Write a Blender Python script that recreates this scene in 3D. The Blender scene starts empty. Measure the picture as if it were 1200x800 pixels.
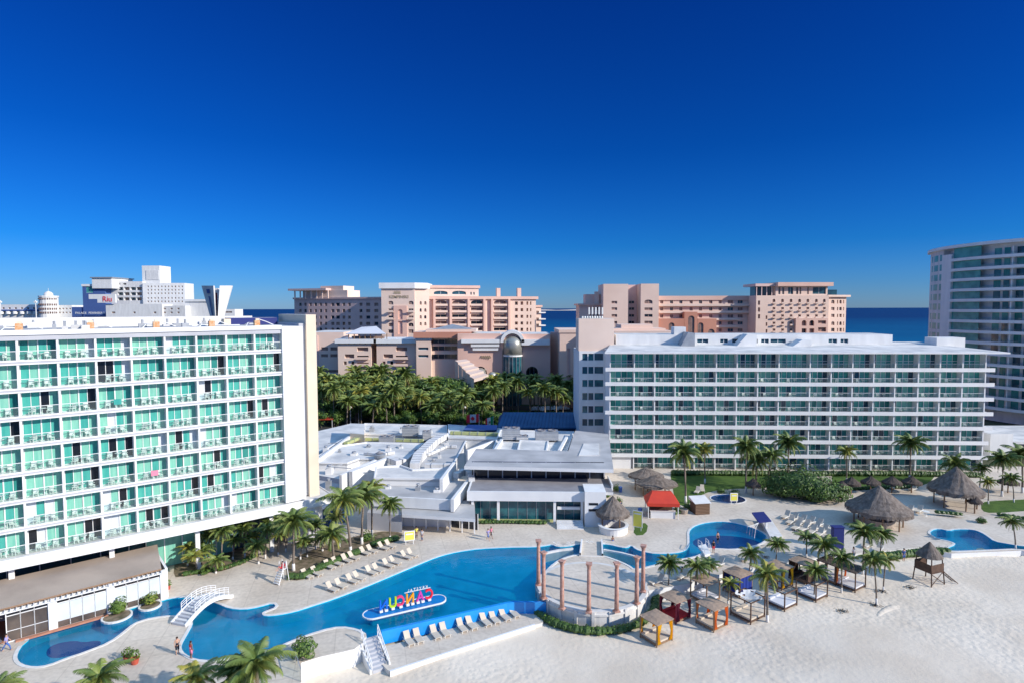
import bpy, math, random
from mathutils import Vector, Matrix
from mathutils.geometry import tessellate_polygon
R = random.Random(11)
scene = bpy.context.scene
COL = scene.collection
rad = math.radians
# ------------------------------------------------------------------ camera model
F, CX, CY, H = 690.0, 600.0, 400.0, 33.0
PIT = math.atan(38.5 / F); RL = 0.0024
_f = Vector((0, math.cos(PIT), -math.sin(PIT)))
_u = Vector((0, math.sin(PIT), math.cos(PIT)))
_r = Vector((1, 0, 0))
RT = (_r - RL * _u).normalized(); UP = (_u + RL * _r).normalized()
CAM = Vector((0, 0, H))
def ray(px, py):
    return _f + RT * ((px - CX) / F) + UP * ((CY - py) / F)
def P(px, py, z=0.0):                  # photo pixel -> point of the horizontal plane z
    d = ray(px, py); s = (z - H) / d.z
    return CAM + d * s
def Q(px, py, Y):                      # photo pixel -> point at distance Y
    d = ray(px, py); return CAM + d * (Y / d.y)
def hit(px, py, O, a):                 # photo pixel -> (u, z) on a vertical facade
    d = ray(px, py); n = Vector((math.sin(a), -math.cos(a), 0))
    s = n.dot(Vector((O[0], O[1], 0)) - CAM) / n.dot(d)
    p = CAM + d * s
    return (p.x - O[0]) * math.cos(a) + (p.y - O[1]) * math.sin(a), p.z
def sst(x, a, b):
    t = min(1, max(0, (x - a) / (b - a))); return t * t * (3 - 2 * t)
def sandz(x, y):
    z = -1.75 + 1.05 * sst(x, 10, 36)
    z += 0.07 * math.sin(x * .31 + y * .17) + 0.06 * math.sin(y * .43 - x * .11)
    z -= 2.6 * sst(-y, -30, 20)
    return z + (-0.1 - z) * sst(y, 112, 121)
def PS(px, py):                        # pixel -> point on the sand
    z = -1.2
    for _ in range(6):
        p = P(px, py, z); z = sandz(p.x, p.y)
    return P(px, py, z)
# ------------------------------------------------------------------ materials
MATS = {}
def mat(name, c, rough=.7, c2=None, sc=1.0, bump=0.0, bsc=None, spec=.3, metal=0, det=4, emit=None, dist=.05, lo=.35, hi=.65, stretch=None):
    m = bpy.data.materials.new(name); m.use_nodes = True; nt = m.node_tree; N = nt.nodes; L = nt.links
    b = N['Principled BSDF']; b.inputs['Roughness'].default_value = rough
    b.inputs['Specular IOR Level'].default_value = spec; b.inputs['Metallic'].default_value = metal
    b.inputs['Base Color'].default_value = (*c, 1)
    if c2 is not None or bump:
        geo = N.new('ShaderNodeNewGeometry'); vec = geo.outputs['Position']
        if stretch:
            mp = N.new('ShaderNodeMapping'); mp.inputs['Scale'].default_value = stretch
            L.new(vec, mp.inputs['Vector']); vec = mp.outputs['Vector']
    if c2 is not None:
        n = N.new('ShaderNodeTexNoise'); n.inputs['Scale'].default_value = sc; n.inputs['Detail'].default_value = det
        L.new(vec, n.inputs['Vector'])
        r = N.new('ShaderNodeValToRGB'); r.color_ramp.elements[0].position = lo; r.color_ramp.elements[1].position = hi
        r.color_ramp.elements[0].color = (*c, 1); r.color_ramp.elements[1].color = (*c2, 1)
        L.new(n.outputs['Fac'], r.inputs['Fac']); L.new(r.outputs['Color'], b.inputs['Base Color'])
    if bump:
        n2 = N.new('ShaderNodeTexNoise'); n2.inputs['Scale'].default_value = bsc or sc * 3; n2.inputs['Detail'].default_value = 3
        L.new(vec, n2.inputs['Vector'])
        bp = N.new('ShaderNodeBump'); bp.inputs['Strength'].default_value = bump; bp.inputs['Distance'].default_value = dist
        L.new(n2.outputs['Fac'], bp.inputs['Height']); L.new(bp.outputs['Normal'], b.inputs['Normal'])
    MATS[name] = m; return m
W = mat('white_stucco', (.80, .80, .78), .75, (.70, .70, .685), .5, .15, 6, det=8, stretch=(1, 1, .22))
mat('white_wall2', (.74, .735, .72), .8, (.61, .61, .60), .6, det=8, stretch=(1, 1, .3))
mat('white_paint', (.82, .82, .80), .5, (.75, .75, .74), .4, det=7)
mat('white_plastic', (.80, .79, .74), .45)
mat('cream_sling', (.62, .54, .43), .7, (.56, .48, .38), 1.5)
mat('glass_smoke', (.07, .06, .055), .2, (.14, .11, .09), .6, spec=.5)
mat('cream_wall', (.78, .66, .50), .8, (.70, .59, .45), .3)
mat('grey_side', (.50, .51, .54), .8, (.44, .45, .48), .4)
mat('roof_white', (.75, .73, .69), .8, (.50, .50, .49), .28, .15, 4, det=8)
mat('roof_grey', (.50, .495, .49), .85, (.36, .36, .36), .25, .15, 5, det=8)
mat('roof_dark', (.30, .29, .30), .85, (.24, .23, .24), .5, .1, 5)
mat('roof_brown', (.42, .35, .29), .9, (.33, .275, .23), .45, .3, 7, stretch=(.5, .5, 1))
mat('canvas_tan', (.40, .29, .21), .85, (.33, .24, .175), 1.5)
mat('grey_metal', (.42, .44, .46), .45, (.34, .36, .38), 1.2, metal=.4)
mat('blue_roof', (.012, .075, .18), .5, (.02, .10, .22), .4)
mat('blue_wall', (.015, .05, .13), .7)
mat('navy', (.02, .03, .16), .6)
mat('terracotta', (.50, .24, .15), .8, (.42, .19, .12), 1.5)
mat('tile_red', (.42, .10, .05), .8)
mat('wood_dark', (.085, .05, .035), .7, (.13, .075, .05), 3)
mat('wood_mid', (.30, .19, .12), .7, (.24, .15, .09), 3)
mat('thatch', (.24, .20, .17), 1, (.13, .105, .088), 2.2, .9, 9, dist=.12, stretch=(1, 1, .4))
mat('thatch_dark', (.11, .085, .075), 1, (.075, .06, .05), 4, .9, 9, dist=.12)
mat('stone_pink', (.42, .22, .165), .75, (.54, .33, .265), 3.0, .15, 12)
mat('stone_rough', (.50, .42, .34), .9, (.30, .25, .2), 4, .6, 8)
mat('pink', (.80, .53, .43), .85, (.73, .47, .375), .12, det=8)
mat('pink_light', (.82, .62, .51), .85, (.76, .56, .455), .12, det=8)
mat('pink_beige', (.82, .65, .54), .85, (.76, .59, .48), .12, det=8)
mat('pink_deep', (.62, .29, .20), .85, (.56, .25, .17), .12)
mat('mauve', (.76, .54, .48), .85, (.70, .49, .435), .12)
mat('glass_dark', (.015, .022, .035), .08, spec=.6)
mat('glass_brown', (.19, .13, .11), .25, (.30, .21, .17), .6, spec=.5)
mat('glass_blue', (.02, .055, .09), .1, (.03, .10, .13), .4, spec=.6)
mat('glass_teal', (.10, .40, .36), .3, (.05, .26, .25), .5, spec=.35)
mat('glass_teal_b', (.03, .16, .18), .1, (.012, .06, .09), .7, spec=.6)
mat('curtain_pale', (.24, .55, .43), .3, (.16, .47, .37), .9, stretch=(3, 3, .3), spec=.5)
mat('curtain_mid', (.05, .34, .29), .25, (.08, .42, .35), .9, stretch=(3, 3, .3), spec=.5)
mat('curtain_deep', (.02, .19, .17), .2, (.04, .27, .23), .9, stretch=(3, 3, .3), spec=.5)
mat('curtain_white', (.60, .64, .68), .5)
mat('shadow_glass', (.012, .014, .02), .15, spec=.5)
mat('screen_white', (.66, .72, .75), .5, (.60, .67, .70), .8)
mat('orange_paint', (.60, .27, .10), .7, (.62, .44, .28), 4)
mat('yellow_cloth', (.85, .50, .02), .8)
mat('orange_cloth', (.78, .24, .05), .8)
mat('red_cloth', (.62, .035, .035), .8)
mat('maroon_cloth', (.16, .02, .04), .8)
mat('blue_cloth', (.015, .04, .24), .8)
mat('white_cloth', (.66, .66, .68), .85)
mat('sign_yellow', (.80, .74, .12), .6)
mat('trunk', (.25, .20, .16), .9, (.16, .13, .10), 3, .5, 6, stretch=(.4, .4, 4))
mat('bark_white', (.72, .70, .66), .9)
mat('frond', (.15, .21, .04), .5, (.23, .27, .07), 1.2, spec=.35)
mat('frond_dark', (.085, .14, .032), .5, (.13, .185, .045), 1.2, spec=.35)
mat('frond_yellow', (.34, .30, .05), .6, (.22, .25, .05), 1.0)
mat('frond_dead', (.26, .18, .10), .9)
mat('coconut', (.20, .17, .05), .6)
mat('leaf', (.07, .145, .022), .5, (.14, .22, .04), 1.1, spec=.35)
mat('leaf_dark', (.032, .075, .018), .5, (.07, .125, .028), 1.0, spec=.35)
mat('leaf_lime', (.14, .21, .03), .5, (.08, .14, .025), 1.5)
mat('soil', (.26, .20, .14), 1, (.10, .09, .05), 1.2, .5, 4)
mat('grass', (.085, .15, .025), .9, (.055, .11, .02), .8, .6, 8, dist=.1)
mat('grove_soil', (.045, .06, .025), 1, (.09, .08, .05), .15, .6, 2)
mat('asphalt', (.06, .06, .063), .9, (.05, .05, .052), 1)
mat('skin', (.55, .32, .22), .6); mat('skin_dark', (.28, .15, .10), .6)
mat('hair', (.03, .02, .015), .8)
mat('cloth_blue', (.08, .16, .42), .8); mat('cloth_black', (.02, .02, .03), .8); mat('cloth_red', (.6, .04, .05), .8)
mat('cloth_lilac', (.38, .34, .62), .8); mat('cloth_pink', (.75, .25, .35), .8)
mat('l_blue', (.01, .14, .62), .4); mat('l_lime', (.46, .66, .02), .4); mat('l_pink', (.80, .06, .16), .4)
mat('l_orange', (.88, .36, .02), .4); mat('l_magenta', (.62, .06, .36), .4); mat('l_red', (.80, .03, .05), .4)
mat('dome_metal', (.42, .42, .38), .35, (.34, .34, .31), .5, metal=.5)
mat('sign_gold', (.42, .34, .22), .5)
mat('car_white', (.75, .75, .76), .25, spec=.6); mat('car_grey', (.25, .26, .28), .25, spec=.6); mat('car_blue', (.05, .09, .2), .25, spec=.6)
mat('rubber', (.02, .02, .02), .8); mat('sign_red', (.75, .03, .05), .5); mat('flag_green', (.0, .25, .10), .7)
mat('tile_blue', (.0, .42, .62), .5, (.008, .50, .72), .5, det=8)
mat('tile_deepest', (.0, .10, .33), .5, (.0, .085, .30), .3)
mat('tile_deep', (.0, .135, .36), .5, (.0, .10, .30), .3)
mat('tile_over', (.012, .26, .70), .25, (.015, .31, .76), .6, spec=.6)
mat('coping', (.74, .72, .68), .7, (.64, .62, .58), 1.5)
mat('steel', (.65, .66, .68), .3, metal=.8)

def pave():
    m = mat('deck_paving', (.60, .55, .49), .85); nt = m.node_tree; N = nt.nodes; L = nt.links; b = N['Principled BSDF']
    g = N.new('ShaderNodeNewGeometry')
    n1 = N.new('ShaderNodeTexNoise'); n1.inputs['Scale'].default_value = .16; n1.inputs['Detail'].default_value = 6
    n2 = N.new('ShaderNodeTexNoise'); n2.inputs['Scale'].default_value = 2.2; n2.inputs['Detail'].default_value = 5
    for n in (n1, n2): L.new(g.outputs['Position'], n.inputs['Vector'])
    r1 = N.new('ShaderNodeValToRGB'); r1.color_ramp.elements[0].color = (.58, .50, .41, 1); r1.color_ramp.elements[1].color = (.70, .62, .52, 1)
    r1.color_ramp.elements[0].position = .36; r1.color_ramp.elements[1].position = .62
    L.new(n1.outputs['Fac'], r1.inputs['Fac'])
    r2 = N.new('ShaderNodeValToRGB'); r2.color_ramp.elements[0].color = (.84, .84, .84, 1); r2.color_ramp.elements[1].color = (1, 1, 1, 1)
    r2.color_ramp.elements[0].position = .3; r2.color_ramp.elements[1].position = .6
    L.new(n2.outputs['Fac'], r2.inputs['Fac'])
    mp = N.new('ShaderNodeMapping'); mp.inputs['Rotation'].default_value = (0, 0, rad(-14)); L.new(g.outputs['Position'], mp.inputs['Vector'])
    br = N.new('ShaderNodeTexBrick'); br.offset = 0; br.inputs['Scale'].default_value = 1
    br.inputs['Brick Width'].default_value = 3.4; br.inputs['Row Height'].default_value = 3.4; br.inputs['Mortar Size'].default_value = .07
    br.inputs['Mortar Smooth'].default_value = .6
    br.inputs['Color1'].default_value = (1, 1, 1, 1); br.inputs['Color2'].default_value = (.965, .96, .955, 1); br.inputs['Mortar'].default_value = (.85, .84, .83, 1)
    L.new(mp.outputs['Vector'], br.inputs['Vector'])
    a = N.new('ShaderNodeMix'); a.data_type = 'RGBA'; a.blend_type = 'MULTIPLY'; a.inputs['Factor'].default_value = 1
    L.new(r1.outputs['Color'], a.inputs['A']); L.new(r2.outputs['Color'], a.inputs['B'])
    c = N.new('ShaderNodeMix'); c.data_type = 'RGBA'; c.blend_type = 'MULTIPLY'; c.inputs['Factor'].default_value = 1
    L.new(a.outputs['Result'], c.inputs['A']); L.new(br.outputs['Color'], c.inputs['B'])
    L.new(c.outputs['Result'], b.inputs['Base Color'])
pave()
def sand():
    m = mat('sand', (.7, .66, .6), 1, spec=.1); nt = m.node_tree; N = nt.nodes; L = nt.links; b = N['Principled BSDF']
    g = N.new('ShaderNodeNewGeometry')
    n1 = N.new('ShaderNodeTexNoise'); n1.inputs['Scale'].default_value = .12; n1.inputs['Detail'].default_value = 7
    L.new(g.outputs['Position'], n1.inputs['Vector'])
    r1 = N.new('ShaderNodeValToRGB'); r1.color_ramp.elements[0].color = (.66, .565, .45, 1); r1.color_ramp.elements[1].color = (.77, .68, .56, 1)
    r1.color_ramp.elements[0].position = .36; r1.color_ramp.elements[1].position = .62
    L.new(n1.outputs['Fac'], r1.inputs['Fac']); L.new(r1.outputs['Color'], b.inputs['Base Color'])
    v = N.new('ShaderNodeTexVoronoi'); v.feature = 'SMOOTH_F1'; v.inputs['Scale'].default_value = 1.9; v.inputs['Randomness'].default_value = 1
    L.new(g.outputs['Position'], v.inputs['Vector'])
    n2 = N.new('ShaderNodeTexNoise'); n2.inputs['Scale'].default_value = 2.4; n2.inputs['Detail'].default_value = 7; n2.inputs['Roughness'].default_value = .7
    L.new(g.outputs['Position'], n2.inputs['Vector'])
    n3 = N.new('ShaderNodeTexNoise'); n3.inputs['Scale'].default_value = .07; n3.inputs['Detail'].default_value = 4
    L.new(g.outputs['Position'], n3.inputs['Vector'])
    rr = N.new('ShaderNodeValToRGB'); rr.color_ramp.elements[0].position = .42; rr.color_ramp.elements[1].position = .58
    rr.color_ramp.elements[0].color = (.25, .25, .25, 1); L.new(n3.outputs['Fac'], rr.inputs['Fac'])
    ml = N.new('ShaderNodeMath'); ml.operation = 'MULTIPLY'; L.new(v.outputs['Distance'], ml.inputs[0]); L.new(rr.outputs['Color'], ml.inputs[1])
    ad = N.new('ShaderNodeMath'); ad.operation = 'MULTIPLY_ADD'; L.new(n2.outputs['Fac'], ad.inputs[0]); ad.inputs[1].default_value = .55; L.new(ml.outputs[0], ad.inputs[2])
    bp = N.new('ShaderNodeBump'); bp.inputs['Strength'].default_value = .7; bp.inputs['Distance'].default_value = .10
    L.new(ad.outputs[0], bp.inputs['Height']); L.new(bp.outputs['Normal'], b.inputs['Normal'])
sand()
def water(name, tint, glossf=.9, rough=.03, wsc=1.8, ws=.3):
    m = bpy.data.materials.new(name); m.use_nodes = True; nt = m.node_tree; N = nt.nodes; L = nt.links
    N.remove(N['Principled BSDF']); out = N['Material Output']
    t = N.new('ShaderNodeBsdfTransparent'); t.inputs['Color'].default_value = (*tint, 1)
    gl = N.new('ShaderNodeBsdfGlossy'); gl.inputs['Roughness'].default_value = rough
    fr = N.new('ShaderNodeFresnel'); fr.inputs['IOR'].default_value = 1.33
    no = N.new('ShaderNodeTexNoise'); no.inputs['Scale'].default_value = wsc; no.inputs['Detail'].default_value = 3
    g = N.new('ShaderNodeNewGeometry'); L.new(g.outputs['Position'], no.inputs['Vector'])
    bp = N.new('ShaderNodeBump'); bp.inputs['Strength'].default_value = ws; bp.inputs['Distance'].default_value = .1
    L.new(no.outputs['Fac'], bp.inputs['Height']); L.new(bp.outputs['Normal'], gl.inputs['Normal']); L.new(bp.outputs['Normal'], fr.inputs['Normal'])
    mu = N.new('ShaderNodeMath'); mu.operation = 'MULTIPLY'; mu.inputs[1].default_value = glossf; L.new(fr.outputs[0], mu.inputs[0])
    mx = N.new('ShaderNodeMixShader'); L.new(mu.outputs[0], mx.inputs[0]); L.new(t.outputs[0], mx.inputs[1]); L.new(gl.outputs[0], mx.inputs[2])
    L.new(mx.outputs[0], out.inputs['Surface']); MATS[name] = m
water('pool_water', (.80, .965, .99), .75); water('rail_glass', (.90, .96, .95), .5, .05, .2, 0)
def railmat():
    nt = MATS['rail_glass'].node_tree; N = nt.nodes; L = nt.links; out = N['Material Output']; old = out.inputs['Surface'].links[0].from_socket
    d = N.new('ShaderNodeBsdfDiffuse'); d.inputs['Color'].default_value = (.75, .84, .82, 1); m2 = N.new('ShaderNodeMixShader'); m2.inputs[0].default_value = .035
    L.new(old, m2.inputs[1]); L.new(d.outputs[0], m2.inputs[2]); L.new(m2.outputs[0], out.inputs['Surface'])
railmat()
def seamat():
    m = mat('sea_water', (.0, .06, .2), .5, spec=.12); nt = m.node_tree; N = nt.nodes; L = nt.links; b = N['Principled BSDF']
    g = N.new('ShaderNodeNewGeometry'); sx = N.new('ShaderNodeSeparateXYZ'); L.new(g.outputs['Position'], sx.inputs[0])
    mr = N.new('ShaderNodeMapRange'); mr.inputs['From Min'].default_value = 450; mr.inputs['From Max'].default_value = 2200
    L.new(sx.outputs['Y'], mr.inputs['Value'])
    n = N.new('ShaderNodeTexNoise'); n.inputs['Scale'].default_value = .006; n.inputs['Detail'].default_value = 8; L.new(g.outputs['Position'], n.inputs['Vector'])
    ad = N.new('ShaderNodeMath'); ad.operation = 'MULTIPLY_ADD'; ad.inputs[1].default_value = .5; L.new(n.outputs['Fac'], ad.inputs[0]); L.new(mr.outputs[0], ad.inputs[2])
    sb = N.new('ShaderNodeMath'); sb.operation = 'SUBTRACT'; L.new(ad.outputs[0], sb.inputs[0]); sb.inputs[1].default_value = .25
    r = N.new('ShaderNodeValToRGB'); r.color_ramp.elements[0].color = (.0, .10, .22, 1); r.color_ramp.elements[1].color = (.0, .028, .11, 1)
    L.new(sb.outputs[0], r.inputs['Fac']); L.new(r.outputs['Color'], b.inputs['Base Color'])
seamat()
# ------------------------------------------------------------------ mesh builder
class MB:
    def __init__(s): s.v = []; s.f = []; s.m = []; s.mats = []; s.M = None; s.smooth = False
    def mi(s, name):
        if name not in s.mats: s.mats.append(name)
        return s.mats.index(name)
    def V(s, p):
        p = Vector(p)
        if s.M: p = s.M @ p
        s.v.append(p); return len(s.v) - 1
    def face(s, pts, m):
        s.f.append([s.V(p) for p in pts]); s.m.append(s.mi(m))
    def fi(s, idx, m): s.f.append(list(idx)); s.m.append(s.mi(m))
    def box(s, a, b, m, top=None):
        x0, y0, z0 = a; x1, y1, z1 = b
        i = [s.V(p) for p in ((x0,y0,z0),(x1,y0,z0),(x1,y1,z0),(x0,y1,z0),(x0,y0,z1),(x1,y0,z1),(x1,y1,z1),(x0,y1,z1))]
        for k, q in enumerate(((0,3,2,1),(4,5,6,7),(0,1,5,4),(1,2,6,5),(2,3,7,6),(3,0,4,7))):
            s.fi([i[j] for j in q], top if (top and k == 1) else m)
    def cbox(s, c, d, m): s.box([c[k]-d[k]/2 for k in range(3)], [c[k]+d[k]/2 for k in range(3)], m)
    def prism(s, poly, z0, z1, m, top=None, bottom=True):
        n = len(poly); ar = sum(poly[i][0]*poly[(i+1)%n][1]-poly[(i+1)%n][0]*poly[i][1] for i in range(n))
        if ar < 0: poly = poly[::-1]
        zt = z1 if callable(z1) else (lambda p: z1)
        lo = [s.V((p[0], p[1], z0)) for p in poly]; hi = [s.V((p[0], p[1], zt(p))) for p in poly]
        tri = tessellate_polygon([[Vector((p[0], p[1], 0)) for p in poly]])
        for t in tri:
            a, b, c = [poly[k] for k in t]
            cr = (b[0]-a[0])*(c[1]-a[1])-(b[1]-a[1])*(c[0]-a[0])
            if cr < 0: t = t[::-1]
            s.fi([hi[k] for k in t], top or m)
            if bottom: s.fi([lo[k] for k in t[::-1]], m)
        for k in range(n): s.fi((lo[k], lo[(k+1)%n], hi[(k+1)%n], hi[k]), m)
    def ring(s, c, r, n, ax=None):
        pass
    def lathe(s, prof, n, m, c=(0,0,0), cap=True, sx=1, sy=1):
        rows = []
        for r, z in prof:
            rows.append([s.V((c[0]+r*sx*math.cos(2*math.pi*k/n), c[1]+r*sy*math.sin(2*math.pi*k/n), c[2]+z)) for k in range(n)])
        for a, b in zip(rows, rows[1:]):
            for k in range(n): s.fi((a[k], a[(k+1)%n], b[(k+1)%n], b[k]), m)
        if cap: s.fi(rows[0][::-1], m); s.fi(rows[-1], m)
    def tube(s, pts, r, m, n=6):
        pts = [Vector(p) for p in pts]; rs = r if isinstance(r, (list, tuple)) else [r]*len(pts); rows = []
        for i, p in enumerate(pts):
            d = (pts[min(i+1, len(pts)-1)] - pts[max(i-1, 0)]).normalized()
            a = d.cross(Vector((0,0,1)));
            if a.length < .05: a = d.cross(Vector((1,0,0)))
            a.normalize(); b = a.cross(d)
            rows.append([s.V(p + a*rs[i]*math.cos(2*math.pi*k/n) - b*rs[i]*math.sin(2*math.pi*k/n)) for k in range(n)])
        for x, y in zip(rows, rows[1:]):
            for k in range(n): s.fi((x[k], x[(k+1)%n], y[(k+1)%n], y[k]), m)
        s.fi(rows[0][::-1], m); s.fi(rows[-1], m)
    def ball(s, c, r, m, n=8, k=5, sz=1.0):
        prof = [(r*math.sin(math.pi*i/k) if 0 < i < k else r*.02, -r*sz*math.cos(math.pi*i/k)) for i in range(k+1)]
        s.lathe(prof, n, m, c, cap=True)
    def build(s, name, parent=None, off=(0,0,0), smooth=None):
        me = bpy.data.meshes.new(name); o = Vector(off)
        me.from_pydata([v - o for v in s.v], [], s.f)
        for k in s.mats: me.materials.append(MATS[k])
        me.polygons.foreach_set('material_index', s.m)
        if smooth or (smooth is None and s.smooth): me.polygons.foreach_set('use_smooth', [True]*len(me.polygons))
        me.update(); ob = bpy.data.objects.new(name, me); COL.objects.link(ob)
        if parent: ob.parent = parent
        else: ob.location = o
        return ob
def tag(o, label=None, cat=None, group=None, kind=None):
    if label: o['label'] = label
    if cat: o['category'] = cat
    if group: o['group'] = group
    if kind: o['kind'] = kind
    return o
def thing(name, label, cat, loc=(0,0,0), rz=0, group=None):
    o = bpy.data.objects.new(name, None); COL.objects.link(o); o.empty_display_size = .3
    o.location = loc; o.rotation_euler = (0, 0, rz); return tag(o, label, cat, group)
def dup(root, loc, rz=0, sc=1, label=None, group=None):
    r = root.copy(); COL.objects.link(r); r.location = loc; r.rotation_euler = (0, 0, rz); r.scale = (sc, sc, sc)
    if label: r['label'] = label
    if group: r['group'] = group
    for ch in list(root.children):
        c = ch.copy(); COL.objects.link(c); c.parent = r
        for g in list(ch.children):
            d = g.copy(); COL.objects.link(d); d.parent = c
    return r
class Pool:            # first use moves the prototype, later uses copy it
    def __init__(s, make): s.proto = make(); s.used = False
    def put(s, loc, rz=0, sc=1, label=None, group=None):
        if not s.used:
            s.used = True; o = s.proto; o.location = loc; o.rotation_euler = (0,0,rz); o.scale = (sc,sc,sc)
            if label: o['label'] = label
            if group: o['group'] = group
            return o
        return dup(s.proto, loc, rz, sc, label, group)
def one(mb, name, label, cat, off, group=None, smooth=None):
    return tag(mb.build(name, None, off, smooth), label, cat, group)
def frame(O, a): return Matrix.Translation(Vector((O[0], O[1], 0))) @ Matrix.Rotation(a, 4, 'Z')
def chaikin(p, closed=False, it=1):
    for _ in range(it):
        q = []; n = len(p)
        if not closed: q.append(p[0])
        for i in range(n if closed else n-1):
            a = p[i]; b = p[(i+1) % n]
            q.append((a[0]*.75+b[0]*.25, a[1]*.75+b[1]*.25)); q.append((a[0]*.25+b[0]*.75, a[1]*.25+b[1]*.75))
        if not closed: q.append(p[-1])
        p = q
    return p
def W2(pts, z=0.0): return [(P(x, y, z).x, P(x, y, z).y) for x, y in pts]
ORD = ['zeroth','first','second','third','fourth','fifth','sixth','seventh','eighth','ninth','tenth','eleventh','twelfth','thirteenth','fourteenth','fifteenth','sixteenth','seventeenth','eighteenth']

# holed facade: wall with real window openings
def holed(mb, u0, u1, z0, z1, holes, m, rec=.5, y=0.0, reveal=None):
    reveal = reveal or m
    us = sorted(set([u0, u1] + [h[0] for h in holes] + [h[2] for h in holes])); us = [u for u in us if u0 <= u <= u1]
    zs = sorted(set([z0, z1] + [h[1] for h in holes] + [h[3] for h in holes])); zs = [z for z in zs if z0 <= z <= z1]
    for j in range(len(zs)-1):
        zc = (zs[j]+zs[j+1])/2; run = None
        for i in range(len(us)-1):
            uc = (us[i]+us[i+1])/2
            inh = any(h[0] < uc < h[2] and h[1] < zc < h[3] for h in holes)
            if not inh and run is None: run = us[i]
            if inh and run is not None: mb.face(((run,y,zs[j]),(us[i],y,zs[j]),(us[i],y,zs[j+1]),(run,y,zs[j+1])), m); run = None
        if run is not None: mb.face(((run,y,zs[j]),(us[-1],y,zs[j]),(us[-1],y,zs[j+1]),(run,y,zs[j+1])), m)
    for h in holes:
        a, b, c, d = h[:4]; r = y + rec
        mb.face(((a,y,b),(a,y,d),(a,r,d),(a,r,b)), reveal); mb.face(((c,y,b),(c,r,b),(c,r,d),(c,y,d)), reveal)
        mb.face(((a,y,b),(a,r,b),(c,r,b),(c,y,b)), reveal); mb.face(((a,y,d),(c,y,d),(c,r,d),(a,r,d)), reveal)
        mb.face(((a,r,b),(c,r,b),(c,r,d),(a,r,d)), reveal)
        if len(h) > 4 and h[4]:
            w = (c-a)/2; hh = min(w, (d-b)*.45); n = 5; cx = (a+c)/2
            for s in (-1, 1):
                arc = [(cx+s*w*math.cos(math.pi/2*k/n), d-hh+hh*math.sin(math.pi/2*k/n)) for k in range(n+1)]
                corner = (cx+s*w, d)
                for k in range(n):
                    t = [(corner[0], y, corner[1]), (arc[k+1][0], y, arc[k+1][1]), (arc[k][0], y, arc[k][1])]
                    mb.face(t if s > 0 else t[::-1], m)
def windows(root, M, off, holes, glass, frame_m, rec=.5, y=0.0, name='window', bars=1, cap=100):
    big = sorted(range(len(holes)), key=lambda i: -(holes[i][2]-holes[i][0])*(holes[i][3]-holes[i][1]))
    for n, i in enumerate(big):
        a, b, c, d = holes[i][:4]
        g = glass[n % len(glass)] if isinstance(glass, list) else glass
        w = MB(); w.M = M; r = y + rec - .1
        w.box((a, r, b), (c, r+.06, d), g)
        t = min(.12, (c-a)*.08)
        for k in range(1, bars+1):
            u = a + (c-a)*k/(bars+1); w.box((u-t/2, r-.05, b), (u+t/2, r-.002, d), frame_m)
        w.box((a, r-.05, b+.001), (c, r-.003, b+t), frame_m)
        w.build(name, root, off)
def block(root, off, O, a, u0, u1, z0, z1, depth, holes, m, glass='glass_dark', fm='white_paint', rec=.5, roof='roof_white', cornice=None, part='wall', bars=1, par=.0, name='window'):
    M = frame(O, a); mb = MB(); mb.M = M
    holed(mb, u0, u1, z0, z1, holes, m, rec)
    mb.face(((u0,0,z0),(u0,0,z1),(u0,depth,z1),(u0,depth,z0)), m); mb.face(((u1,0,z0),(u1,depth,z0),(u1,depth,z1),(u1,0,z1)), m)
    mb.face(((u0,depth,z0),(u0,depth,z1),(u1,depth,z1),(u1,depth,z0)), m); mb.face(((u0,0,z1),(u1,0,z1),(u1,depth,z1),(u0,depth,z1)), roof)
    mb.build(part, root, off)
    if cornice:
        cm, ch, cp = cornice; c = MB(); c.M = M
        c.box((u0-cp, -cp, z1-ch*.5), (u1+cp, depth+cp, z1+ch*.5), cm, roof); c.build('cornice', root, off)
    if holes: windows(root, M, off, holes, glass, fm, rec, bars=bars, name=name)
mat('flank_blue', (.07, .13, .34), .8, (.06, .115, .31), .1)
mat('leaf_duct', (.50, .52, .22), .8, (.38, .42, .20), .8)
mat('pot_red', (.50, .10, .06), .7, (.42, .08, .05), 3)
mat('stage_wall', (.70, .68, .64), .8, (.58, .56, .53), .8, .1, 5)
mat('tile_island', (.005, .17, .48), .35, (.01, .22, .56), .5)
mat('tent_red', (.62, .06, .03), .7, (.54, .05, .03), .8)
# ------------------------------------------------------------------ camera, sky, sun
cd = bpy.data.cameras.new('camera'); cam = bpy.data.objects.new('camera', cd); COL.objects.link(cam)
cd.sensor_width = 36; cd.lens = 36 * F / 1200; cd.clip_end = 90000; cd.clip_start = .5
cam.matrix_world = Matrix(((RT.x, UP.x, -_f.x, CAM.x), (RT.y, UP.y, -_f.y, CAM.y), (RT.z, UP.z, -_f.z, CAM.z), (0, 0, 0, 1)))
scene.camera = cam
SUN = Vector((.903 * math.cos(rad(26)), -.429 * math.cos(rad(26)), math.sin(rad(26)))).normalized()
sl = bpy.data.lights.new('sun', 'SUN'); sl.energy = 4.2; sl.angle = rad(.5); sl.color = (1, .93, .84)
so = bpy.data.objects.new('sun', sl); COL.objects.link(so); so.rotation_euler = SUN.to_track_quat('Z', 'Y').to_euler()
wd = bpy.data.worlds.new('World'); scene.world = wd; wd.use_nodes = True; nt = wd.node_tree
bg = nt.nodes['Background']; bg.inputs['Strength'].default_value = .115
sk = nt.nodes.new('ShaderNodeTexSky'); sk.sky_type = 'NISHITA'; sk.sun_disc = False
sk.sun_elevation = rad(26); sk.sun_rotation = math.atan2(SUN.x, SUN.y); sk.altitude = 0; sk.air_density = 1.0; sk.dust_density = .2; sk.ozone_density = 4.0
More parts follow.
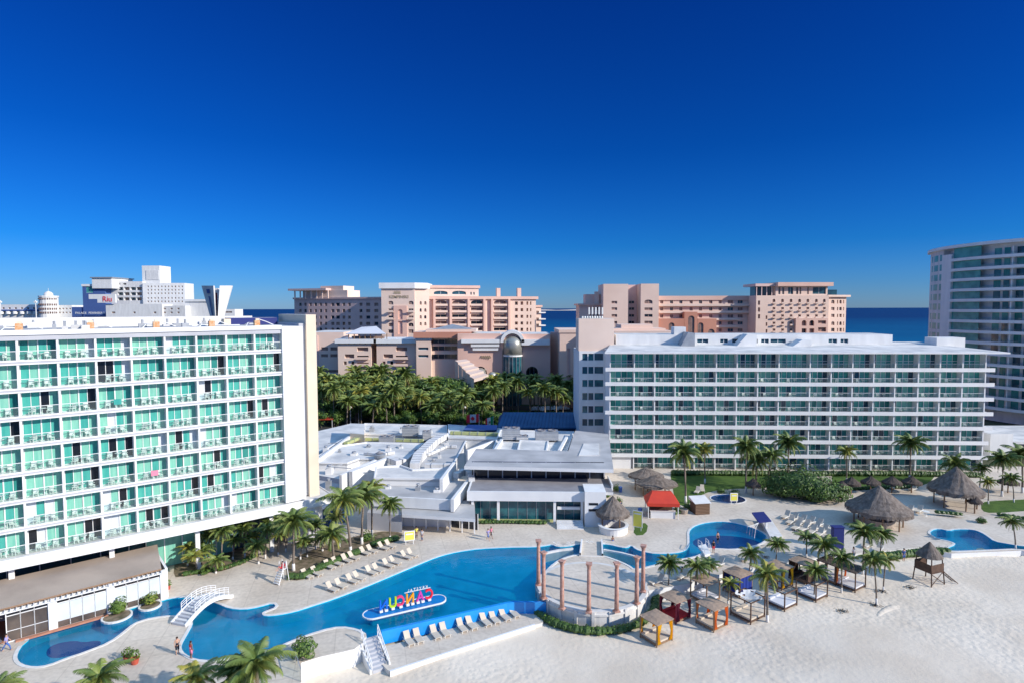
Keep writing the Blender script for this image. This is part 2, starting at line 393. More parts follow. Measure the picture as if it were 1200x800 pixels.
hs = nt.nodes.new('ShaderNodeHueSaturation'); hs.inputs['Saturation'].default_value = 1.1
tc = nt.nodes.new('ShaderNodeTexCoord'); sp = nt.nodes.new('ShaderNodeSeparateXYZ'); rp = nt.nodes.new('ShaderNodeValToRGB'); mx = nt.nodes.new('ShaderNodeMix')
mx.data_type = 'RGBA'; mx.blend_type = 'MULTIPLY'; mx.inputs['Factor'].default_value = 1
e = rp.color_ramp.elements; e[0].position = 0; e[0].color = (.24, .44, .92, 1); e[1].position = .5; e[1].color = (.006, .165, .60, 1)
for ps, c in ((.04, (.14, .38, .86, 1)), (.10, (.04, .32, .78, 1)), (.25, (.010, .225, .66, 1)), (.70, (3.5, 3.1, 2.5, 1)), (1.0, (4.4, 3.8, 3.0, 1))):  # last two stops: unseen upper sky boosted to add fill light
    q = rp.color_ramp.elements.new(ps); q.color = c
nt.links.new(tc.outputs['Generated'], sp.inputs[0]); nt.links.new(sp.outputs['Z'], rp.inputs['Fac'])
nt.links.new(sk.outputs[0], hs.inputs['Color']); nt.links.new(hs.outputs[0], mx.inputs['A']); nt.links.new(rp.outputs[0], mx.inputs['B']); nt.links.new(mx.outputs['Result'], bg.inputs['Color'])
vs = scene.view_settings; vs.view_transform = 'Standard'; vs.look = 'None'; vs.exposure = 0.3; vs.gamma = 1
scene.render.engine = 'CYCLES'
# ------------------------------------------------------------------ sea, ground, deck, pools
def sheet(name, poly, z, m, parent=None):
    mb = MB(); tri = tessellate_polygon([[Vector((p[0], p[1], 0)) for p in poly]])
    for t in tri:
        a, b, c = [poly[k] for k in t]
        if (b[0]-a[0])*(c[1]-a[1])-(b[1]-a[1])*(c[0]-a[0]) < 0: t = t[::-1]
        mb.face([(poly[k][0], poly[k][1], z) for k in t], m)
    o = mb.build(name); o['kind'] = 'structure'; return o
sheet('sea', [(-70000,-3000),(70000,-3000),(70000,70000),(-70000,70000)], -2.4, 'sea_water')
def pip(x, y, poly):
    c = False; n = len(poly)
    for i in range(n):
        (x0, y0), (x1, y1) = poly[i], poly[i-1]
        if (y0 > y) != (y1 > y) and x < (x1-x0)*(y-y0)/(y1-y0)+x0: c = not c
    return c
_up = [(135,92),(135,119),(-130,119),(-130,20)] + W2([(-120,850),(352,850),(353,776),(400,763),(424,753),(447,741),(600,705),(640,705),(745,703)]) + W2([(756,692),(808,683),(850,671),(900,661),(960,653),(1005,648),(1084,640),(1106,646.5),(1197,644.5),(1262,654)])
def gz(x, y):
    z = sandz(x, y) - 2.6*sst(y, 400, 420)
    if -130 < x < 140 and 40 < y < 119 and all(pip(x+a, y+b, _up) for a in (-2.6,2.6) for b in (-2.6,2.6)): z = min(z, -2.3)
    return z
mb = MB(); xs = [-900,-500,-300,-200,-150] + [-120+3*k for k in range(91)] + [180,230,300,420,700]
ys = [-120,-80,-50,-20] + [3*k for k in range(46)] + [150,200,260,330,420]
idx = [[mb.V((x, y, gz(x, y))) for x in xs] for y in ys]
for j in range(len(ys)-1):
    for i in range(len(xs)-1): mb.fi((idx[j][i], idx[j][i+1], idx[j+1][i+1], idx[j+1][i]), 'sand')
tag(mb.build('sand_beach', smooth=True), kind='structure')
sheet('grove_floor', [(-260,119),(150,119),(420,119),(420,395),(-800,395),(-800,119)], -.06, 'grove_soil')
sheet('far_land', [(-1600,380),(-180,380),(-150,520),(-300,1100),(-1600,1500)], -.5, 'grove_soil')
mb = MB()
for k in range(26):
    a0 = -2700 + k*150; mb.face(((a0*1.0,8000,0),(a0+150,8000,0),(a0+150,8000,14+6*math.sin(k*1.7)),(a0,8000,14+6*math.sin((k-1)*1.7))), 'coping')
    mb.face(((a0,8000,14+6*math.sin((k-1)*1.7)),(a0+150,8000,14+6*math.sin(k*1.7)),(a0+150,8400,0),(a0,8400,0)), 'coping')
tag(mb.build('distant_sandbar'), kind='structure')

pool_up = [(33,750),(35.4,745),(60,736),(90,727.5),(128,720),(152,713),(170,708),(185,705),(197.5,701),(213,699.4),(230,700),(245,704),(255,707),(267.5,712.5),(285,714),(302.5,711),(320,706),(324,711),(309.5,716),(306.4,718.6),(309.5,721.6),(325,720.4),(345,716.5),(360,711.7),(393,701),(426.7,688),(460,674),(493,660),(510,653),(526.7,648),(543,645),(560,642.7),(593,641),(626.7,640.7),(640,639),(647,637.5),(653,640.5),(665,640),(679.6,637),(706.7,637),(716,638),(727,641),(735,641.5),(740,638.5),(745,643.5),(755,646.5),(767.5,648.5),(790,648),(803.5,645),(808,639),(808,631),(807.5,622.5),(812,617),(822,613),(835,611),(850,610.7),(866.5,613.5),(885,619),(897,625.5),(899,631),(890,637),(875,641),(857.5,643),(840,642),(829,641.5),(825,645),(820,649),(812.5,652),(794.5,655),(774,659.6),(756,664),(744,667),(738,662),(722,655),(706.7,650),(680,648.5),(668,650.5),(655,655),(643,664),(634,675)]
pool_lo = [(429,742),(420,736.5),(399.5,733),(375,738),(340,750.5),(325,758),(309.5,762.4),(278,768.5),(262,772),(246.5,773.4),(229,772),(216.8,766),(212.7,760),(213,754.5),(220,742),(225.9,731.8),(226,725.6),(216,721.5),(200,720.5),(186,722),(170,725),(156,730),(144,740),(128,752),(100,763),(76,771),(56,779),(40,781),(26,778),(20,772),(21,764),(26,756)]
up = chaikin(W2(pool_up)); lo = chaikin(W2(pool_lo))
SC = Vector((P(693, 686).x, P(693, 686).y, 0)); SR = 6.55
edge = W2([(634,684),(634,694)])
inf = W2([(640,704.5),(602,704.2),(594,705.3),(447,738.5)])
pool_poly = up + edge + inf + lo
right_pool = chaikin(W2([(1089,625),(1092,620.5),(1100,619),(1112,621.5),(1120,619.5),(1140,620),(1150,623.5),(1157,628),(1165,634),(1182,637),(1197,639.5),(1260,645),(1260,652),(1197,642),(1150,644),(1112,645.5),(1108,642.5),(1121,637.5),(1115,634),(1100,631)]), True)
plunge = [(P(853,584).x + 2.9*math.cos(t*.3142), P(853,584).y + 2.35*math.sin(t*.3142)) for t in range(20)]
front = W2([(756,692),(780,688),(808,683),(850,671),(900,661),(960,653),(1005,648),(1084,640),(1106,646.5),(1115,648),(1197,644.5),(1262,654)])
outer = W2([(-120,850),(352,850),(353,776),(375,769),(400,763.5),(415,760),(424,753.5),(429.5,745)])[::-1]
# one simple outline: the pool is a bay of the deck that opens over the infinity edge
deck = [(135,92),(135,121),(-130,121),(-130,20)] + outer[::-1] + lo + up + edge + W2([(640,703),(690,712),(742,703)]) + front
mb = MB()
allp = [deck, right_pool, plunge]; flat = [p for q in allp for p in q]
for t in tessellate_polygon([[Vector((p[0], p[1], 0)) for p in q] for q in allp]):
    a, b, c = [flat[k] for k in t]
    if (b[0]-a[0])*(c[1]-a[1])-(b[1]-a[1])*(c[0]-a[0]) < 0: t = t[::-1]
    mb.face([(flat[k][0], flat[k][1], 0) for k in t], 'deck_paving')
mb.build('pool_deck')['kind'] = 'structure'
mb = MB()
def sides(poly, m, zb=-2.4, closed=True):
    n = len(poly)
    for k in range(n if closed else n-1):
        a, b = poly[k], poly[(k+1) % n]
        mb.face(((a[0],a[1],zb),(b[0],b[1],zb),(b[0],b[1],-.001),(a[0],a[1],-.001)), m)
sides(W2([(429.5,745),(424,753.5),(415,760),(400,763.5),(375,769),(353,776),(352,850)]), 'white_paint', -2.4, False); sides([(P(742,703).x, P(742,703).y)] + front, 'white_paint', -2.4, False)
mb.build('deck_retaining_wall')['kind'] = 'structure'
mb = MB(); sides([lo[-1], up[0]], 'tile_blue', -1.5, False); sides(up, 'tile_blue', -1.5, False); sides(lo, 'tile_blue', -1.5, False); sides(right_pool, 'tile_blue', -1.5); sides(plunge, 'tile_deep', -1.5); sides(edge, 'tile_deep', -1.5, False)
mb.build('pool_walls')['kind'] = 'structure'
sheet('pool_floor', pool_poly, -1.15, 'tile_blue'); sheet('round_pool_floor', [(P(853,628).x+5.0*math.cos(k*.3142), P(853,628).y+3.3*math.sin(k*.3142)) for k in range(20)], -1.14, 'tile_deep')
sheet('right_pool_floor', right_pool, -1.15, 'tile_blue'); sheet('plunge_pool_floor', plunge, -1.15, 'tile_deep')
deep = chaikin(W2([(54,762),(60,756),(72,752),(88,750),(98,752),(112,750),(119,751),(117,756),(104,762),(86,767),(66,771),(55,769)], -1.145), True)
sheet('deep_end_floor', deep, -1.145, 'tile_deepest')
sheet('pool_water', pool_poly, -.10, 'pool_water'); sheet('right_pool_water', right_pool, -.10, 'pool_water'); sheet('plunge_pool_water', plunge, -.10, 'pool_water')
def ribbon(mb, line, w, z0, z1, m, side=1, closed=False):
    n = len(line); off = []
    for i in range(n):
        a = Vector(line[(i-1) % n] if closed else line[max(i-1, 0)]); b = Vector(line[(i+1) % n] if closed else line[min(i+1, n-1)])
        t = (b - a); t = t.normalized() if t.length > 1e-6 else Vector((1, 0)); nn = Vector((-t.y, t.x)) * side
        off.append((line[i][0]+nn.x*w, line[i][1]+nn.y*w))
    for i in range(n if closed else n-1):
        j = (i+1) % n; a, b, c, d = line[i], line[j], off[j], off[i]
        q = [(a[0],a[1]),(b[0],b[1]),(c[0],c[1]),(d[0],d[1])]
        if side < 0: q = q[::-1]
        mb.face([(x, y, z1) for x, y in q], m)
        for k in range(4):
            x, y = q[k], q[(k+1) % 4]
            if k in (0, 2): mb.face(((x[0],x[1],z0),(y[0],y[1],z0),(y[0],y[1],z1),(x[0],x[1],z1)), m)
mb = MB(); ribbon(mb, up, .32, .0, .05, 'coping', 1); ribbon(mb, lo, .32, .0, .05, 'coping', 1)
ar = sum(right_pool[i][0]*right_pool[(i+1)%len(right_pool)][1]-right_pool[(i+1)%len(right_pool)][0]*right_pool[i][1] for i in range(len(right_pool)))
ribbon(mb, right_pool, .3, 0, .05, 'coping', -1 if ar > 0 else 1, True); ribbon(mb, plunge, .22, 0, .05, 'coping', -1, True)
mb.build('pool_coping')['kind'] = 'structure'
# infinity edge and the sunbed terrace below it
t = thing('infinity_edge_wall', 'blue tiled overflow wall along the pool edge above the sunbed terrace', 'pool wall', (inf[3][0], inf[3][1], -1.4))
mb = MB(); ribbon(mb, inf, .35, -1.5, -.085, 'tile_over', -1); mb.build('tiled_wall', t, t.location)
gut = W2([(447,738.5),(594,705.3),(600.5,703.5),(608,715.5)])
TZ = -1.4
terr = W2([(448,758),(596,717.5),(607,714),(640,714),(636,729),(610,736),(456,786),(446,776)], TZ)
mb = MB(); mb.prism(terr, -3, TZ, 'coping', 'deck_paving'); mb.build('sunbed_terrace')['kind'] = 'structure'
mb = MB(); ribbon(mb, W2([(626,731),(610,736),(456,786)], TZ), .25, -3, TZ+.1, 'white_paint', 1); one(mb, 'terrace_curb', 'low white curb between the sunbed terrace and the sand', 'curb', (P(530,760).x, P(530,760).y, -2))
# lawns, beds
def lawn(name, pts, m='grass', z=.012, ch=True): 
    q = W2(pts, z); q = chaikin(q, True) if ch else q; return sheet(name, q, z, m)
lawn('lawn', [(786,560),(792,590),(800,592),(812,588),(822,578),(850,572),(905,572),(905,552),(786,552)])
lawn('lawn', [(975,552),(975,574),(1010,570),(1050,568),(1085,570),(1100,552)])
lawn('lawn', [(1150,598),(1162,601),(1215,597),(1215,584),(1165,586),(1150,588)])
lawn('lawn', [(742,627),(757,626),(760,612),(744,613)])
lawn('planting_bed_soil', [(203,676),(214,675),(240,671),(265,668),(285,658),(300,650),(310,630),(240,632),(205,655)], 'soil')
lawn('planting_bed_soil', [(336,678),(352,680),(372,668),(400,657),(430,646),(452,638),(470,632),(472,622),(440,622),(400,632),(360,645),(335,660)], 'soil')
mb = MB()
# ------------------------------------------------------------------ balcony furniture (small in the photo: one mesh each)
def mk_bchair():
    mb = MB(); mb.box((-.24,-.22,.36),(.24,.24,.42),'white_plastic'); mb.box((-.24,.20,.42),(.24,.27,.88),'white_plastic')
    for x in (-.22,.18):
        for y in (-.2,.18): mb.box((x,y,0),(x+.05,y+.05,.36),'white_plastic')
        mb.box((x,-.2,.60),(x+.05,.2,.64),'white_plastic')
    return tag(mb.build('balcony_chair'), 'white plastic armchair', 'chair')
def mk_btable():
    mb = MB(); mb.lathe([(.34,.68),(.34,.72)],12,'white_plastic'); mb.lathe([(.04,0.02),(.04,.68)],6,'white_plastic'); mb.lathe([(.2,0),(.2,.03)],8,'white_plastic')
    return tag(mb.build('balcony_table'), 'white round table', 'table')
BCH, BTB = Pool(mk_bchair), Pool(mk_btable)
def glassdoor(root, M, off, u0, u1, z0, z1, y, n, rs, mats, wts, nm='balcony_door'):
    mb = MB(); mb.M = M; w = (u1-u0)/n; k = 0; pane = []
    while k < n: pane.append(rs.choices(mats, wts)[0]); k += 1
    for k in range(n):
        mb.box((u0+w*k+.03, y+(.05 if k % 2 else 0), z0+.05), (u0+w*(k+1)-.03, y+.03+(.05 if k % 2 else 0), z1-.05), pane[k])
    for k in range(n+1):
        t = .06 if k in (0, n, n//2) else .03
        mb.box((u0+w*k-t*(k > 0), y-.05, z0), (u0+w*k+t*(k < n), y-.004, z1), 'white_paint')
    mb.box((u0, y-.05, z1-.09), (u1, y-.006, z1-.001), 'white_paint'); mb.box((u0, y-.05, z0+.001), (u1, y-.006, z0+.07), 'white_paint')
    mb.build(nm, root, off)
# ------------------------------------------------------------------ left hotel
A1 = math.atan2(.6122, .7907); O1 = (-31.15, 79.4); M1 = frame(O1, A1); BW = 3.42; NB = 12; zt = 30.7; z0 = 6.56
off = Vector((O1[0], O1[1], 0))
lh = thing('beach_hotel', 'big white hotel slab with rows of green curtained balconies, left edge of the photo', 'hotel', off)
mb = MB(); mb.M = M1; UL = -BW*NB
mb.box((UL, 1.07, 6.4), (0, 15, zt-.3), 'white_stucco'); mb.box((UL, 4.6, 0), (4.6, 14.9, 6.39), 'white_wall2')
mb.build('wall', lh, off)
zs_ = [27.56 - 3*k for k in range(8)]
for k, z in enumerate(zs_):
    mb = MB(); mb.M = M1
    if k < 7: mb.box((UL, -.06, z-.34), (.0, 1.06, z), 'white_paint', 'white_wall2'); mb.box((UL, -.16, z-.10), (.0, -.061, z+.08), 'white_paint'); mb.box((UL, -.10, z-.30), (.0, -.062, z-.10), 'grey_side'); mb.box((UL, -.14, z-.42), (.0, -.061, z-.30), 'white_paint')  # grey groove strip paints the shade between the white lips
    if k < 7: mb.build('balcony_slab', lh, off)
mb = MB(); mb.M = M1; mb.box((UL, -.9, 5.45), (6.3, 4.5, 6.5), 'white_paint', 'roof_white'); mb.box((UL, -1.0, 5.45), (6.4, -.9, 6.62), 'white_paint'); mb.box((6.3,-.9,5.45),(6.4,4.5,6.62),'white_paint'); mb.build('podium_band', lh, off)
mb = MB(); mb.M = M1; mb.box((UL,-.15,zt-.30),(0,15.2,zt),'white_paint','roof_grey'); mb.box((UL,-.3,zt-.42),(0,-.15,zt+.12),'white_paint')
mb.box((UL,-.12,zt-.98),(0,.25,zt-.421),'grey_side'); mb.box((UL,14.6,zt),(0,14.9,zt+1.25),'white_wall2'); mb.build('roof', lh, off)  # grey fascia band paints the soffit shade below the roof lip
mb = MB(); mb.M = M1; mb.box((0,-.35,6.6),(2.75,12,zt-.05),'white_stucco','roof_white'); mb.build('end_wall', lh, off)
mb = MB(); mb.M = M1; mb.box((2.75,1.2,6.6),(3.6,12,zt+.3),'grey_side'); mb.box((3.6,.7,6.5),(5.0,13.5,zt+1.5),'cream_wall','roof_white'); mb.build('end_fin', lh, off)
mb = MB(); mb.M = M1; mb.box((-4,11,zt),(2.7,14,zt+1.0),'navy','roof_white'); mb.box((-5,9.8,zt),(-4.1,11.5,zt+.9),'cream_wall'); mb.build('roof_plant_box', lh, off)
rs = random.Random(5)
DM = ['curtain_pale','curtain_mid','curtain_deep','shadow_glass','curtain_white']
for n in range(NB):
    x0 = -BW*(n+1); mb = MB(); mb.M = M1
    mb.box((x0-.10,-.05,z0),(x0+.10,1.06,zt-.45),'white_paint'); mb.build('partition_wall', lh, off)
nd = 0
extra = MB()
for k in range(8):
    z = 27.56 - 3*k
    mb = MB(); mb.M = M1
    for n in range(NB):
        x0 = -BW*(n+1)+.17; x1 = -BW*n-.17
        zf = z-3 if k < 8 else z
    zlo = z
    for n in range(NB):
        x0 = -BW*(n+1)+.11; x1 = -BW*n-(.11 if n else .02)
        if nd < 98:
            glassdoor(lh, M1, off, x0, x1, zlo+.02, zlo+(2.6 if k else 2.62), .95, 4, rs, DM, [.42,.34,.08,.09,.07]); nd += 1
        mb.box((x0,-.02,zlo+1.0),(x1,.05,zlo+1.06),'white_paint')
        mb.box((x0,-.005,zlo+.06),(x1,.015,zlo+1.0),'rail_glass')
        for q in (0,.5,1): mb.box((x0+(x1-x0)*q-.02,-.02,zlo),(x0+(x1-x0)*q+.02,.02,zlo+1.0),'white_paint')
        if n <= 9:
            row = ORD[k+1]; bay = ORD[n+1]
            q = M1 @ Vector((x0+.75+rs.random()*.25, .38+rs.random()*.15, zlo)); BCH.put(q, A1+rs.uniform(-.9,.3), 1, f'left white chair, left hotel, {row} balcony row from top, {bay} bay from its right end', 'white balcony chairs')
            q = M1 @ Vector((x1-.75-rs.random()*.25, .38+rs.random()*.15, zlo)); BCH.put(q, A1+rs.uniform(-.3,.9), 1, f'right white chair, left hotel, {row} balcony row from top, {bay} bay from its right end', 'white balcony chairs')
            q = M1 @ Vector(((x0+x1)/2+rs.uniform(-.2,.2), .42, zlo)); BTB.put(q, 0, 1, f'white round table, left hotel, {row} balcony row from top, {bay} bay from its right end', 'white balcony tables')
    mb.build('railing', lh, off)
# ground floor under the podium
mb = MB(); mb.M = M1; mb.box((UL,4.4,.05),(4.5,4.55,5.4),'glass_blue')
for q in range(16): mb.box((UL+2.9*q,4.3,.05),(UL+2.9*q+.12,4.38,5.4),'white_paint')
mb.build('shopfront_glass', lh, off)
towels = [(2,5,'curtain_mid'),(5,4,'cloth_pink')]
for k, n, m_ in towels:
    z_ = 27.56-3*k; x_ = -BW*n-1.9; p_ = M1 @ Vector((x_, 0, z_)); v = MB(); v.M = M1; v.box((x_,-.03,z_+.45),(x_+.75,-.022,z_+1.09),m_); v.box((x_,-.03,z_+1.075),(x_+.75,.07,z_+1.09),m_); v.box((x_,.055,z_+.6),(x_+.75,.063,z_+1.075),m_)
    one(v, 'beach_towel', {'cloth_pink':'pink','curtain_mid':'green','sign_red':'red','white_cloth':'white','cloth_blue':'blue','sign_yellow':'yellow','cloth_lilac':'lilac'}[m_]+f' towel hung over left hotel railing, {ORD[k+1]} balcony row from top, {ORD[n+1]} bay', 'towel', p_, 'towels on balcony railings')
mb = MB(); mb.M = M1; mb.box((-16,3.9,.05),(-6,4.0,5.4),'curtain_pale')
for q in range(6): mb.box((-16+2*q-.06,3.82,.05),(-16+2*q+.06,3.895,5.4),'white_paint')
mb.build('lobby_glass', lh, off)
for q in range(4):
    mb = MB(); mb.M = M1; mb.box((-2-9*q,.4,0),(-1.5-9*q,.9,5.45),'white_paint'); mb.build('column', lh, off)
mb = MB(); mb.M = M1; mb.lathe([(2.6,2.3),(2.6,5.4)],20,'white_paint',(3.0,1.8,0)); mb.box((.8,1.9,0),(5,4.3,4.8),'grey_side'); mb.build('corner_drum', lh, off)
mb = MB(); mb.M = M1; mb.box((4.9,5,0),(11,14,3.0),'blue_wall','roof_grey'); mb.box((4.9,4.7,2.9),(11.3,5,3.3),'white_paint'); mb.build('entrance_canopy', lh, off)
# rooftop hoists
for i, (px, dy) in enumerate([(22,3),(106,3),(183,3),(248,3),(301,3)]):
    u, z = hit(px, 386, O1, A1); u = hit(px, 380, (O1[0]-math.sin(A1)*4, O1[1]+math.cos(A1)*4), A1)[0]
    q = M1 @ Vector((u, 4, zt)); t = thing('roof_hoist', f'orange and white facade hoist on left hotel roof, {ORD[i+1]} from the left', 'hoist', q, A1, 'roof hoists')
    mb = MB(); mb.box((-.35,-.3,0),(.35,.4,.75),'orange_paint'); mb.box((-.2,-.25,.75),(.25,.2,1.0),'cream_wall'); mb.build('motor', t)
    mb = MB(); mb.tube([(.3,0,.9),(1.2,-.2,.55),(2.1,-.3,.12)],.06,'white_paint'); mb.tube([(-.3,0,.4),(-1.1,.1,.45),(-1.7,.1,.05)],.06,'grey_metal'); mb.tube([(-1.1,.1,.45),(-1.5,-.5,.02)],.05,'white_paint'); mb.build('arm', t)
rq = random.Random(3)
for k in range(26):
    u = -rq.uniform(1,38); y = rq.uniform(2,14); mb = MB(); mb.M = M1
    if k % 3: w = rq.uniform(.2,.6); mb.box((u-w,y-w,zt),(u+w,y+w,zt+rq.uniform(.2,.7)), rq.choice(['white_wall2','grey_metal','roof_white'])); mb.lathe([(.12,.2),(.12,1.0)],6,'grey_metal',(u,y,zt)); mb.build('roof_vent', lh, Vector((O1[0], O1[1], 0)))
    else: mb.tube([(u,y,zt+.12),(u+rq.uniform(2,6),y+rq.uniform(-1,1),zt+.12)],.07,'white_paint',5); mb.build('roof_pipe', lh, Vector((O1[0], O1[1], 0)))
# ------------------------------------------------------------------ right hotel
A2 = rad(-2.2); p = Q(718, 480, 120.4); O2 = (p.x, p.y); M2 = frame(O2, A2); off = Vector((p.x, p.y, 0))
rh = thing('beach_hotel', 'long white hotel with seven balcony rows behind the thatched palapas, right side', 'hotel', off)
colpx = [718,742.7,766.7,790.5,814,838.3,862.4,886.7,911.2,947.5,972.2,997,1021.8,1046.8,1073.8,1098.9,1125.2,1151.9]
cu = [hit(x, 480, O2, A2)[0] for x in colpx]; cu[0] = -.6; UR = cu[-1]; H2 = 2.95; zl = [20.7 - H2*k for k in range(8)]; zt2 = 24.15
mb = MB(); mb.M = M2; mb.box((-.5, 1.27, 0), (UR, 17, zt2-.1), 'white_stucco'); mb.box((-.6,-.1,0),(3.9,1.89,2.95),'white_stucco'); mb.build('wall', rh, off)
for k, z in enumerate(zl[:-1]):
    mb = MB(); mb.M = M2; ext = 1.6 if k < 5 else .9
    mb.box((-1.6 if k < 4 else -.6, -.55, z-.40), (UR+ext, 1.85, z+.42 if False else z), 'white_paint', 'white_wall2'); mb.box((-1.6 if k < 4 else -.6,-.62,z-.50),(UR+ext,-.5,z+.26),'white_paint'); mb.build('balcony_slab', rh, off)
for i, u in enumerate(cu):
    mb = MB(); mb.M = M2; mb.box((u-.11,-.3,.05),(u+.11,1.46,zt2-.2),'white_paint'); mb.build('partition_wall', rh, off)
rs = random.Random(8); nd = 0; DM2 = ['curtain_mid','curtain_deep','glass_teal','glass_blue','curtain_pale']; rest = MB()
nch = 0
for k, z in enumerate(zl):
    mb = MB(); mb.M = M2
    for i in range(len(cu)-1):
        a, b = cu[i]+.12, cu[i+1]-.12
        if k == 7 and i == 0: continue
        tp = 2.5 if k else 3.0; hh = z+tp
        if nd < 99: glassdoor(rh, M2, off, a, b, z+.03, hh, 1.15, 4 if i != 8 else 6, rs, DM2, [.34,.10,.18,.12,.26]); nd += 1
        else:
            n = 4; w = (b-a)/n; rest.M = M2
            for q in range(n): rest.box((a+w*q+.03,1.15,z+.08),(a+w*(q+1)-.03,1.18,hh-.05), rs.choices(DM2,[.3,.27,.15,.18,.1])[0])
            for q in range(n+1): rest.box((a+w*q-.03*(q>0),1.09,z+.03),(a+w*q+.03*(q<n),1.146,hh),'white_paint')
        if k == 0:
            mb.box((a,1.05,z+1.45),(b,1.08,z+1.53),'white_paint')
        mb.box((a,-.12,z+1.02),(b,-.06,z+1.08),'white_paint'); mb.box((a,-.10,z+.2),(b,-.08,z+1.02),'rail_glass')
        if nch < 118 and k > 0:
            row = ORD[k+1]; bay = ORD[i+1]
            BCH.put(M2 @ Vector(((a+b)/2-.8+rs.uniform(-.2,.5), .4, z)), A2+rs.uniform(-.8,.2), 1.05, f'white chair on right hotel balcony, {row} balcony row from top, {bay} bay from its left', 'white balcony chairs')
            BTB.put(M2 @ Vector(((a+b)/2+.35, .45, z)), 0, 1.0, f'white round table, right hotel, {row} balcony row from top, {bay} bay from its left', 'white balcony tables'); nch += 1
    mb.build('railing', rh, off)
if rest.f: rest.build('balcony_door', rh, off)['kind'] = 'stuff'
mb = MB(); mb.M = M2
q = [(-1.9,-1.9),(UR+3.4,-1.9),(UR-3,17),(2,17)]
mb.prism(q, zt2-.28, lambda p: zt2 + max(0, (p[1]+1.9))*.055, 'white_paint', 'roof_white'); mb.build('roof', rh, off)
# rooftop penthouse
mb = MB(); mb.M = M2; holes = []
for x0, x1 in ((817,830),(844,853),(858,888),(892,901),(903,921),(971,981),(985,994)):
    u = [hit(x, 402, (M2 @ Vector((0,12,0)))[:2], A2)[0] for x in (x0, x1)]; holes.append((u[0], zt2+1.0, u[1], zt2+1.95))
M2p = M2 @ Matrix.Translation((0,12,0)); mb.M = M2p; uu = hit(1046, 395, (M2 @ Vector((0,12,0)))[:2], A2)[0]
holed(mb, 2.2, uu, zt2+.3, zt2+2.9, holes, 'white_stucco', .4); mb.face(((2.2,0,zt2+2.9),(uu,0,zt2+2.9),(uu,9,zt2+2.9),(2.2,9,zt2+2.9)),'roof_white'); mb.face(((uu,0,zt2),(uu,9,zt2),(uu,9,zt2+2.9),(uu,0,zt2+2.9)),'white_stucco'); mb.face(((2.2,0,zt2),(2.2,0,zt2+2.9),(2.2,9,zt2+2.9),(2.2,9,zt2)),'white_stucco')
mb.build('penthouse', rh, off); windows(rh, M2p, off, holes, 'glass_blue', 'white_paint', .4)
def onroof(px, y, dz, w, d, h, name, m='white_stucco', wedge=False):
    o = (M2 @ Vector((0,y,0)))[:2]; u = hit(px, 395, o, A2)[0]; mb = MB(); mb.M = M2
    if wedge:
        mb.face(((u,y,zt2+.2),(u+w,y,zt2+.2),(u+w,y,zt2+h),(u+w*.55,y,zt2+h*1.05)), m); mb.face(((u,y+d,zt2+.2),(u+w*.55,y+d,zt2+h*1.05),(u+w,y+d,zt2+h),(u+w,y+d,zt2+.2)), m)
        mb.face(((u,y,zt2+.2),(u+w*.55,y,zt2+h*1.05),(u+w*.55,y+d,zt2+h*1.05),(u,y+d,zt2+.2)), m); mb.face(((u+w*.55,y,zt2+h*1.05),(u+w,y,zt2+h),(u+w,y+d,zt2+h),(u+w*.55,y+d,zt2+h*1.05)), m); mb.face(((u+w,y,zt2),(u+w,y+d,zt2),(u+w,y+d,zt2+h),(u+w,y,zt2+h)), m)
    else: mb.box((u,y,zt2),(u+w,y+d,zt2+h), m)
    mb.build(name, rh, off)
onroof(790, 12.5, 0, 2.6, 3, 4.6, 'roof_plant_box'); onroof(797, 8.5, 0, 3.2, 4, 3.4, 'roof_plant_box', 'grey_metal', True)
onroof(862, 9, 0, 4.6, 2.8, 3.0, 'roof_stair_house', 'white_stucco', True); onroof(927, 8.5, 0, 4.4, 3, 1.9, 'roof_stair_house', 'white_stucco', True); onroof(1098, 10, 0, 6.0, 4, 2.3, 'roof_plant_box', 'white_stucco')
# recessed wing and stair tower
p = Q(678.5, 480, 131); O3 = (p.x, p.y); u1 = hit(713, 480, O3, 0)[0]
zz = [hit(690, y, O3, 0)[1] for y in (411, 502)]; holes = []
for y0_, y1_ in ((414,422.5),(429.3,438),(444.7,453.3),(460,468.7),(475.3,483.7),(490.5,499)):
    for x0, x1 in ((682.5,688.5),(689.5,695.5),(696.7,707),(709,715)):
        a_, zb = hit(x0, y1_, O3, 0); b_, zc = hit(x1, y0_, O3, 0); holes.append((a_, zb, b_, zc))
ut = hit(720, 400, O3, 0)[0]; zt3 = hit(700, 373.5, O3, 0)[1]; zm = hit(700, 411, O3, 0)[1]
block(rh, off, O3, 0, 0, ut, 0, zm, 12, holes, 'white_stucco', ['glass_teal_b','glass_blue'], 'white_paint', .35, part='wing_wall', bars=0)
mb = MB(); mb.M = frame(O3, 0); mb.box((-.1,.4,zm),(ut,6,zt3),'pink_beige','roof_white'); mb.build('stair_tower', rh, off)
for i in range(5):
    mb = MB(); mb.M = frame(O3, 0); x = 2.5+i*.75; mb.lathe([(.05,0),(.05,2.4+.3*(i%2))],6,'grey_metal',(x,2.5,zt3)); mb.box((x-.16,2.3,zt3+.9),(x+.16,2.42,zt3+2.5),'white_plastic'); mb.build('antenna', rh, off)
mb = MB(); mb.M = frame(O3, 0)
for i in range(9): mb.lathe([(.16,0),(.22,.25),(.16,.5)],8,'white_plastic',(.8+i*.55,.9,zt3+.02))
mb.build('roof_vent', rh, off)
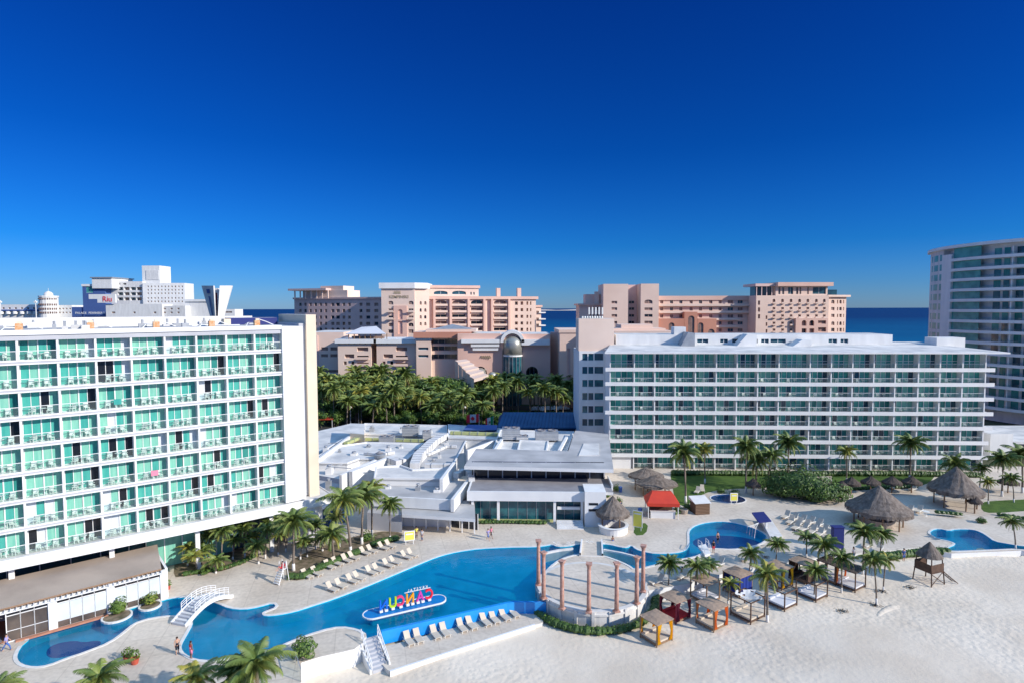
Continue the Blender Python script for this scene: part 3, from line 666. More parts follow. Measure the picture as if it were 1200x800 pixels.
# ------------------------------------------------------------------ curved tower at the right edge
C4 = Vector((171.5, 182, 0)); R4 = 35; tw = thing('curved_tower', 'tall curved white and green glass hotel tower at right edge of the photo', 'tower', (C4.x, C4.y, 0))
def arc(mb, r0, r1, z0, z1, a0, a1, m, n=None, top=None):
    n = n or max(1, int((a1-a0)/4))
    for k in range(n):
        a = rad(a0+(a1-a0)*k/n); b = rad(a0+(a1-a0)*(k+1)/n); c = [(r0*math.cos(a),r0*math.sin(a)),(r1*math.cos(a),r1*math.sin(a)),(r1*math.cos(b),r1*math.sin(b)),(r0*math.cos(b),r0*math.sin(b))]
        lo_ = [mb.V((x,y,z0)) for x,y in c]; hi_ = [mb.V((x,y,z1)) for x,y in c]
        mb.fi(hi_, top or m); mb.fi(lo_[::-1], m)
        for i in range(4): mb.fi((lo_[i],lo_[(i+1)%4],hi_[(i+1)%4],hi_[i]), m)
def a4(px):             # angle on the drum seen at a column of the photo
    d = ray(px, 361.5); d.z = 0; d.normalize(); o = CAM - C4; o.z = 0; b = o.dot(d); cc = o.length_squared - R4*R4; disc = b*b-cc
    if disc < 0: return 180+math.degrees(math.atan2(-o.y, -o.x))
    s = -b-math.sqrt(disc); q = o + d*s; a = math.degrees(math.atan2(q.y, q.x)); return a % 360
A_L = 180 + 43.3 - 90 + 10; a_w0 = a4(1090); a_w1 = a4(1103); a_w2 = a4(1114); a_g1 = a4(1146); a_b0 = a4(1157); a_end = 330
H4 = 3.1; ztop = Q(1150, 273, 152).z
mb = MB(); arc(mb, 8, R4-2.2, 0, ztop-.5, 140, a_end, 'white_wall2'); arc(mb, R4-2.19, R4-.05, 0, ztop-.5, 140, a_w1, 'white_wall2'); arc(mb, R4-2.19, R4+.3, 0, ztop-2.6, a_w1+.01, a_w2, 'white_stucco'); mb.build('wall', tw)
mb = MB(); arc(mb, 8, R4+.9, ztop-.9, ztop, 140, a_end, 'white_paint', top='roof_white'); mb.build('roof', tw)
for k in range(15):
    z = ztop - 4.6 - H4*k
    mb = MB(); arc(mb, R4-2.1, R4+.7, z-.35, z+.15, a_w2, a_end, 'white_paint', 40); arc(mb, R4+.55, R4+.7, z+.15, z+.5, a_w2, a_end, 'white_paint', 40); mb.build('balcony_slab', tw)
    top = z + (4.4 if k == 0 else 2.7); mb = MB(); arc(mb, R4-.5, R4-.4, z+.15, top, a_w2, a_g1, 'glass_teal', 8); mb.build('window_band', tw)
    mb = MB(); arc(mb, R4-.04, R4, z+.3, z+2.3, a_w0+.5, a_w1-1.2, 'glass_teal', 2); mb.build('side_window', tw)
    mb = MB(); a = a_b0; q = 0
    while a < a_end-6:
        arc(mb, R4-2.15, R4-2.1, z+.15, z+2.6, a, a+3.2, rs.choice(['glass_teal','glass_teal_b','curtain_deep','glass_blue']), 2); arc(mb, R4-2.15, R4-2.1, z+.15, z+2.6, a+4.4, a+7.0, rs.choice(['glass_teal','glass_teal_b','curtain_deep']), 2)
        arc(mb, R4-2.19, R4+.2, z+.16, z+2.7, a+9.4, a+9.8, 'white_paint', 1); a += 9.6
    arc(mb, R4+.6, R4+.62, z+.5, z+1.15, a_g1, a_end, 'rail_glass', 40); mb.build('balcony_glazing', tw)

# low white annex at the foot of the tower
q = Q(1180, 361, 133); t = thing('annex_building', 'plain low white annex between the long white hotel and the curved tower', 'building', (q.x, q.y, 0)); o_ = Vector((q.x, q.y, 0))
mb = MB(); a_, b_ = Q(1161, 506, 128), Q(1330, 506, 128); c_ = Q(1200, 497, 134); mb.box((a_.x,128,0),(a_.x+5,134,Q(1161,508,128).z),'white_stucco','roof_white'); mb.build('wall', t, o_)
mb = MB(); mb.box((a_.x+5.01,130,0),(b_.x,148,Q(1180,517,130).z),'white_wall2','roof_white'); mb.build('side_block', t, o_)
mb = MB(); mb.box((a_.x+8,129.9,.1),(a_.x+12,129.99,2.6),'glass_dark'); mb.build('door', t, o_)
# ------------------------------------------------------------------ pink hotels behind the grove
def rects(O, a, cols, rows, w, h, arch=()):
    out = []
    for j, y in enumerate(rows):
        hh = h[j] if isinstance(h, (list, tuple)) else h
        for i, x in enumerate(cols):
            ww = w[i] if isinstance(w, (list, tuple)) else w
            u0, zb = hit(x-ww/2, y+hh/2, O, a); u1, zc = hit(x+ww/2, y-hh/2, O, a); out.append((u0, zb, u1, zc, j in arch))
    return out
def org(px, Y): p = Q(px, 361, Y); return (p.x, p.y)
def ublk(root, off, px0, px1, ytop, Y, a, depth, holes, m, O=None, **k):
    O = O or org(px0, Y); u0 = hit(px0, 361, O, a)[0]; u1 = hit(px1, 361, O, a)[0]; z1 = hit(px0, ytop, O, a)[1]
    block(root, off, O, a, u0, u1, k.pop('z0', 0), z1, depth, holes, m, **k); return O, u0, u1, z1
def bal(root, off, O, a, rs_, d=1.3, m='pink_light', hgt=1.0):
    for h in rs_:
        mb = MB(); mb.M = frame(O, a); mb.box((h[0]-.25,-d,h[1]-.25),(h[2]+.25,-.003,h[1]),m); mb.box((h[0]-.25,-d-.1,h[1]-.25),(h[2]+.25,-d,h[1]+hgt*.8),m)
        mb.build('balcony', root, off)
p = Q(500, 361, 265); off = Vector((p.x, p.y, 0))
pa = thing('pink_hotel', 'pink terraced hotel with square white capped sign tower, behind the palm grove on the left', 'hotel', off)
GB = ['glass_brown', 'glass_brown', 'glass_dark']
a = rad(-19); O = org(345, 292)
ho = rects(O, a, [352,358,364,370,376,382,390,396,403,409.5,423,431.5,441], [357,364.4,372,379.4,386], [2.6]*6+[3.6,4.2,3,3,3.2,4.6,4.6], 3.9, (4,))
ublk(pa, off, 345, 447, 350, 292, a, 16, ho, 'mauve', glass=GB, fm='mauve', cornice=('mauve', .8, .5), O=O, bars=0)
O5 = org(345, 291); mb = MB(); mb.M = frame(O5, a); u1 = hit(385, 350, O5, a)[0]; u2 = hit(405, 350, O5, a)[0]; z1 = hit(350, 341, O5, a)[1]; zb = hit(365, 350, O5, a)[1]
mb.box((-2,-2,z1),(u1,14,z1+1.0),'mauve','pink_light'); mb.box((4,1.5,zb),(u2,12,z1+.1),'pink_light','roof_white'); mb.box((u1-6,2,z1),(u1+7,11,z1+2.2),'pink_light','roof_white')
for k in range(7): mb.box((1+k*3.2,-1.2,zb),(1.5+k*3.2,-.7,z1),'pink_light')
mb.build('roof_pavilion', pa, off)
# sign tower
O = org(447, 255); a = 0
ho = rects(O, a, [458,481.7], [355,363.6,372,380.6,388.4], [5.6,5.6], [4.4,3.6,3.8,4.4,4.4], (0,3)) + rects(O, a, [469.3], [368.5], 5.2, 12, (0,)) + rects(O, a, [469.3], [384], 5, 15)
r_ = ublk(pa, off, 447, 486, 338, 255, a, 17, ho, 'pink_beige', O=O, glass=GB, fm='pink_beige')
bal(pa, off, O, a, [h for i, h in enumerate(ho[:10]) if i in (2,3,4,5)], 1.6, 'pink_beige', .8)
mb = MB(); mb.M = frame(O, 0); z1 = hit(450, 338.3, O, 0)[1]; z2 = hit(450, 331.6, O, 0)[1]; ue = hit(498, 361, O, 0)[0]; um = r_[2]
mb.prism([(-.8,-.8),(um+.2,-.8),(ue+.8,3.0),(ue+.8,18),(-.8,18)], z1, z2, 'white_paint'); mb.build('tower_cap', pa, off)
mb = MB(); mb.M = frame(O, 0); u0 = hit(461.5,361,O,0)[0]; u1 = hit(477,361,O,0)[0]; zz_ = hit(469,358.4,O,0)[1]; zm_ = hit(469,375,O,0)[1]
hh = [h for h in ho[10:]]
M_ = frame(O,0) @ Matrix.Translation((0,-.5,0)); mb.M = M_; holed(mb, u0, u1, 0, zz_, [(h[0],h[1],h[2],h[3],h[4]) for h in hh], 'pink', .5); mb.face(((u0,0,0),(u0,0,zz_),(u0,.5,zz_),(u0,.5,0)),'pink'); mb.face(((u1,0,0),(u1,.5,0),(u1,.5,zz_),(u1,0,zz_)),'pink'); mb.face(((u0,0,zz_),(u1,0,zz_),(u1,.5,zz_),(u0,.5,zz_)),'pink'); mb.build('portal', pa, off)
def text(s, size, m, depth=.05, bold=.0, mirror=False, sp=1.0):
    cu_ = bpy.data.curves.new('lettering', 'FONT'); cu_.body = s; cu_.size = size; cu_.extrude = depth; cu_.offset = bold; cu_.align_x = 'CENTER'; cu_.space_character = sp
    o = bpy.data.objects.new('lettering', cu_); COL.objects.link(o); bpy.context.view_layer.update()
    me = bpy.data.meshes.new_from_object(o.evaluated_get(bpy.context.evaluated_depsgraph_get())); bpy.data.objects.remove(o)
    mb = MB(); T = Matrix.Rotation(rad(90), 4, 'X')
    for v in me.vertices: mb.v.append(T @ v.co)
    for pl in me.polygons: mb.fi(pl.vertices, m)
    bpy.data.meshes.remove(me); return mb
def place_text(s, size, m, Mx, name, parent, off, **k):
    mb = text(s, size, m, **k); mb.v = [Mx @ v for v in mb.v]; return mb.build(name, parent, off)
uc, zc = hit(467.5, 347.2, O, 0); place_text('KEMPINSKI', 1.75, 'sign_gold', frame(O, 0) @ Matrix.Translation((uc, -.08, zc-.9)), 'lettering', pa, off, bold=.03)
mb = MB(); mb.M = frame(O, 0)
uc, zc = hit(465.5, 342.3, O, 0)
for k in range(5): mb.face([(uc-1.5+.6*k,-.1,zc-.5),(uc-.9+.6*k,-.1,zc-.5),(uc-1.2+.6*k,-.1,zc+.6+.25*(k==2))], 'sign_gold')
mb.box((uc-1.5,-.12,zc-.8),(uc+1.5,-.02,zc-.5),'sign_gold'); mb.build('crown_emblem', pa, off)
O = org(486.2, 256); a = rad(35); ho = rects(O, a, [493,498.4], [355.3,363.6,371.6,379.6], [2.2,2.6], [4.2]*4, (0,1,2,3))
ublk(pa, off, 486.2, 503, 338, 256, a, 15, ho, 'pink_light', O=O, glass=GB, fm='pink_light', bars=0)
# main body, three bays of wide arched loggias then a fourth
O = org(498, 262); a = rad(16)
cols, ws_ = [516.7,537.7,558.7,586], [13.4,15.6,13.6,14.4]
ho = rects(O, a, cols, [355,363.2,371,378.8,386.5], ws_, [6,5,5,5,5], (0,)) + rects(O, a, [605.2,611.6,618,622], [355.5,363.2,371,378.8,386.2], [3.4,3,2,1.4], [4,3.6,3.6,3.6,3.8])
ublk(pa, off, 498, 628, 349, 262, a, 18, ho, 'pink_light', O=O, glass=GB, fm='pink_beige', rec=1.3, cornice=('pink', 1.3, .9))
for i in range(4): bal(pa, off, O, a, [ho[j*4+i] for j in range(5)], .9, 'pink_light', .85)
mb = MB(); mb.M = frame(O, a)
for x in (508.5,527.6,548.6,567,576,596): 
    u = hit(x, 361, O, a)[0]; mb.box((u-.5,-1.4,0),(u+.5,-.004,hit(x,350.5,O,a)[1]),'pink')
mb.build('pilaster', pa, off)
O6 = org(498, 265); ho = rects(O6, a, [516.5,538], [343.2], [16,16], [4.2], (0,)) + rects(O6, a, [552,555.5], [344], [1.6,1.6], [3.2])
ublk(pa, off, 498, 561, 336, 265, a, 12, ho, 'pink_light', O=O6, z0=30, glass=['glass_blue'], fm='white_paint', cornice=('pink', 1.2, .6))
for x in (587,611.5):
    u = hit(x, 361, O, a)[0]; z1 = hit(x, 337.5, O, a)[1]; mb = MB(); mb.M = frame(O, a); mb.box((u-.9,4,30),(u+.9,5.8,z1),'pink','white_paint'); mb.build('chimney', pa, off)
O7 = org(627.5, 292); ublk(pa, off, 612, 634, 359, 300, a, 16, rects(org(612,300), a, [630], [366,374,381], 3, 3), 'pink_light', glass=GB, fm='pink', cornice=('pink', 1.0, .6))
mb = MB(); O8 = org(612, 300); mb.M = frame(O8, a)
for y in (366.5,374,381.5):
    u, z = hit(631, y, O8, a); mb.box((u, -1, z-.3), (u+3.6, 8, z+.3), 'white_paint')
mb.build('end_balconies', pa, off)
# right pink hotel
p = Q(840, 361, 262); off = Vector((p.x, p.y, 0))
pb = thing('pink_hotel', 'wide pink hotel with arched terracotta arcades, seen over the long white hotel roof', 'hotel', off)
ublk(pb, off, 679, 707, 357, 268, 0, 14, rects(org(679,268), 0, [691.5,695.5,700.5], [362,370], 2, 4), 'pink_light', glass=GB, fm='pink', cornice=('pink', .8, .9))
mb = MB(); O9 = org(686, 270); mb.M = frame(O9, 0); u1 = hit(704, 361, O9, 0)[0]; mb.box((0,0,30),(u1,8,hit(690,345,O9,0)[1]),'pink','roof_white'); mb.box((u1-3,-1,30),(u1-1,0,hit(690,342,O9,0)[1]),'pink_light'); mb.build('roof_pavilion', pb, off)
O = org(707, 262); ublk(pb, off, 707, 736, 333, 262, 0, 16, rects(O, 0, [720], [354.5,362,370,378], 6.5, 3.2), 'pink_light', glass=['glass_brown'], fm='pink')
O = org(736, 268); ublk(pb, off, 735.8, 751, 334, 268, 0, 12, rects(O, 0, [740.3], [354.4,362,370,377.8], 6.2, 3.2), 'mauve', glass=['glass_dark'], fm='pink')
O = org(750.8, 260); ho = rects(O, 0, [760], [353.7,362.3,370,377.8], 9.4, [4.8,3.4,3.4,3.4], (0,)); ublk(pb, off, 750.8, 772, 332.7, 260, 0, 16, ho, 'pink_light', glass=GB, fm='pink')
O = org(768, 266); ho = rects(O, 0, [775.5,787,798,810,821,833,844,856,867.5,879.5], [354,362.3,370.6,378.6,387], [3.6,3.6,3.6,3.6,3.6,3.8,3.6,6.4,6,5.6], [3.8]*5, ())
ublk(pb, off, 768, 888, 349.5, 266, 0, 16, ho, 'pink_light', glass=['glass_blue','glass_brown','glass_brown'], fm='pink', cornice=('pink', 1.9, .5))
for yy in (358.2, 366.3, 374.6, 383):
    mb = MB(); mb.M = frame(O, 0); u0 = hit(772,yy,O,0)[0]; u1, z = hit(886,yy,O,0); u1 = u1 if yy < 374 else hit(866,yy,O,0)[0]; mb.box((u0,-1.3,z-.22),(u1,-.004,z),'pink_light'); mb.box((u0,-1.4,z-.22),(u1,-1.3,z+.75),'pink_beige'); mb.build('balcony', pb, off)
O = org(768, 262); ho = rects(O, 0, [787], [386], 7, 16, (0,)) + rects(O, 0, [821], [386], 7, 16, (0,)) + rects(O, 0, [810], [382], 8, 24, (0,)) + rects(O, 0, [833.5], [391.5], 8, 12, (0,))
ublk(pb, off, 771, 802, 373.5, 262, 0, 3.4, ho[:1], 'pink_deep', O=O, glass=GB, fm='pink_deep', roof='pink_deep'); ublk(pb, off, 802.2, 817.5, 365.5, 262, 0, 3.4, ho[2:3], 'pink_deep', O=O, glass=GB, fm='pink_deep', roof='pink_deep'); ublk(pb, off, 817.7, 840, 373.5, 262, 0, 3.4, [ho[1], ho[3]], 'pink_deep', O=O, glass=GB, fm='pink_deep', roof='pink_deep')
O = org(886, 258); a = rad(3)
ho = rects(O, a, [907,917,927,937,946.7,956.7,966], [353,362,370.5,379,387], 3.4, [5,3.6,3.6,3.6,3.6], (0,)) + rects(O, a, [889.5], [355,363,371], 2.6, 5) + rects(O, a, [898.3], [372,380,388], 2.0, 4.2)
hb = [h for h in ho[:35]]; ho = [h for i, h in enumerate(ho) if not (i < 35 and i//7 >= 3 and i % 7 >= 3)]
ublk(pb, off, 886, 971, 346.5, 258, a, 18, ho, 'pink_light', O=O, glass=['glass_brown'], fm='pink', bars=0)
bal(pb, off, O, a, [h for i, h in enumerate(hb) if not (i//7 >= 3 and i % 7 >= 3)], .9, 'pink_light', .55)
ho = rects(O, a, [940,949], [378.5,387.5], 5.6, [6.6,5.4], (0,)) + rects(O, a, [961], [377.5,386], 9.5, [4,5])
ublk(pb, off, 933, 971, 373, 258, a, 3, [ (h[0],h[1],h[2],h[3],h[4]) for h in ho], 'pink', O=(O[0]+math.sin(a)*1.6, O[1]-math.cos(a)*1.6), glass=GB, fm='pink', rec=1)
O10 = org(970.5, 262); a2 = rad(14); ho = rects(O10, a2, [976,981.6,985,988.6], [353.8,362,370,379,386.5], [4,1.4,2.8,1.2], [4.4,3.8,3.8,4.4,4.2], (0,3))
ublk(pb, off, 970.5, 991.5, 347, 262, a2, 16, ho, 'pink_light', O=O10, glass=GB, fm='pink', cornice=('pink_light', .9, 1.2), bars=0)
mb = MB(); mb.M = frame(O, a); z1 = hit(930,335.5,O,a)[1]; z2 = hit(930,331,O,a)[1]; u0 = hit(887.5,333,O,a)[0]; u1 = hit(976,333,O,a)[0]; um = hit(911,333,O,a)[0]; zb = hit(930,346.5,O,a)[1]
mb.box((um,-.6,z1),(u1,14,z2),'pink','roof_white'); mb.box((u0,1.6,z1),(um-.01,14,z2-.5),'mauve','roof_white'); mb.build('roof', pb, off)
ho = [(hit(x0,340,O,a)[0], zb+.6, hit(x1,340,O,a)[0], z1-.4) for x0, x1 in ((914,916.5),(918.5,921),(925.5,931.5),(935,937.5),(939,941),(948,950),(954.5,970))]
block(pb, off, (O[0], O[1]+1.5), a, um, hit(972,340,O,a)[0], zb-.5, z1, 10, ho, 'pink_light', 'glass_blue', 'white_paint', roof='roof_white')
mb = MB(); mb.M = frame(O, a)
for k in range(4): mb.box((u0+.6+k*2.3,2,zb-.3),(u0+.9+k*2.3,2.3,z1),'mauve')
mb.build('terrace_columns', pb, off); mb = MB(); mb.M = frame(O, a); mb.box((u0+1,4,zb-.3),(um,9,z1),'glass_blue'); mb.build('terrace_glazing', pb, off); mb = MB(); mb.M = frame(O, a); mb.box((hit(973,340,O,a)[0],2,zb-.5),(hit(984,340,O,a)[0],9,zb+2.6),'glass_blue','pink_light'); mb.build('roof_terrace', pb, off)
# ------------------------------------------------------------------ low pink front building with the metal dome
p = Q(530, 361, 205); off = Vector((p.x, p.y, 0))
pc = thing('mall_building', 'low pink building with silver dome entrance and white stepped cornices behind the grove', 'building', off)
O = org(360, 212); ho = rects(O, 0, [380.3,391.2], [408.7,416.6], 8, [4.4,4]) + rects(O, 0, [387], [434.8], 19, [3.6])
ublk(pc, off, 360, 402, 389.3, 212, 0, 20, ho, 'pink_light', O=O, glass='glass_brown', fm='pink_light', bars=0)
mb = MB(); mb.M = frame(O, 0); u = hit(371.3,400,O,0)[0]; mb.box((u-.5,-.5,0),(u+.4,-.004,hit(371,393,O,0)[1]),'mauve'); mb.build('pilaster', pc, off)
for px0, px1 in ((395,434),(440.5,487)):
    O = org(px0, 206); c = (px0+px1)/2
    ho = rects(O, 0, [px0+14.5], [417], 11, 4.6) + rects(O, 0, [px0+9.5, px0+18.5], [425], 3.4, 4) + rects(O, 0, [px0+30], [409], 13, 4.6) + rects(O, 0, [px0+30], [418], 14, 3.4) + rects(O, 0, [px0+30], [426], 14, 3)
    ublk(pc, off, px0, px1, 401, 206, 0, 16, ho, 'pink_beige' if px0 < 400 else 'pink_light', O=O, glass=GB, fm='pink_beige', rec=1.0, bars=0)
    bal(pc, off, O, 0, ho[4:], 1.2, 'pink_light', .8)
    mb = MB(); mb.M = frame(O, 0); z1 = hit(px0,402,O,0)[1]; z2 = hit(px0,397.3,O,0)[1]; ue = hit(px1,400,O,0)[0]; mb.box((-.8,-.9,z1),(ue+2.2,15,z2),'white_paint'); mb.build('cornice', pc, off)
O = org(487, 204); ho = rects(O, 0, [496], [408.3,417], 12, [3.2,3.2]); ublk(pc, off, 487.2, 504.5, 397, 204, 0, 14, ho, 'pink_light', O=O, glass='glass_blue', fm='white_paint', bars=0, cornice=('white_paint', .8, .3))
O = org(504.7, 206); ho = rects(O, 0, [520.5], [400.3,408.2,417.8], 30, [5,5.6,6]); ublk(pc, off, 504.7, 536, 396, 206, 0, 14, ho, 'pink_beige', O=O, glass='glass_dark', fm='pink_light', rec=1.6, bars=3)
O = org(484, 203); mb = MB(); mb.M = frame(O, 0); u1 = hit(552,390,O,0)[0]; z1 = hit(500,396,O,0)[1]; z2 = hit(500,389,O,0)[1]; mb.box((0,0,z1),(u1,16,z2),'pink_deep','pink_light')
ua = hit(505,385,O,0)[0]; ub = hit(551,385,O,0)[0]; mb.box((ua-2,1,z2),(ub+2,12,z2+.9),'pink_light'); zp = hit(528,380.5,O,0)[1]
c = ((ua+ub)/2, 6.5, zp); q = [(ua,1.5,z2+.9),(ub,1.5,z2+.9),(ub,11.5,z2+.9),(ua,11.5,z2+.9)]
for k in range(4): mb.face((q[k], q[(k+1)%4], c), 'grey_metal')
mb.build('canopy_roof', pc, off)
# sail canopies above the left block
O = org(396, 204); mb = MB(); mb.M = frame(O, 0); u1 = hit(452,395,O,0)[0]; z1 = hit(400,391.5,O,0)[1]; z2 = hit(440,388.5,O,0)[1]
mb.face(((2,1,z1),(u1,1,z1),(u1-6,12,z2+1.5),(5,12,z2+1.2)), 'white_cloth'); mb.face(((2,1,z1-.15),(5,12,z2+1.05),(u1-6,12,z2+1.35),(u1,1,z1-.15)), 'white_cloth')
for k in range(8): mb.box((3+k*1.9,1.5,z1-3.5),(3.25+k*1.9,1.8,z1),'wood_mid')
mb.box((3,6,z1-3.6),(u1-2,8,z1-1),'glass_brown'); mb.build('terrace_canopy', pc, off)
# tiled ramp roof
z_ = 8; q = [(P(x,y,z2_).x, P(x,y,z2_).y, z2_) for x, y, z2_ in ((487,425,12),(537,422.5,12),(552,446,6.5),(470,448,6.5))]
mb = MB(); n = 7
for k in range(n):
    f0, f1 = k/n, (k+1)/n; L_ = lambda a_, b_, t_: tuple(a_[i]+(b_[i]-a_[i])*t_ for i in range(3))
    a0_, b0_, a1_, b1_ = L_(q[0],q[3],f0), L_(q[1],q[2],f0), L_(q[0],q[3],f1), L_(q[1],q[2],f1)
    mb.face(((a1_[0],a1_[1],a1_[2]+.25),(b1_[0],b1_[1],b1_[2]+.25),(b0_[0],b0_[1],b0_[2]),(a0_[0],a0_[1],a0_[2])), 'pink_light'); mb.face(((a1_[0],a1_[1],a1_[2]-.1),(b1_[0],b1_[1],b1_[2]-.1),(b1_[0],b1_[1],b1_[2]+.25),(a1_[0],a1_[1],a1_[2]+.25)), 'pink_beige')
mb.prism([(v[0],v[1]) for v in q], 0, 6.3, 'pink_beige')
mb.build('ramp_roof', pc, off); mb = MB()
q2 = [Q(533,422,196), Q(546,420.5,197), Q(573,441,186), Q(556,446,184)]
for k in range(5):
    f0, f1 = k/5, (k+1)/5; a0_, b0_, a1_, b1_ = q2[0].lerp(q2[3],f0), q2[1].lerp(q2[2],f0), q2[0].lerp(q2[3],f1-.02), q2[1].lerp(q2[2],f1-.02)
    e = Vector((0,0,.5)); mb.face((a1_+e,b1_+e,b0_,a0_), 'pink_light'); mb.face((a1_-e,b1_-e,b1_+e,a1_+e), 'pink_beige')
    for A_, B_ in ((a1_,a0_),(b0_,b1_)): mb.face((Vector((A_.x,A_.y,0)),Vector((B_.x,B_.y,0)),B_,A_), 'pink_light')
mb.build('ramp_roof', pc, off)
# entrance front
O = org(536, 202); ho = rects(O, 0, [563], [438], 15, 18, (0,))
ublk(pc, off, 536, 586, 391, 202, 0, 18, ho, 'pink', O=O, glass='glass_dark', fm='grey_metal', rec=1.2, bars=2)
for i, (x0, x1, ya, yb) in enumerate(((541,585.5,401.5,397.4),(552,585,406,403),(554,584,410.3,407.5))):
    mb = MB(); mb.M = frame(O, 0); u0 = hit(x0,400,O,0)[0]; u1 = hit(x1,400,O,0)[0]; mb.box((u0,-1.6+.4*i,hit(x0,ya,O,0)[1]),(u1,-.004,hit(x0,yb,O,0)[1]),'white_paint'); mb.build('cornice', pc, off)
O = org(586, 202); a = 0; ho = rects(O, 0, [600.5], [425], 23, 50, (0,)) + rects(O, 0, [623.5], [438], 14, 18, (0,))
ublk(pc, off, 586, 645, 391.5, 202, a, 18, ho, 'pink', O=O, glass=['glass_dark'], fm='grey_metal', rec=2.2, bars=2)
uc, zc = hit(600.5, 401, O, 0); r1 = abs(hit(614.5,401,O,0)[0]-uc); r0 = abs(hit(611,401,O,0)[0]-uc)
mb = MB(); mb.M = frame(O, 0); n = 16
for k in range(n):
    t0, t1 = math.pi*k/n, math.pi*(k+1)/n; q = [(uc+r*math.cos(t), zc+r*math.sin(t)) for r, t in ((r0,t0),(r1,t0),(r1,t1),(r0,t1))]
    fr = [(x,-1.4,z) for x, z in q]; bk = [(x,6,z) for x, z in q]
    mb.face(fr[::-1],'white_paint')
    for i in range(4): mb.face((fr[i],fr[(i+1)%4],bk[(i+1)%4],bk[i]),'white_paint')
mb.box((uc+r0,-1.4,hit(611,402,O,0)[1]-.6),(hit(644,400,O,0)[0],-.004,hit(611,397.5,O,0)[1]),'white_paint'); mb.build('arch_cornice', pc, off)
mb = MB(); mb.M = frame(O, 0); uc, zc = hit(600.8, 404.5, O, 0); rr = abs(hit(612,404,O,0)[0]-uc)
for k in range(12):
    pass
zk = hit(600,417,O,0)[1]-zc; mb.lathe([(rr,zk)]+[(rr*math.cos(t*math.pi/20), rr*math.sin(t*math.pi/20)) for t in range(0,10)]+[(.05,rr)],28,'dome_metal',(uc,.4,zc)); mb.build('dome', pc, off, smooth=True)
mb = MB(); mb.M = frame(O, 0); zd = hit(600,417,O,0)[1]; mb.lathe([(rr*.96,0),(rr*.96,zd)],20,'glass_teal_b',(uc,.4,0)); mb.lathe([(rr*1.04,zd),(rr*1.04,zd+.5)],20,'white_paint',(uc,.4,0))
for k in range(9):
    t0 = math.pi+math.pi*k/8; mb.box((uc+rr*math.cos(t0)-.08,.4+rr*math.sin(t0)-.08,0),(uc+rr*math.cos(t0)+.08,.4+rr*math.sin(t0)+.08,zd),'grey_metal')
mb.build('glass_drum', pc, off)
for x, y, r in ((563,436,7.0),(577.5,438,5.2)):
    mb = MB(); mb.M = frame(O, 0); u_, z_ = hit(x, y, O, 0); r_ = abs(hit(x+r,y,O,0)[0]-u_); mb.ball((u_, -2.5 if r > 6 else -4.5, z_-r_*.1), r_, 'dome_metal', 16, 10); mb.lathe([(r_*.9,0),(r_*.9,z_-r_*.3)],14,'glass_dark',(u_,-2.5 if r > 6 else -4.5,0)); mb.build('small_dome', pc, off)
mb = MB(); mb.M = frame(O, 0)
u_, z_ = hit(568, 418.2, O, 0)
for k in range(5): mb.tube([(u_-1.4+.7*k, -.15, z_-.3-.1*k), (u_-1.0+.7*k, -.2, z_+.6), (u_-.6+.7*k, -.15, z_-.2)], .12, 'sign_gold', 4)
mb.build('emblem', pc, off)
O = org(645, 210); block(pc, off, O, rad(-58), 0, 20, 0, hit(645,389,O,rad(-58))[1], 1.0, [], 'pink')
O = org(656, 196); ho = rects(O, 0, [666.5], [423], 3.6, 30) + rects(O, 0, [666.8], [456], 3.2, 20); ublk(pc, off, 656, 681, 387.5, 196, 0, 24, ho, 'pink_light', O=O, glass='mauve', fm='mauve', cornice=None, bars=0)
mb = MB(); mb.M = frame(O, 0); u1 = hit(677,400,O,0)[0]; z1 = hit(660,443,O,0)[1]; mb.box((-.3,-.5,z1-.5),(u1-2,-.004,z1+.5),'pink_light'); mb.build('cornice', pc, off); mb = MB(); mb.M = frame(O, 0); mb.box((-.3,-.3,hit(656,390,O,0)[1]),(u1+2,22,hit(656,386.5,O,0)[1]),'pink_light'); mb.build('cornice', pc, off)
# roof parts behind the long white hotel
mb = MB(); 
for x0, x1, y0_, Y in ((695,780,385,175),(728,765,380.5,178),(720,790,388,172)):
    a_, b_ = Q(x0, y0_, Y), Q(x1, y0_, Y); mb.box((a_.x, Y, 0), (b_.x, Y+10, a_.z), 'pink_light', 'pink_light')
mb.build('rear_wing', pc, off)
# ------------------------------------------------------------------ far white hotels on the left
p = Q(150, 361, 545); off = Vector((p.x, p.y, 0))
ra = thing('far_hotel', 'distant white hotel with a red lettered panel, blue flank wall and rooftop box', 'hotel', off)
O = org(97.5, 540); ublk(ra, off, 97.5, 124, 334.5, 540, 0, 20, rects(O, 0, [105], [339.5], 8, 8), 'blue_wall' if False else 'flank_blue', O=O, glass='glass_teal', fm='white_paint', cornice=('white_paint', 2, .5))
ublk(ra, off, 84, 98, 360, 541, 0, 20, [], 'flank_blue')
O = org(109, 536); ublk(ra, off, 109, 132, 325.5, 538, 0, 30, [], 'white_stucco', z0=52, cornice=('grey_metal', 1, 1))
O = org(122, 548); ho = rects(O, 0, [141,148.5,156,163], [338.5,344.5,350.5], 6.2, 3.6) + rects(O, 0, [139,146], [333], 4, 1.8); ublk(ra, off, 124, 168, 330, 548, 0, 20, ho, 'white_wall2', O=O, glass=['glass_blue','glass_brown'], fm='white_paint', rec=3)
O = org(168, 546); ho = rects(O, 0, [173.5+4*k for k in range(11)], [336,340,344,349.5,353.5], 1.5, 1.9); ublk(ra, off, 168, 217, 331.8, 546, rad(6), 20, rects(O, rad(6), [173.5+4*k for k in range(11)], [336,340,344,349.5,353.5], 1.5, 1.9), 'white_stucco', O=O, glass='glass_brown', fm='white_paint', bars=0)
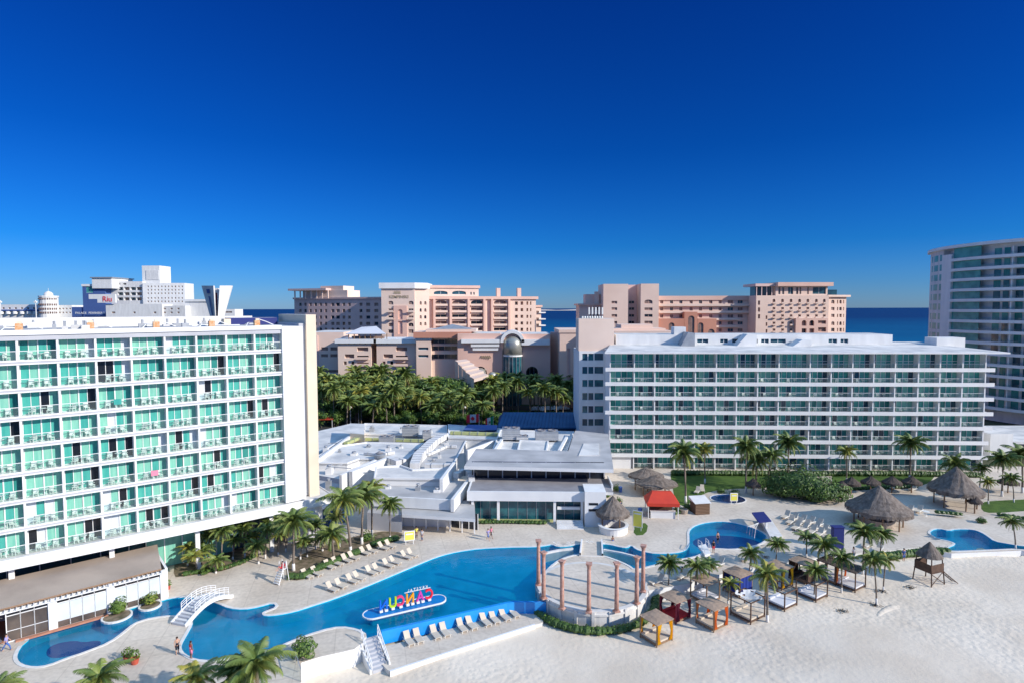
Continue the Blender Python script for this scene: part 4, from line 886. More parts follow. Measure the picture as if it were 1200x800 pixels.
O = org(168, 550); ublk(ra, off, 168, 188.5, 311.5, 552, 0, 18, [], 'white_stucco'); mb = MB(); mb.M = frame(org(168, 552), 0); u0, z0_ = hit(171.5, 328, org(168,552), 0); u1, z1 = hit(186, 317, org(168,552), 0); mb.box((u0,-.4,z0_),(u1,-.004,z1),'white_wall2'); mb.build('panel', ra, off)
O = org(124, 520); ublk(ra, off, 124, 190, 356.5, 520, 0, 16, rects(O, 0, [133,157.5,181.5], [366.5], [4,2.6,3], 2.2), 'white_stucco', O=O, glass='glass_brown', fm='white_paint', bars=0)
O = org(190, 522); ublk(ra, off, 190, 217, 358.5, 522, 0, 16, rects(O, 0, [193,201,209], [362,366.5], 2.6, 2), 'white_wall2', O=O, glass='glass_brown', fm='white_paint', bars=0)
O = org(217, 530); ublk(ra, off, 217, 252, 352.3, 530, 0, 16, [], 'white_stucco', cornice=('white_paint', 2, 1)); ublk(ra, off, 250, 275, 362.5, 528, 0, 16, rects(org(250,528), 0, [268], [366], 8, 2), 'white_stucco', glass='glass_brown', fm='white_paint')
O = org(104.5, 518); mb = MB(); mb.M = frame(O, 0); u1, z1 = hit(135, 345, O, 0); zb = hit(120, 355, O, 0)[1]; um, zm = hit(114, 350.6, O, 0); mb.box((0,0,zm),(u1,1.5,z1),'white_paint'); mb.box((um,0,zb),(u1,1.5,zm),'white_paint'); mb.build('sign_panel', ra, off)
u_, z_ = hit(126, 353.5, O, 0); place_text('Riu', 6.6, 'sign_red', frame(O,0) @ Matrix.Translation((u_, -.3, z_)), 'lettering', ra, off, bold=.0)
O = org(84, 539); u_, z_ = hit(107, 368, O, 0); place_text('PALACE  PENINSULA', 2.6, 'white_wall2', frame(O,0) @ Matrix.Translation((u_, -1.5, z_)), 'lettering', ra, off, bold=.06, sp=1.15)
p = Q(57, 361, 690); off = Vector((p.x, p.y, 0))
rb = thing('domed_hotel', 'distant white long hotel with a round domed corner turret', 'hotel', off)
O = org(-60, 690); ho = rects(O, 0, [4+7.2*k for k in range(7)], [361.5,366.5], 2.6, 2.0); ublk(rb, off, -60, 49, 357.3, 690, 0, 24, ho, 'white_stucco', O=O, glass='glass_brown', fm='white_paint', bars=0)
mb = MB(); mb.M = frame(O, 0); 
u0, z_ = hit(-50,364.8,O,0); u1 = hit(47,364.8,O,0)[0]; mb.box((u0,-2.5,z_),(u1,-.004,z_+1.6),'flank_blue')
for k in range(12): mb.lathe([(2.6,z_-3.5),(2.6,z_-.3)],8,'white_paint',(u0+(u1-u0)*(k+.5)/12,-1,0))
mb.build('awnings', rb, off)
O = org(67, 692); ublk(rb, off, 67, 84, 357.8, 692, 0, 24, rects(O, 0, [70,74,78,82], [362,366.5], 2, 1.8), 'white_stucco', O=O, glass='glass_brown', fm='white_paint', bars=0)
c = Q(57.5, 361, 684); zA = Q(57,370,680).z; zB = Q(57,346.8,680).z; mb = MB(); mb.lathe([(9.2,0),(9.2,zB)],16,'white_stucco',(c.x,684,0)); mb.lathe([(9.8,zB-1.5),(9.8,zB)],16,'white_paint',(c.x,684,.01)); mb.lathe([(4.6,0),(4.5,2),(3.4,4),(1.2,5.2),(.2,5.6),(.15,9)],14,'white_wall2',(c.x,684,zB)); mb.build('turret', rb, off)
mb = MB()
for j, y in enumerate((350.3,357,362,366.5)):
    z = Q(57,y,675).z
    for k in range(14):
        t0 = math.pi+math.pi*(k+.5)/14; x, yv = c.x+9.25*math.cos(t0), 684+9.25*math.sin(t0); mb = MB(); mb.cbox((x,yv,z),(1.0,1.0,2.2 if j else 1.6),'glass_brown'); mb.build('window', rb, off)
for i, x in enumerate((0.5, 42)):
    q = Q(x, 361, 640); mb = MB(); mb.lathe([(.5,0),(.4,Q(x,352,640).z)],8,'white_paint',(q.x,640,0)); mb.box((q.x-1.2,639,Q(x,355,640).z),(q.x+1.2,641,Q(x,353,640).z),'white_paint'); mb.build('mast', rb, off)
# pylon sign
c = Q(254.5, 361, 250); off = Vector((c.x, 250, 0)); py_ = thing('sign_pylon', 'flaring white sign pylon of slanted fins rising behind the left hotel roof', 'sign', off)
def px_(x, y, Y): q = Q(x, y, Y); return (q.x, Y, q.z)
for i, (tl, tr, bl, br, Y0, Y1, m) in enumerate(((236,250,247.5,252.5,252,247.5,'white_wall2'),(257.5,271.5,255,260,247.5,252,'white_stucco'))):
    mb = MB(); a_, b_, c_, d_ = Vector(px_(tl,335,Y0)), Vector(px_(tr,335,Y1)), Vector(px_(br,376,Y1)), Vector(px_(bl,376,Y0)); sft = Vector((0,1.2,0))
    ext = lambda v, w: v + (v-w)*1.0
    c2, d2 = c_ + (c_-b_)*.9, d_ + (d_-a_)*.9
    mb.face((d2,c2,b_,a_), m); mb.face((a_,b_,b_+sft,a_+sft), m); mb.face((a_+sft,b_+sft,c2+sft,d2+sft), m); mb.face((a_,a_+sft,d2+sft,d2), m); mb.face((b_,c2,c2+sft,b_+sft), m); mb.build('fin', py_, off)
    mb = MB(); s0 = Vector((0,-.12,0)); e = lambda s_, t_: (a_.lerp(b_, s_)).lerp(d_.lerp(c_, s_), t_) + s0
    mb.face((e(.35,.22),e(.65,.22),e(.65,.10),e(.35,.10)), 'flank_blue'); mb.face((e(.42,.85),e(.58,.85),e(.56,.3),e(.44,.3)), 'flank_blue'); mb.build('emblem', py_, off)
mb = MB(); a_ = Q(253.7,338,251); mb.box((a_.x-1.0,250.4,0),(a_.x+1.0,251.4,a_.z),'white_wall2'); mb.box((a_.x-.5,250,5),(a_.x+.5,250.38,a_.z-2),'maroon_cloth'); mb.build('core', py_, off)
# ------------------------------------------------------------------ low service roofs between the hotels
off = P(460, 560, 0); off.z = 0
lb = thing('service_building', 'sprawling low white flat roofed building with ducts between the two white hotels', 'building', off)
def rb_(pts, zt_, m='white_wall2', top='roof_white', name='roof_block', z0=0, par=0.0, root=None, o_=None):
    q = W2(pts, zt_); mb = MB(); mb.prism(q, z0, zt_, m, top)
    if par:
        qq = q if sum(q[i][0]*q[(i+1)%len(q)][1]-q[(i+1)%len(q)][0]*q[i][1] for i in range(len(q))) > 0 else q[::-1]
        ribbon(mb, qq, .3, zt_-.3, zt_+par, 'white_paint', 1, True)
        for k in range(len(qq)): pass
    mb.build(name, root or lb, off if o_ is None else o_); return q
rb_([(371,543),(407,543),(421,538),(478,538.5),(496,520),(430,518.5),(395,523),(371,535)], 4.6, par=.25)
rb_([(371,556),(399,561),(440,552),(440,541),(421,538.6),(407,543.6),(371,544)], 3.4, 'grey_side', 'roof_white')
rb_([(371,574),(395,574),(440,562),(440,556),(398,561.5),(371,557)], 2.6, 'white_wall2', 'roof_grey')
rb_([(438,561),(517,562),(531,552),(529,549),(484,551),(470,546),(440,548)], 5.2, 'white_stucco', 'roof_white', par=.3)
rb_([(437,580),(473,584),(530,585),(547,563),(517,562.5),(438,562)], 4.2, 'white_stucco', 'roof_grey', par=.0)
rb_([(471,602),(557,607.5),(556,586),(470,584.5)], 2.9, 'white_paint', 'roof_grey', 'canopy', z0=2.45)
rb_([(484,551),(529,549.5),(540,530),(548,514),(524,512),(510,522)], 4.5, 'white_wall2', 'roof_grey', par=.2)
rb_([(427,509),(524,512),(524,499.5),(427,497)], 4.3, 'white_stucco', 'roof_white', par=.4)
rb_([(410,507),(427,508.5),(427,496),(410,495.5)], 6.0, 'cream_wall', 'roof_white')
rb_([(424,519.2),(497,520),(524,512.5),(424,509.5)], 3.6, 'white_wall2', 'roof_grey')
rb_([(525,513),(586,516),(590,503),(525,498)], 5.0, 'white_stucco', 'roof_white', par=.3)
rb_([(371,531),(410,510),(410,496),(371,505)], 3.2, 'white_wall2', 'roof_white')
# stepped diagonal parapets
def wallseg(a_, b_, z0_, z1_, w, m='white_stucco', name='parapet', root=None, o_=None):
    p0, p1 = P(a_[0], a_[1], z1_), P(b_[0], b_[1], z1_); d = (p1-p0); d.z = 0; nn = Vector((-d.y, d.x, 0)).normalized()*w/2; mb = MB()
    mb.prism([(p0.x-nn.x,p0.y-nn.y),(p1.x-nn.x,p1.y-nn.y),(p1.x+nn.x,p1.y+nn.y),(p0.x+nn.x,p0.y+nn.y)], z0_, z1_, m); mb.build(name, root or lb, off if o_ is None else o_)
wallseg((399,556),(440,538), 2, 5.3, .5); wallseg((411,552),(452,536), 2, 5.6, .7); wallseg((371,538),(412,508.5), 3, 5.3, .5); wallseg((378,527),(412,508), 3, 4.6, .4)
wallseg((517,561),(532,541), 4, 6.3, .5); wallseg((530,584.5),(548,562), 3, 4.9, .5); wallseg((437,580),(530,585), 3, 4.6, .3); wallseg((547,527),(588,512), 4, 6.4, .4)
# ducts (lie on the roofs)
def duct(pts, z, w, h, label, name='air_duct', m='white_wall2', legs=True):
    q = [P(x, y, z) for x, y in pts]; o = Vector((q[0].x, q[0].y, z)); mb = MB(); rows = []
    for i, p_ in enumerate(q):
        d = (q[min(i+1,len(q)-1)]-q[max(i-1,0)]); d.z = 0; d.normalize(); nn = Vector((-d.y, d.x, 0))
        rows.append([mb.V(v) for v in (p_-nn*w/2, p_+nn*w/2, p_+nn*w/2+Vector((0,0,h)), p_-nn*w/2+Vector((0,0,h)))])
    for a_, b_ in zip(rows, rows[1:]):
        for k in range(4): mb.fi((a_[k], b_[k], b_[(k+1)%4], a_[(k+1)%4]), m)
    mb.fi(rows[0], m); mb.fi(rows[-1][::-1], m)
    for a_, b_ in zip(q, q[1:]):                      # joint flanges
        n = max(1, int((b_-a_).length/1.6)); d = (b_-a_).normalized(); nn = Vector((-d.y, d.x, 0))
        for k in range(n):
            c = a_.lerp(b_, (k+.5)/n); mb.prism([((c-nn*(w/2+.06)-d*.05).x,(c-nn*(w/2+.06)-d*.05).y),((c+nn*(w/2+.06)-d*.05).x,(c+nn*(w/2+.06)-d*.05).y),((c+nn*(w/2+.06)+d*.05).x,(c+nn*(w/2+.06)+d*.05).y),((c-nn*(w/2+.06)+d*.05).x,(c-nn*(w/2+.06)+d*.05).y)], z+.02, z+h+.06, 'grey_metal')
    one(mb, name, label, 'duct', o, 'ducts on the low roofs')
duct([(486,550),(490,538),(506,522),(521,513)], 4.7, 1.7, 1.2, 'wide white air duct running diagonally across the low roofs')
duct([(498,548),(528,548)], 4.6, .9, .8, 'short white air duct along the front of the pipe filled roof')
duct([(501,534),(523,524),(535,524)], 4.6, .5, .5, 'thin bent white duct on the roof right of the diagonal duct')
duct([(534,560),(543,555),(551,558),(553,567)], 4.5, 1.0, .9, 'fat white elbow duct beside the glass restaurant roof')
duct([(427,532),(445,534),(462,531)], 4.7, .5, .5, 'small white duct lying across the left low roof')
duct([(456,541),(466,545),(474,543)], 4.7, 1.1, 1.0, 'short white duct by the round roof fan')
duct([(424,515.5),(496,517.5)], 3.7, .7, .6, 'long yellow green insulated pipe run on the rear roof', m='leaf_duct')
duct([(528,508),(584,510)], 5.1, .8, .6, 'yellow green insulated pipe before the dark blue sheet roof', m='leaf_duct')
duct([(405,521),(421,514)], 4.7, .9, .6, 'pale yellow insulated pipe by the cream roof box', m='leaf_duct')
def acunit(px, py, z, w, d, h, rz, label):
    q = P(px, py, z); t = thing('air_conditioner', label, 'air conditioner', q, rz, 'roof air conditioners')
    mb = MB(); mb.box((-w/2,-d/2,.15),(w/2,d/2,h),'grey_metal'); 
    for k in (-1, 1): mb.box((k*w*.4-.05,-d/2,0),(k*w*.4+.05,d/2,.15),'rubber')
    for k in range(5): mb.box((-w/2+.05,-d/2-.03,.3+k*(h-.5)/5),(w/2-.05,-d/2-.002,.36+k*(h-.5)/5),'white_wall2')
    mb.build('casing', t)
    for k in (-1, 1):
        mb = MB(); mb.lathe([(w*.17,h),(w*.19,h+.18),(w*.15,h+.18),(w*.15,h+.05)],12,'roof_dark',(k*w*.23,0,0)); mb.build('fan', t)
acunit(481.5, 510, 4.4, 3.6, 2.4, 2.2, 0, 'tall grey air conditioner on the rear roof, left of the diagonal duct')
acunit(453.5, 519, 3.7, 3.2, 2, 1.6, 0, 'low grey air conditioner between green pipes on the rear roof')
acunit(500, 516, 3.7, 1.8, 1.8, 2.2, .2, 'small grey air conditioner at the top of the diagonal duct')
acunit(599, 514, 6.6, 3.6, 2.6, 2.3, 0, 'pale grey air conditioner on the restaurant back roof')
acunit(640.5, 515, 6.6, 4.6, 2.4, 1.9, 0, 'wide grey air conditioner near the blue roofed hall')
acunit(612, 515, 6.6, 2.4, 1.6, .9, 0, 'flat grey air conditioner between two larger roof units')
q = P(445, 537, 4.7); t = thing('roof_fan', 'round grey extractor fan standing on the left low roof', 'fan', q)
mb = MB(); mb.lathe([(.9,0),(1.1,.4),(1.15,.9),(.8,1.0)],14,'grey_metal'); mb.build('housing', t); mb = MB(); mb.lathe([(.5,1.0),(.7,1.15),(.1,1.5)],14,'roof_dark'); mb.build('cowl', t)
# dark blue sheet roof behind the pipes
q = W2([(543,503),(582,503),(583,497.5),(548,497)], 5.6); mb = MB(); mb.prism(q, 5.3, 5.6, 'blue_wall', 'flank_blue'); mb.build('sheet_roof', lb, off)
rq = random.Random(19); _lb = lb
for k, (x, y) in enumerate([(382,527),(398,529),(415,532),(432,523),(470,524),(455,527),(487,529),(462,555),(482,557),(455,571),(490,573),(512,575),(436,503),(470,504),(505,505),(515,535),(508,541),(386,549),(385,565),(523,520),(540,508),(560,509)]):
    z_ = 4.7 if y < 540 else 4.3; q = P(x, y, z_); w = rq.uniform(.25,.6); h = rq.uniform(.3,.9); v = MB(); v.box((q.x-w,q.y-w,z_-1.4),(q.x+w,q.y+w,z_+h*.6),rq.choice(['white_wall2','grey_metal','white_paint'])); v.lathe([(w*.5,z_+h*.6),(w*.5,z_+h),(w*.8,z_+h),(w*.7,z_+h+.15)],8,'grey_metal',(q.x,q.y,0)); v.build('roof_vent', lb, off)
for k in range(9):
    x = 374+rq.uniform(0,120); y = 500+rq.uniform(8,70); a0 = P(x, y, 4.75); b0 = P(x+rq.uniform(8,26), y+rq.uniform(-5,5), 4.75); v = MB(); v.tube([a0,b0],.07,'grey_metal',5); v.build('roof_pipe', lb, off)

# posts and glass of the front canopy
p0, p1 = P(472, 616, 0), P(556, 625, 0)
mb = MB()
for k in range(7):
    c = p0.lerp(p1, k/6); mb.box((c.x-.09,c.y-.09,0),(c.x+.09,c.y+.09,2.45),'white_paint')
mb.build('canopy_post', lb, off)
d = p1-p0; nn = Vector((-d.y, d.x, 0)).normalized(); a_, b_ = p0+nn*1.6, p1+nn*1.6; mb = MB(); mb.face((a_, b_, b_+Vector((0,0,2.44)), a_+Vector((0,0,2.44))), 'glass_dark')
for k in range(9): c = a_.lerp(b_, k/8); mb.box((c.x-.05,c.y-.1,0),(c.x+.05,c.y-.01,2.44),'white_paint')
mb.build('canopy_glass', lb, off)
mb = MB(); a2, b2 = W2([(440,600),(472,601)], 2.4); mb.prism(W2([(430,600),(471,603),(471,590),(437,588)], 2.6), 0, 2.6, 'grey_side', 'roof_grey'); mb.build('roof_block', lb, off)
# ------------------------------------------------------------------ glass fronted restaurant
p = P(550, 612, 0); off = Vector((p.x, p.y, 0)); rt = thing('restaurant', 'two level glass fronted restaurant with wide grey flat roofs facing the plaza', 'restaurant', off)
a = math.atan2(P(700,613.5,0).y-p.y, P(700,613.5,0).x-p.x); O = (p.x, p.y); Mr = frame(O, a)
def hu(px, py): return hit(px, py, O, a)
ue = hu(684, 600)[0]; zf0 = hu(620, 586)[1]; zf1 = hu(620, 575)[1]
mb = MB(); mb.M = Mr; mb.box((0,-.35,zf0),(ue+.2,0,zf1),'white_paint'); mb.box((0,0,zf1-.5),(ue+4.5,7.2,zf1-.06),'white_wall2','roof_dark'); mb.box((-.3,-.35,zf0),(-.003,7.2,zf1),'white_paint'); mb.box((ue+4.5,2.0,zf1-.5),(ue+4.7,7.2,zf1+.5),'white_paint'); mb.build('lower_roof', rt, off)
mb = MB(); mb.M = Mr; mb.box((.25,.9,.05),(ue,1.0,zf0+.2),'glass_teal_b')
for k in range(13): u = .25+(ue-.25)*k/12; mb.box((u-.03,.84,.05),(u+.03,.898,zf0),'grey_metal')
mb.box((.25,.7,.0),(ue,.88,.35),'leaf_duct'); mb.build('glass_front', rt, off)
for x in (554,584,650,682):
    u = hu(x, 600)[0]; mb = MB(); mb.M = Mr; mb.box((u-.2,-.1,0),(u+.2,.3,zf0),'white_paint'); mb.build('column', rt, off)
mb = MB(); mb.M = Mr; u0, z1 = hu(651, 594); u1, zb = hu(680, 597.5); mb.box((u0+.3,.3,zb),(u1,.8,z1),'white_paint'); mb.box((u0+.3,.5,zb),(u1,.7,zb+.35),'white_paint'); mb.build('stair_beam', rt, off)
mb = MB(); mb.M = Mr; mb.box((-.3,7.3,0),(ue+4,7.6,zf1+2.6),'glass_dark'); 
for k in range(10): u = (ue+4)*k/9; mb.box((u-.09,7.15,zf1),(u+.09,7.29,zf1+2.6),'grey_side')
mb.build('upper_glass', rt, off)
zu = 7.6; rb_([(544,545.5),(719,549.5),(713,508),(674,504),(666,528),(558,525)], zu, 'white_paint', 'roof_grey', 'upper_roof', zu-.55, root=rt, o_=off)
rb_([(560,540),(700,542),(705,515),(680,512),(672,532),(575,529)], zu-.6, 'white_wall2', 'roof_white', 'inner_wall', 0, root=rt, o_=off)
rb_([(577,527),(665,529.5),(673,506),(586,504)], 6.4, 'white_stucco', 'roof_white', 'rear_roof', 0, .25, root=rt, o_=off)
rb_([(606,527.5),(641,528.5),(643,517),(609,516)], 6.9, 'white_stucco', 'roof_white', 'rear_roof', 6.4, .2, root=rt, o_=off)
rb_([(678,533),(702,533),(702,519),(684,519)], zu+.12, 'roof_white', 'roof_white', 'roof_patch', zu-.1, root=rt, o_=off)
wallseg((655,527),(664,511), 6.3, 7.4, .5, 'white_stucco', 'parapet', rt, off); wallseg((580,526),(588,514), 6.3, 7.2, .5, 'white_stucco', 'parapet', rt, off)
p0 = hu(684.5, 600)[0]; u1 = hu(709, 600)[0]; mb = MB(); mb.M = Mr; zc_ = hu(690, 573)[1]; mb.box((p0,-1.2,0),(u1,3,zc_),'white_paint','white_stucco')
for y in (587,594): z_ = hu(690, y)[1]; mb.box((p0+.6,-1.24,z_-.18),(u1-1.2,-1.204,z_+.18),'shadow_glass')
mb.build('corner_block', rt, off)
mb = MB(); mb.M = Mr; us_ = hu(652, 612)[0]
for k in range(5): mb.box((us_,-2.4+.4*k,0),(ue-.2,-2.0+.4*k,.15*(k+1)),'white_wall2')
mb.build('front_steps', rt, off)
# hall with the blue roof
p = P(625, 505, 4.0); off = Vector((p.x, p.y, 0)); bh = thing('blue_hall', 'long hall with a deep blue pitched roof left of the right hotel', 'building', off)
a_, b_ = P(583,500.5,5.2), P(680,500.5,5.2); c_, d_ = Q(590,482.5,b_.y+7), Q(680,482.5,b_.y+7); mb = MB(); e = Vector((0,0,-.3))
mb.face((a_,b_,d_,c_),'blue_roof'); mb.face((a_+e,b_+e,b_,a_),'blue_roof'); mb.face((c_,d_,Vector((d_.x,d_.y+7,a_.z)),Vector((c_.x,c_.y+7,a_.z))),'blue_roof'); mb.face((a_,c_,Vector((a_.x,c_.y+7,a_.z))),'blue_wall')
for k in range(24):
    x0 = a_.lerp(b_, k/23); x1 = c_.lerp(d_, k/23); mb.tube([x0+Vector((0,0,.05)), x1+Vector((0,0,.05))], .05, 'blue_roof', 4)
mb.build('roof', bh, off); mb = MB(); mb.box((a_.x+1,a_.y+.8,0),(b_.x,a_.y+12,a_.z-.05),'blue_wall'); mb.box((a_.x+8,a_.y+.7,.5),(a_.x+10,a_.y+.795,4),'shadow_glass'); mb.build('wall', bh, off)
# ------------------------------------------------------------------ brown roofed pool pavilion
pA, pB = P(35,745,0), P(195,700,0); a = math.atan2(pB.y-pA.y, pB.x-pA.x); O = (pB.x, pB.y); Mp = frame(O, a); off = Vector((pB.x, pB.y, 0)); LP = -32
pv = thing('pool_pavilion', 'low pool bar pavilion with brown flat roof and white roller screens, bottom left', 'pavilion', off)
def pu(px, py): return hit(px, py, O, a)
mb = MB(); mb.M = Mp; mb.prism([(LP,-.1),(-.4,-.1),(.4,7.0),(LP,7.0)], 3.42, lambda q: 3.6+q[1]*.06, 'wood_mid', 'roof_brown'); mb.build('roof', pv, off)
mb = MB(); mb.M = Mp
u = LP
while u < -.2: mb.box((u,-.6,3.25),(u+.09,.5,3.38),'white_paint'); u += .45
mb.box((LP,-.5,3.12),(.1,-.4,3.24),'white_paint'); mb.box((LP,-.02,3.0),(.2,.2,3.24),'white_paint'); mb.build('pergola_rafters', pv, off)
pc1 = pu(62, 725)[0]; pc2 = pu(130, 710)[0]; pc3 = pu(192,690)[0]
for u in (pc1, pc2, pc3):
    mb = MB(); mb.M = Mp; mb.box((u-.35,-.18,0),(u+.35,.28,3.3),'white_paint'); mb.build('pillar', pv, off)
mb = MB(); mb.M = Mp; mb.box((LP,5.6,0),(.2,5.9,3.4),'white_wall2'); mb.box((LP,.1,.02),(0,5.6,.06),'terracotta'); mb.box((0,.2,0),(.25,5.9,3.4),'white_paint'); mb.build('back_wall', pv, off)
def screens(u0, u1, n, blind):
    for k in range(n):
        x0, x1 = u0+(u1-u0)*k/n, u0+(u1-u0)*(k+1)/n; mb = MB(); mb.M = Mp
        for x in (x0, x1): mb.box((x-.04,-.06,0),(x+.04,.06,3.1),'white_paint')
        mb.box((x0,-.05,2.62),(x1,.05,2.70),'white_paint'); mb.box((x0+.05,.0,2.71),(x1-.05,.03,3.0),'shadow_glass'); mb.box((x0,-.05,.0),(x1,.05,.08),'white_paint')
        if blind: mb.box((x0,-.05,.75),(x1,.05,.80),'white_paint'); mb.box((x0+.05,.01,.1),(x1-.05,.03,.74),'glass_smoke')
        else: mb.box((x0+.05,.01,.1),(x1-.05,.03,2.6),'glass_smoke'); mb.box((x0,-.05,1.1),(x1,.05,1.15),'white_paint')
        mb.build('window_bay', pv, off)
        if blind: b = MB(); b.M = Mp; b.box((x0+.04,-.09,.8 if not (n == 4 and k == 3 and u0 < -10) else .1),(x1-.04,-.062,2.6),'screen_white'); b.build('roller_screen', pv, off)
screens(pc1+.35, pc2-.35, 4, True); screens(pc2+.35, pc3-.35, 4, True); screens(pu(8,745)[0], pc1-.35, 3, False); screens(LP, pu(8,745)[0]-2.4, 7, False)
mb = MB(); mb.M = Mp; mb.box((pc1-3,-.55,-.05),(pc2-.3,-.1,.12),'terracotta'); mb.build('terracotta_ledge', pv, off)
mb = MB(); mb.M = Mp; mb.box((pu(8,745)[0]-2.2,.3,0.07),(pu(8,745)[0]-.4,1.5,.09),'roof_dark'); mb.build('doormat', pv, off)
# ------------------------------------------------------------------ plants
def frond(mb, c, az, el, L, droop, m, rs, nl=20, sag=.45):
    pts = []; p = Vector(c); n = 9; d = Vector((math.cos(az), math.sin(az), 0)); sd = Vector((-math.sin(az), math.cos(az), 0))
    tw = rs.uniform(-.25, .25)
    for i in range(n+1):
        pts.append(p.copy()); e = el - droop*((i+.5)/n)**1.3
        p = p + (d*math.cos(e) + Vector((0,0,1))*math.sin(e) + sd*tw*.15*i/n)*(L/n)
    def at(t): 
        x = t*n; i = min(int(x), n-1); return pts[i].lerp(pts[i+1], x-i), (pts[i+1]-pts[i]).normalized()
    mb.tube([pts[0], pts[3], pts[6], pts[9]], [.045, .035, .022, .008], m, 3)
    for k in range(nl):
        t = .10 + .9*k/(nl-1); q, dr = at(min(t, .999)); s = (q-pts[0]).length
        ln = L*.27*(math.sin(math.pi*(.16+.76*t))**.7)*rs.uniform(.85,1.1); wv = .034 if L > 2 else .028
        for sgn in (-1, 1):
            v = (sd*sgn*.85 + dr*.55 + Vector((0,0,-1))*(sag+rs.uniform(-.15,.2))).normalized()
            tip = q + v*ln + Vector((0,0,-.12*ln)); mid = q + v*ln*.55
            mb.face((q-dr*wv, q+dr*wv, mid+dr*wv*.8, tip), m)
def mk_palm(h, nf, L, seed, mats, lean=.06, tr=.15, white=True, dead=2, nuts=True):
    def f():
        rs = random.Random(seed); t = thing('coconut_palm', 'coconut palm', 'palm tree'); az = rs.uniform(0, 6.28); lx, ly = math.cos(az)*lean*h, math.sin(az)*lean*h
        pts = [(lx*(s**1.8), ly*(s**1.8), h*s-.1*(s == 0)) for s in (0,.06,.15,.3,.5,.7,.88,1)]
        rr = [tr*1.45, tr*1.1, tr, tr*.92, tr*.85, tr*.78, tr*.74, tr*.9]
        mb = MB(); mb.tube(pts, rr, 'trunk', 8)
        if white: mb.tube([pts[0], pts[1], pts[2]], [tr*1.5, tr*1.16, tr*1.06], 'bark_white', 8)
        mb.build('trunk', t, smooth=True)
        mb = MB(); c = Vector((lx, ly, h))
        nf2 = int(nf*1.2)
        for k in range(nf2):
            r_ = k/nf2; el = 1.35 - 1.75*r_ + rs.uniform(-.12,.12); a = k*2.399 + rs.uniform(-.25,.25); LL = L*(.72+.28*math.sin(math.pi*min(1, r_*1.25)))*rs.uniform(.9,1.08)
            m = mats[0] if rs.random() < .6 else mats[1]
            if r_ > .82 and rs.random() < .5: m = mats[2]
            frond(mb, c, a, el, LL, 1.25+.5*r_+rs.uniform(-.15,.2), m, rs, 42, .35+.5*r_)
        for k in range(dead): frond(mb, c-Vector((0,0,.15)), rs.uniform(0,6.28), -.7, L*.7, .9, 'frond_dead', rs, 12, .8)
        mb.build('crown', t)
        if nuts:
            mb = MB()
            for k in range(7): a = rs.uniform(0,6.28); mb.ball(c+Vector((.28*math.cos(a),.28*math.sin(a),-.3-.2*rs.random())), .13, 'coconut', 6, 4)
            mb.build('coconuts', t)
        return t
    return f
GM = ('frond','frond_dark','frond_yellow'); GY = ('frond','frond_yellow','frond_yellow'); GD = ('frond_dark','frond','frond')
PALM = [Pool(mk_palm(6, 24, 3.0, 3, GM)), Pool(mk_palm(6, 20, 3.0, 9, GM, .12)), Pool(mk_palm(6, 27, 3.0, 21, GD, .04)), Pool(mk_palm(6, 18, 2.9, 33, GY, .08)), Pool(mk_palm(3.2, 20, 3.0, 41, GM, .10, .17, True, 1, False))]
GP = [Pool(mk_palm(6, 26, 3.0, 63, GM, .08, .15, False)), Pool(mk_palm(6, 24, 3.0, 74, GD, .05, .15, False)), Pool(mk_palm(6, 22, 3.0, 85, GY, .1, .15, False)), Pool(mk_palm(6, 28, 3.0, 96, GM, .03, .15, False, 4))]
PH = [6, 6, 6, 6, 3.2, 9]
def palm(px, py, cy, kind, label, rz=None, crown=1.0, z=0.0, fixsand=False, group=None):
    q = PS(px, py) if fixsand else P(px, py, z)
    h = Q(px, cy, q.y).z - q.z; s = h/PH[kind]
    o = PALM[kind].put(q, rz if rz is not None else R.uniform(0, 6.28), 1, label, group); o.scale = (crown*1.0, crown*1.0, s)
    if kind != 5: 
        k = .86*min(1.2, max(.75, s))
        o.scale = (crown*k, crown*k, s)
    return o
# palms of the left garden
for a in [(220,662,641,3,'short bushy palm nearest the brown roofed pavilion in left garden bed'),(236,664,645,4,'low palm between the bushy end palm and the taller garden palms'),(260,663,623,0,'palm with orange coconut clusters, left part of the hotel garden bed'),(253,671,656,4,'tiny yellowish palm at the front of the left garden bed'),(273,655,632,1,'slim palm just right of the coconut bearing garden palm'),(287,653,618,2,'palm in the middle of the left garden row beneath the hotel podium'),
          (297,650,628,3,'yellow green palm right of the middle palm in the left garden row'),(311,654,620,1,'palm beside the white lifeguard chair shadow, left garden row'),(326,650,626,3,'palm leaning over the lawn chairs behind the white lifeguard chair'),(344,668,611,2,'largest dark palm standing right of the white lifeguard chair',None,1.25),(360,652,634,3,'small orange tinged palm right of the largest garden palm'),
          (391,655,626,4,'short young palm in bed behind the rear lounger row'),(411,649,585,1,'leftmost tall palm of the trio in front of the low white roofs',None,1.15),(424,637,582,0,'middle tall palm of the trio in front of the low white roofs',None,1.2),(436,628,575,3,'yellow tinged tall palm behind the middle of the trio'),(457,633,592,2,'right hand palm of the trio, before the white canopy',None,1.05),(398,640,606,1,'slender palm behind the leftmost palm of the tall trio'),
          (245,656,628,0,'palm standing behind the coconut bearing palm, close to the pale green lobby glass'),(318,645,612,2,'dark palm deep in the garden, just under the hotel podium edge'),(335,646,618,0,'palm behind the largest garden palm, against the podium shade'),(370,643,615,2,'palm between the hotel corner and the tall trio'),(231,670,650,3,'short spreading palm at the front left of the garden bed'),(352,655,632,1,'palm tucked close behind the largest garden palm on its right'),
          (303,660,640,4,'stubby palm at the right end of the lower planting bed'),(378,645,630,4,'small palm near the hotel corner drum')]:
    palm(*a)
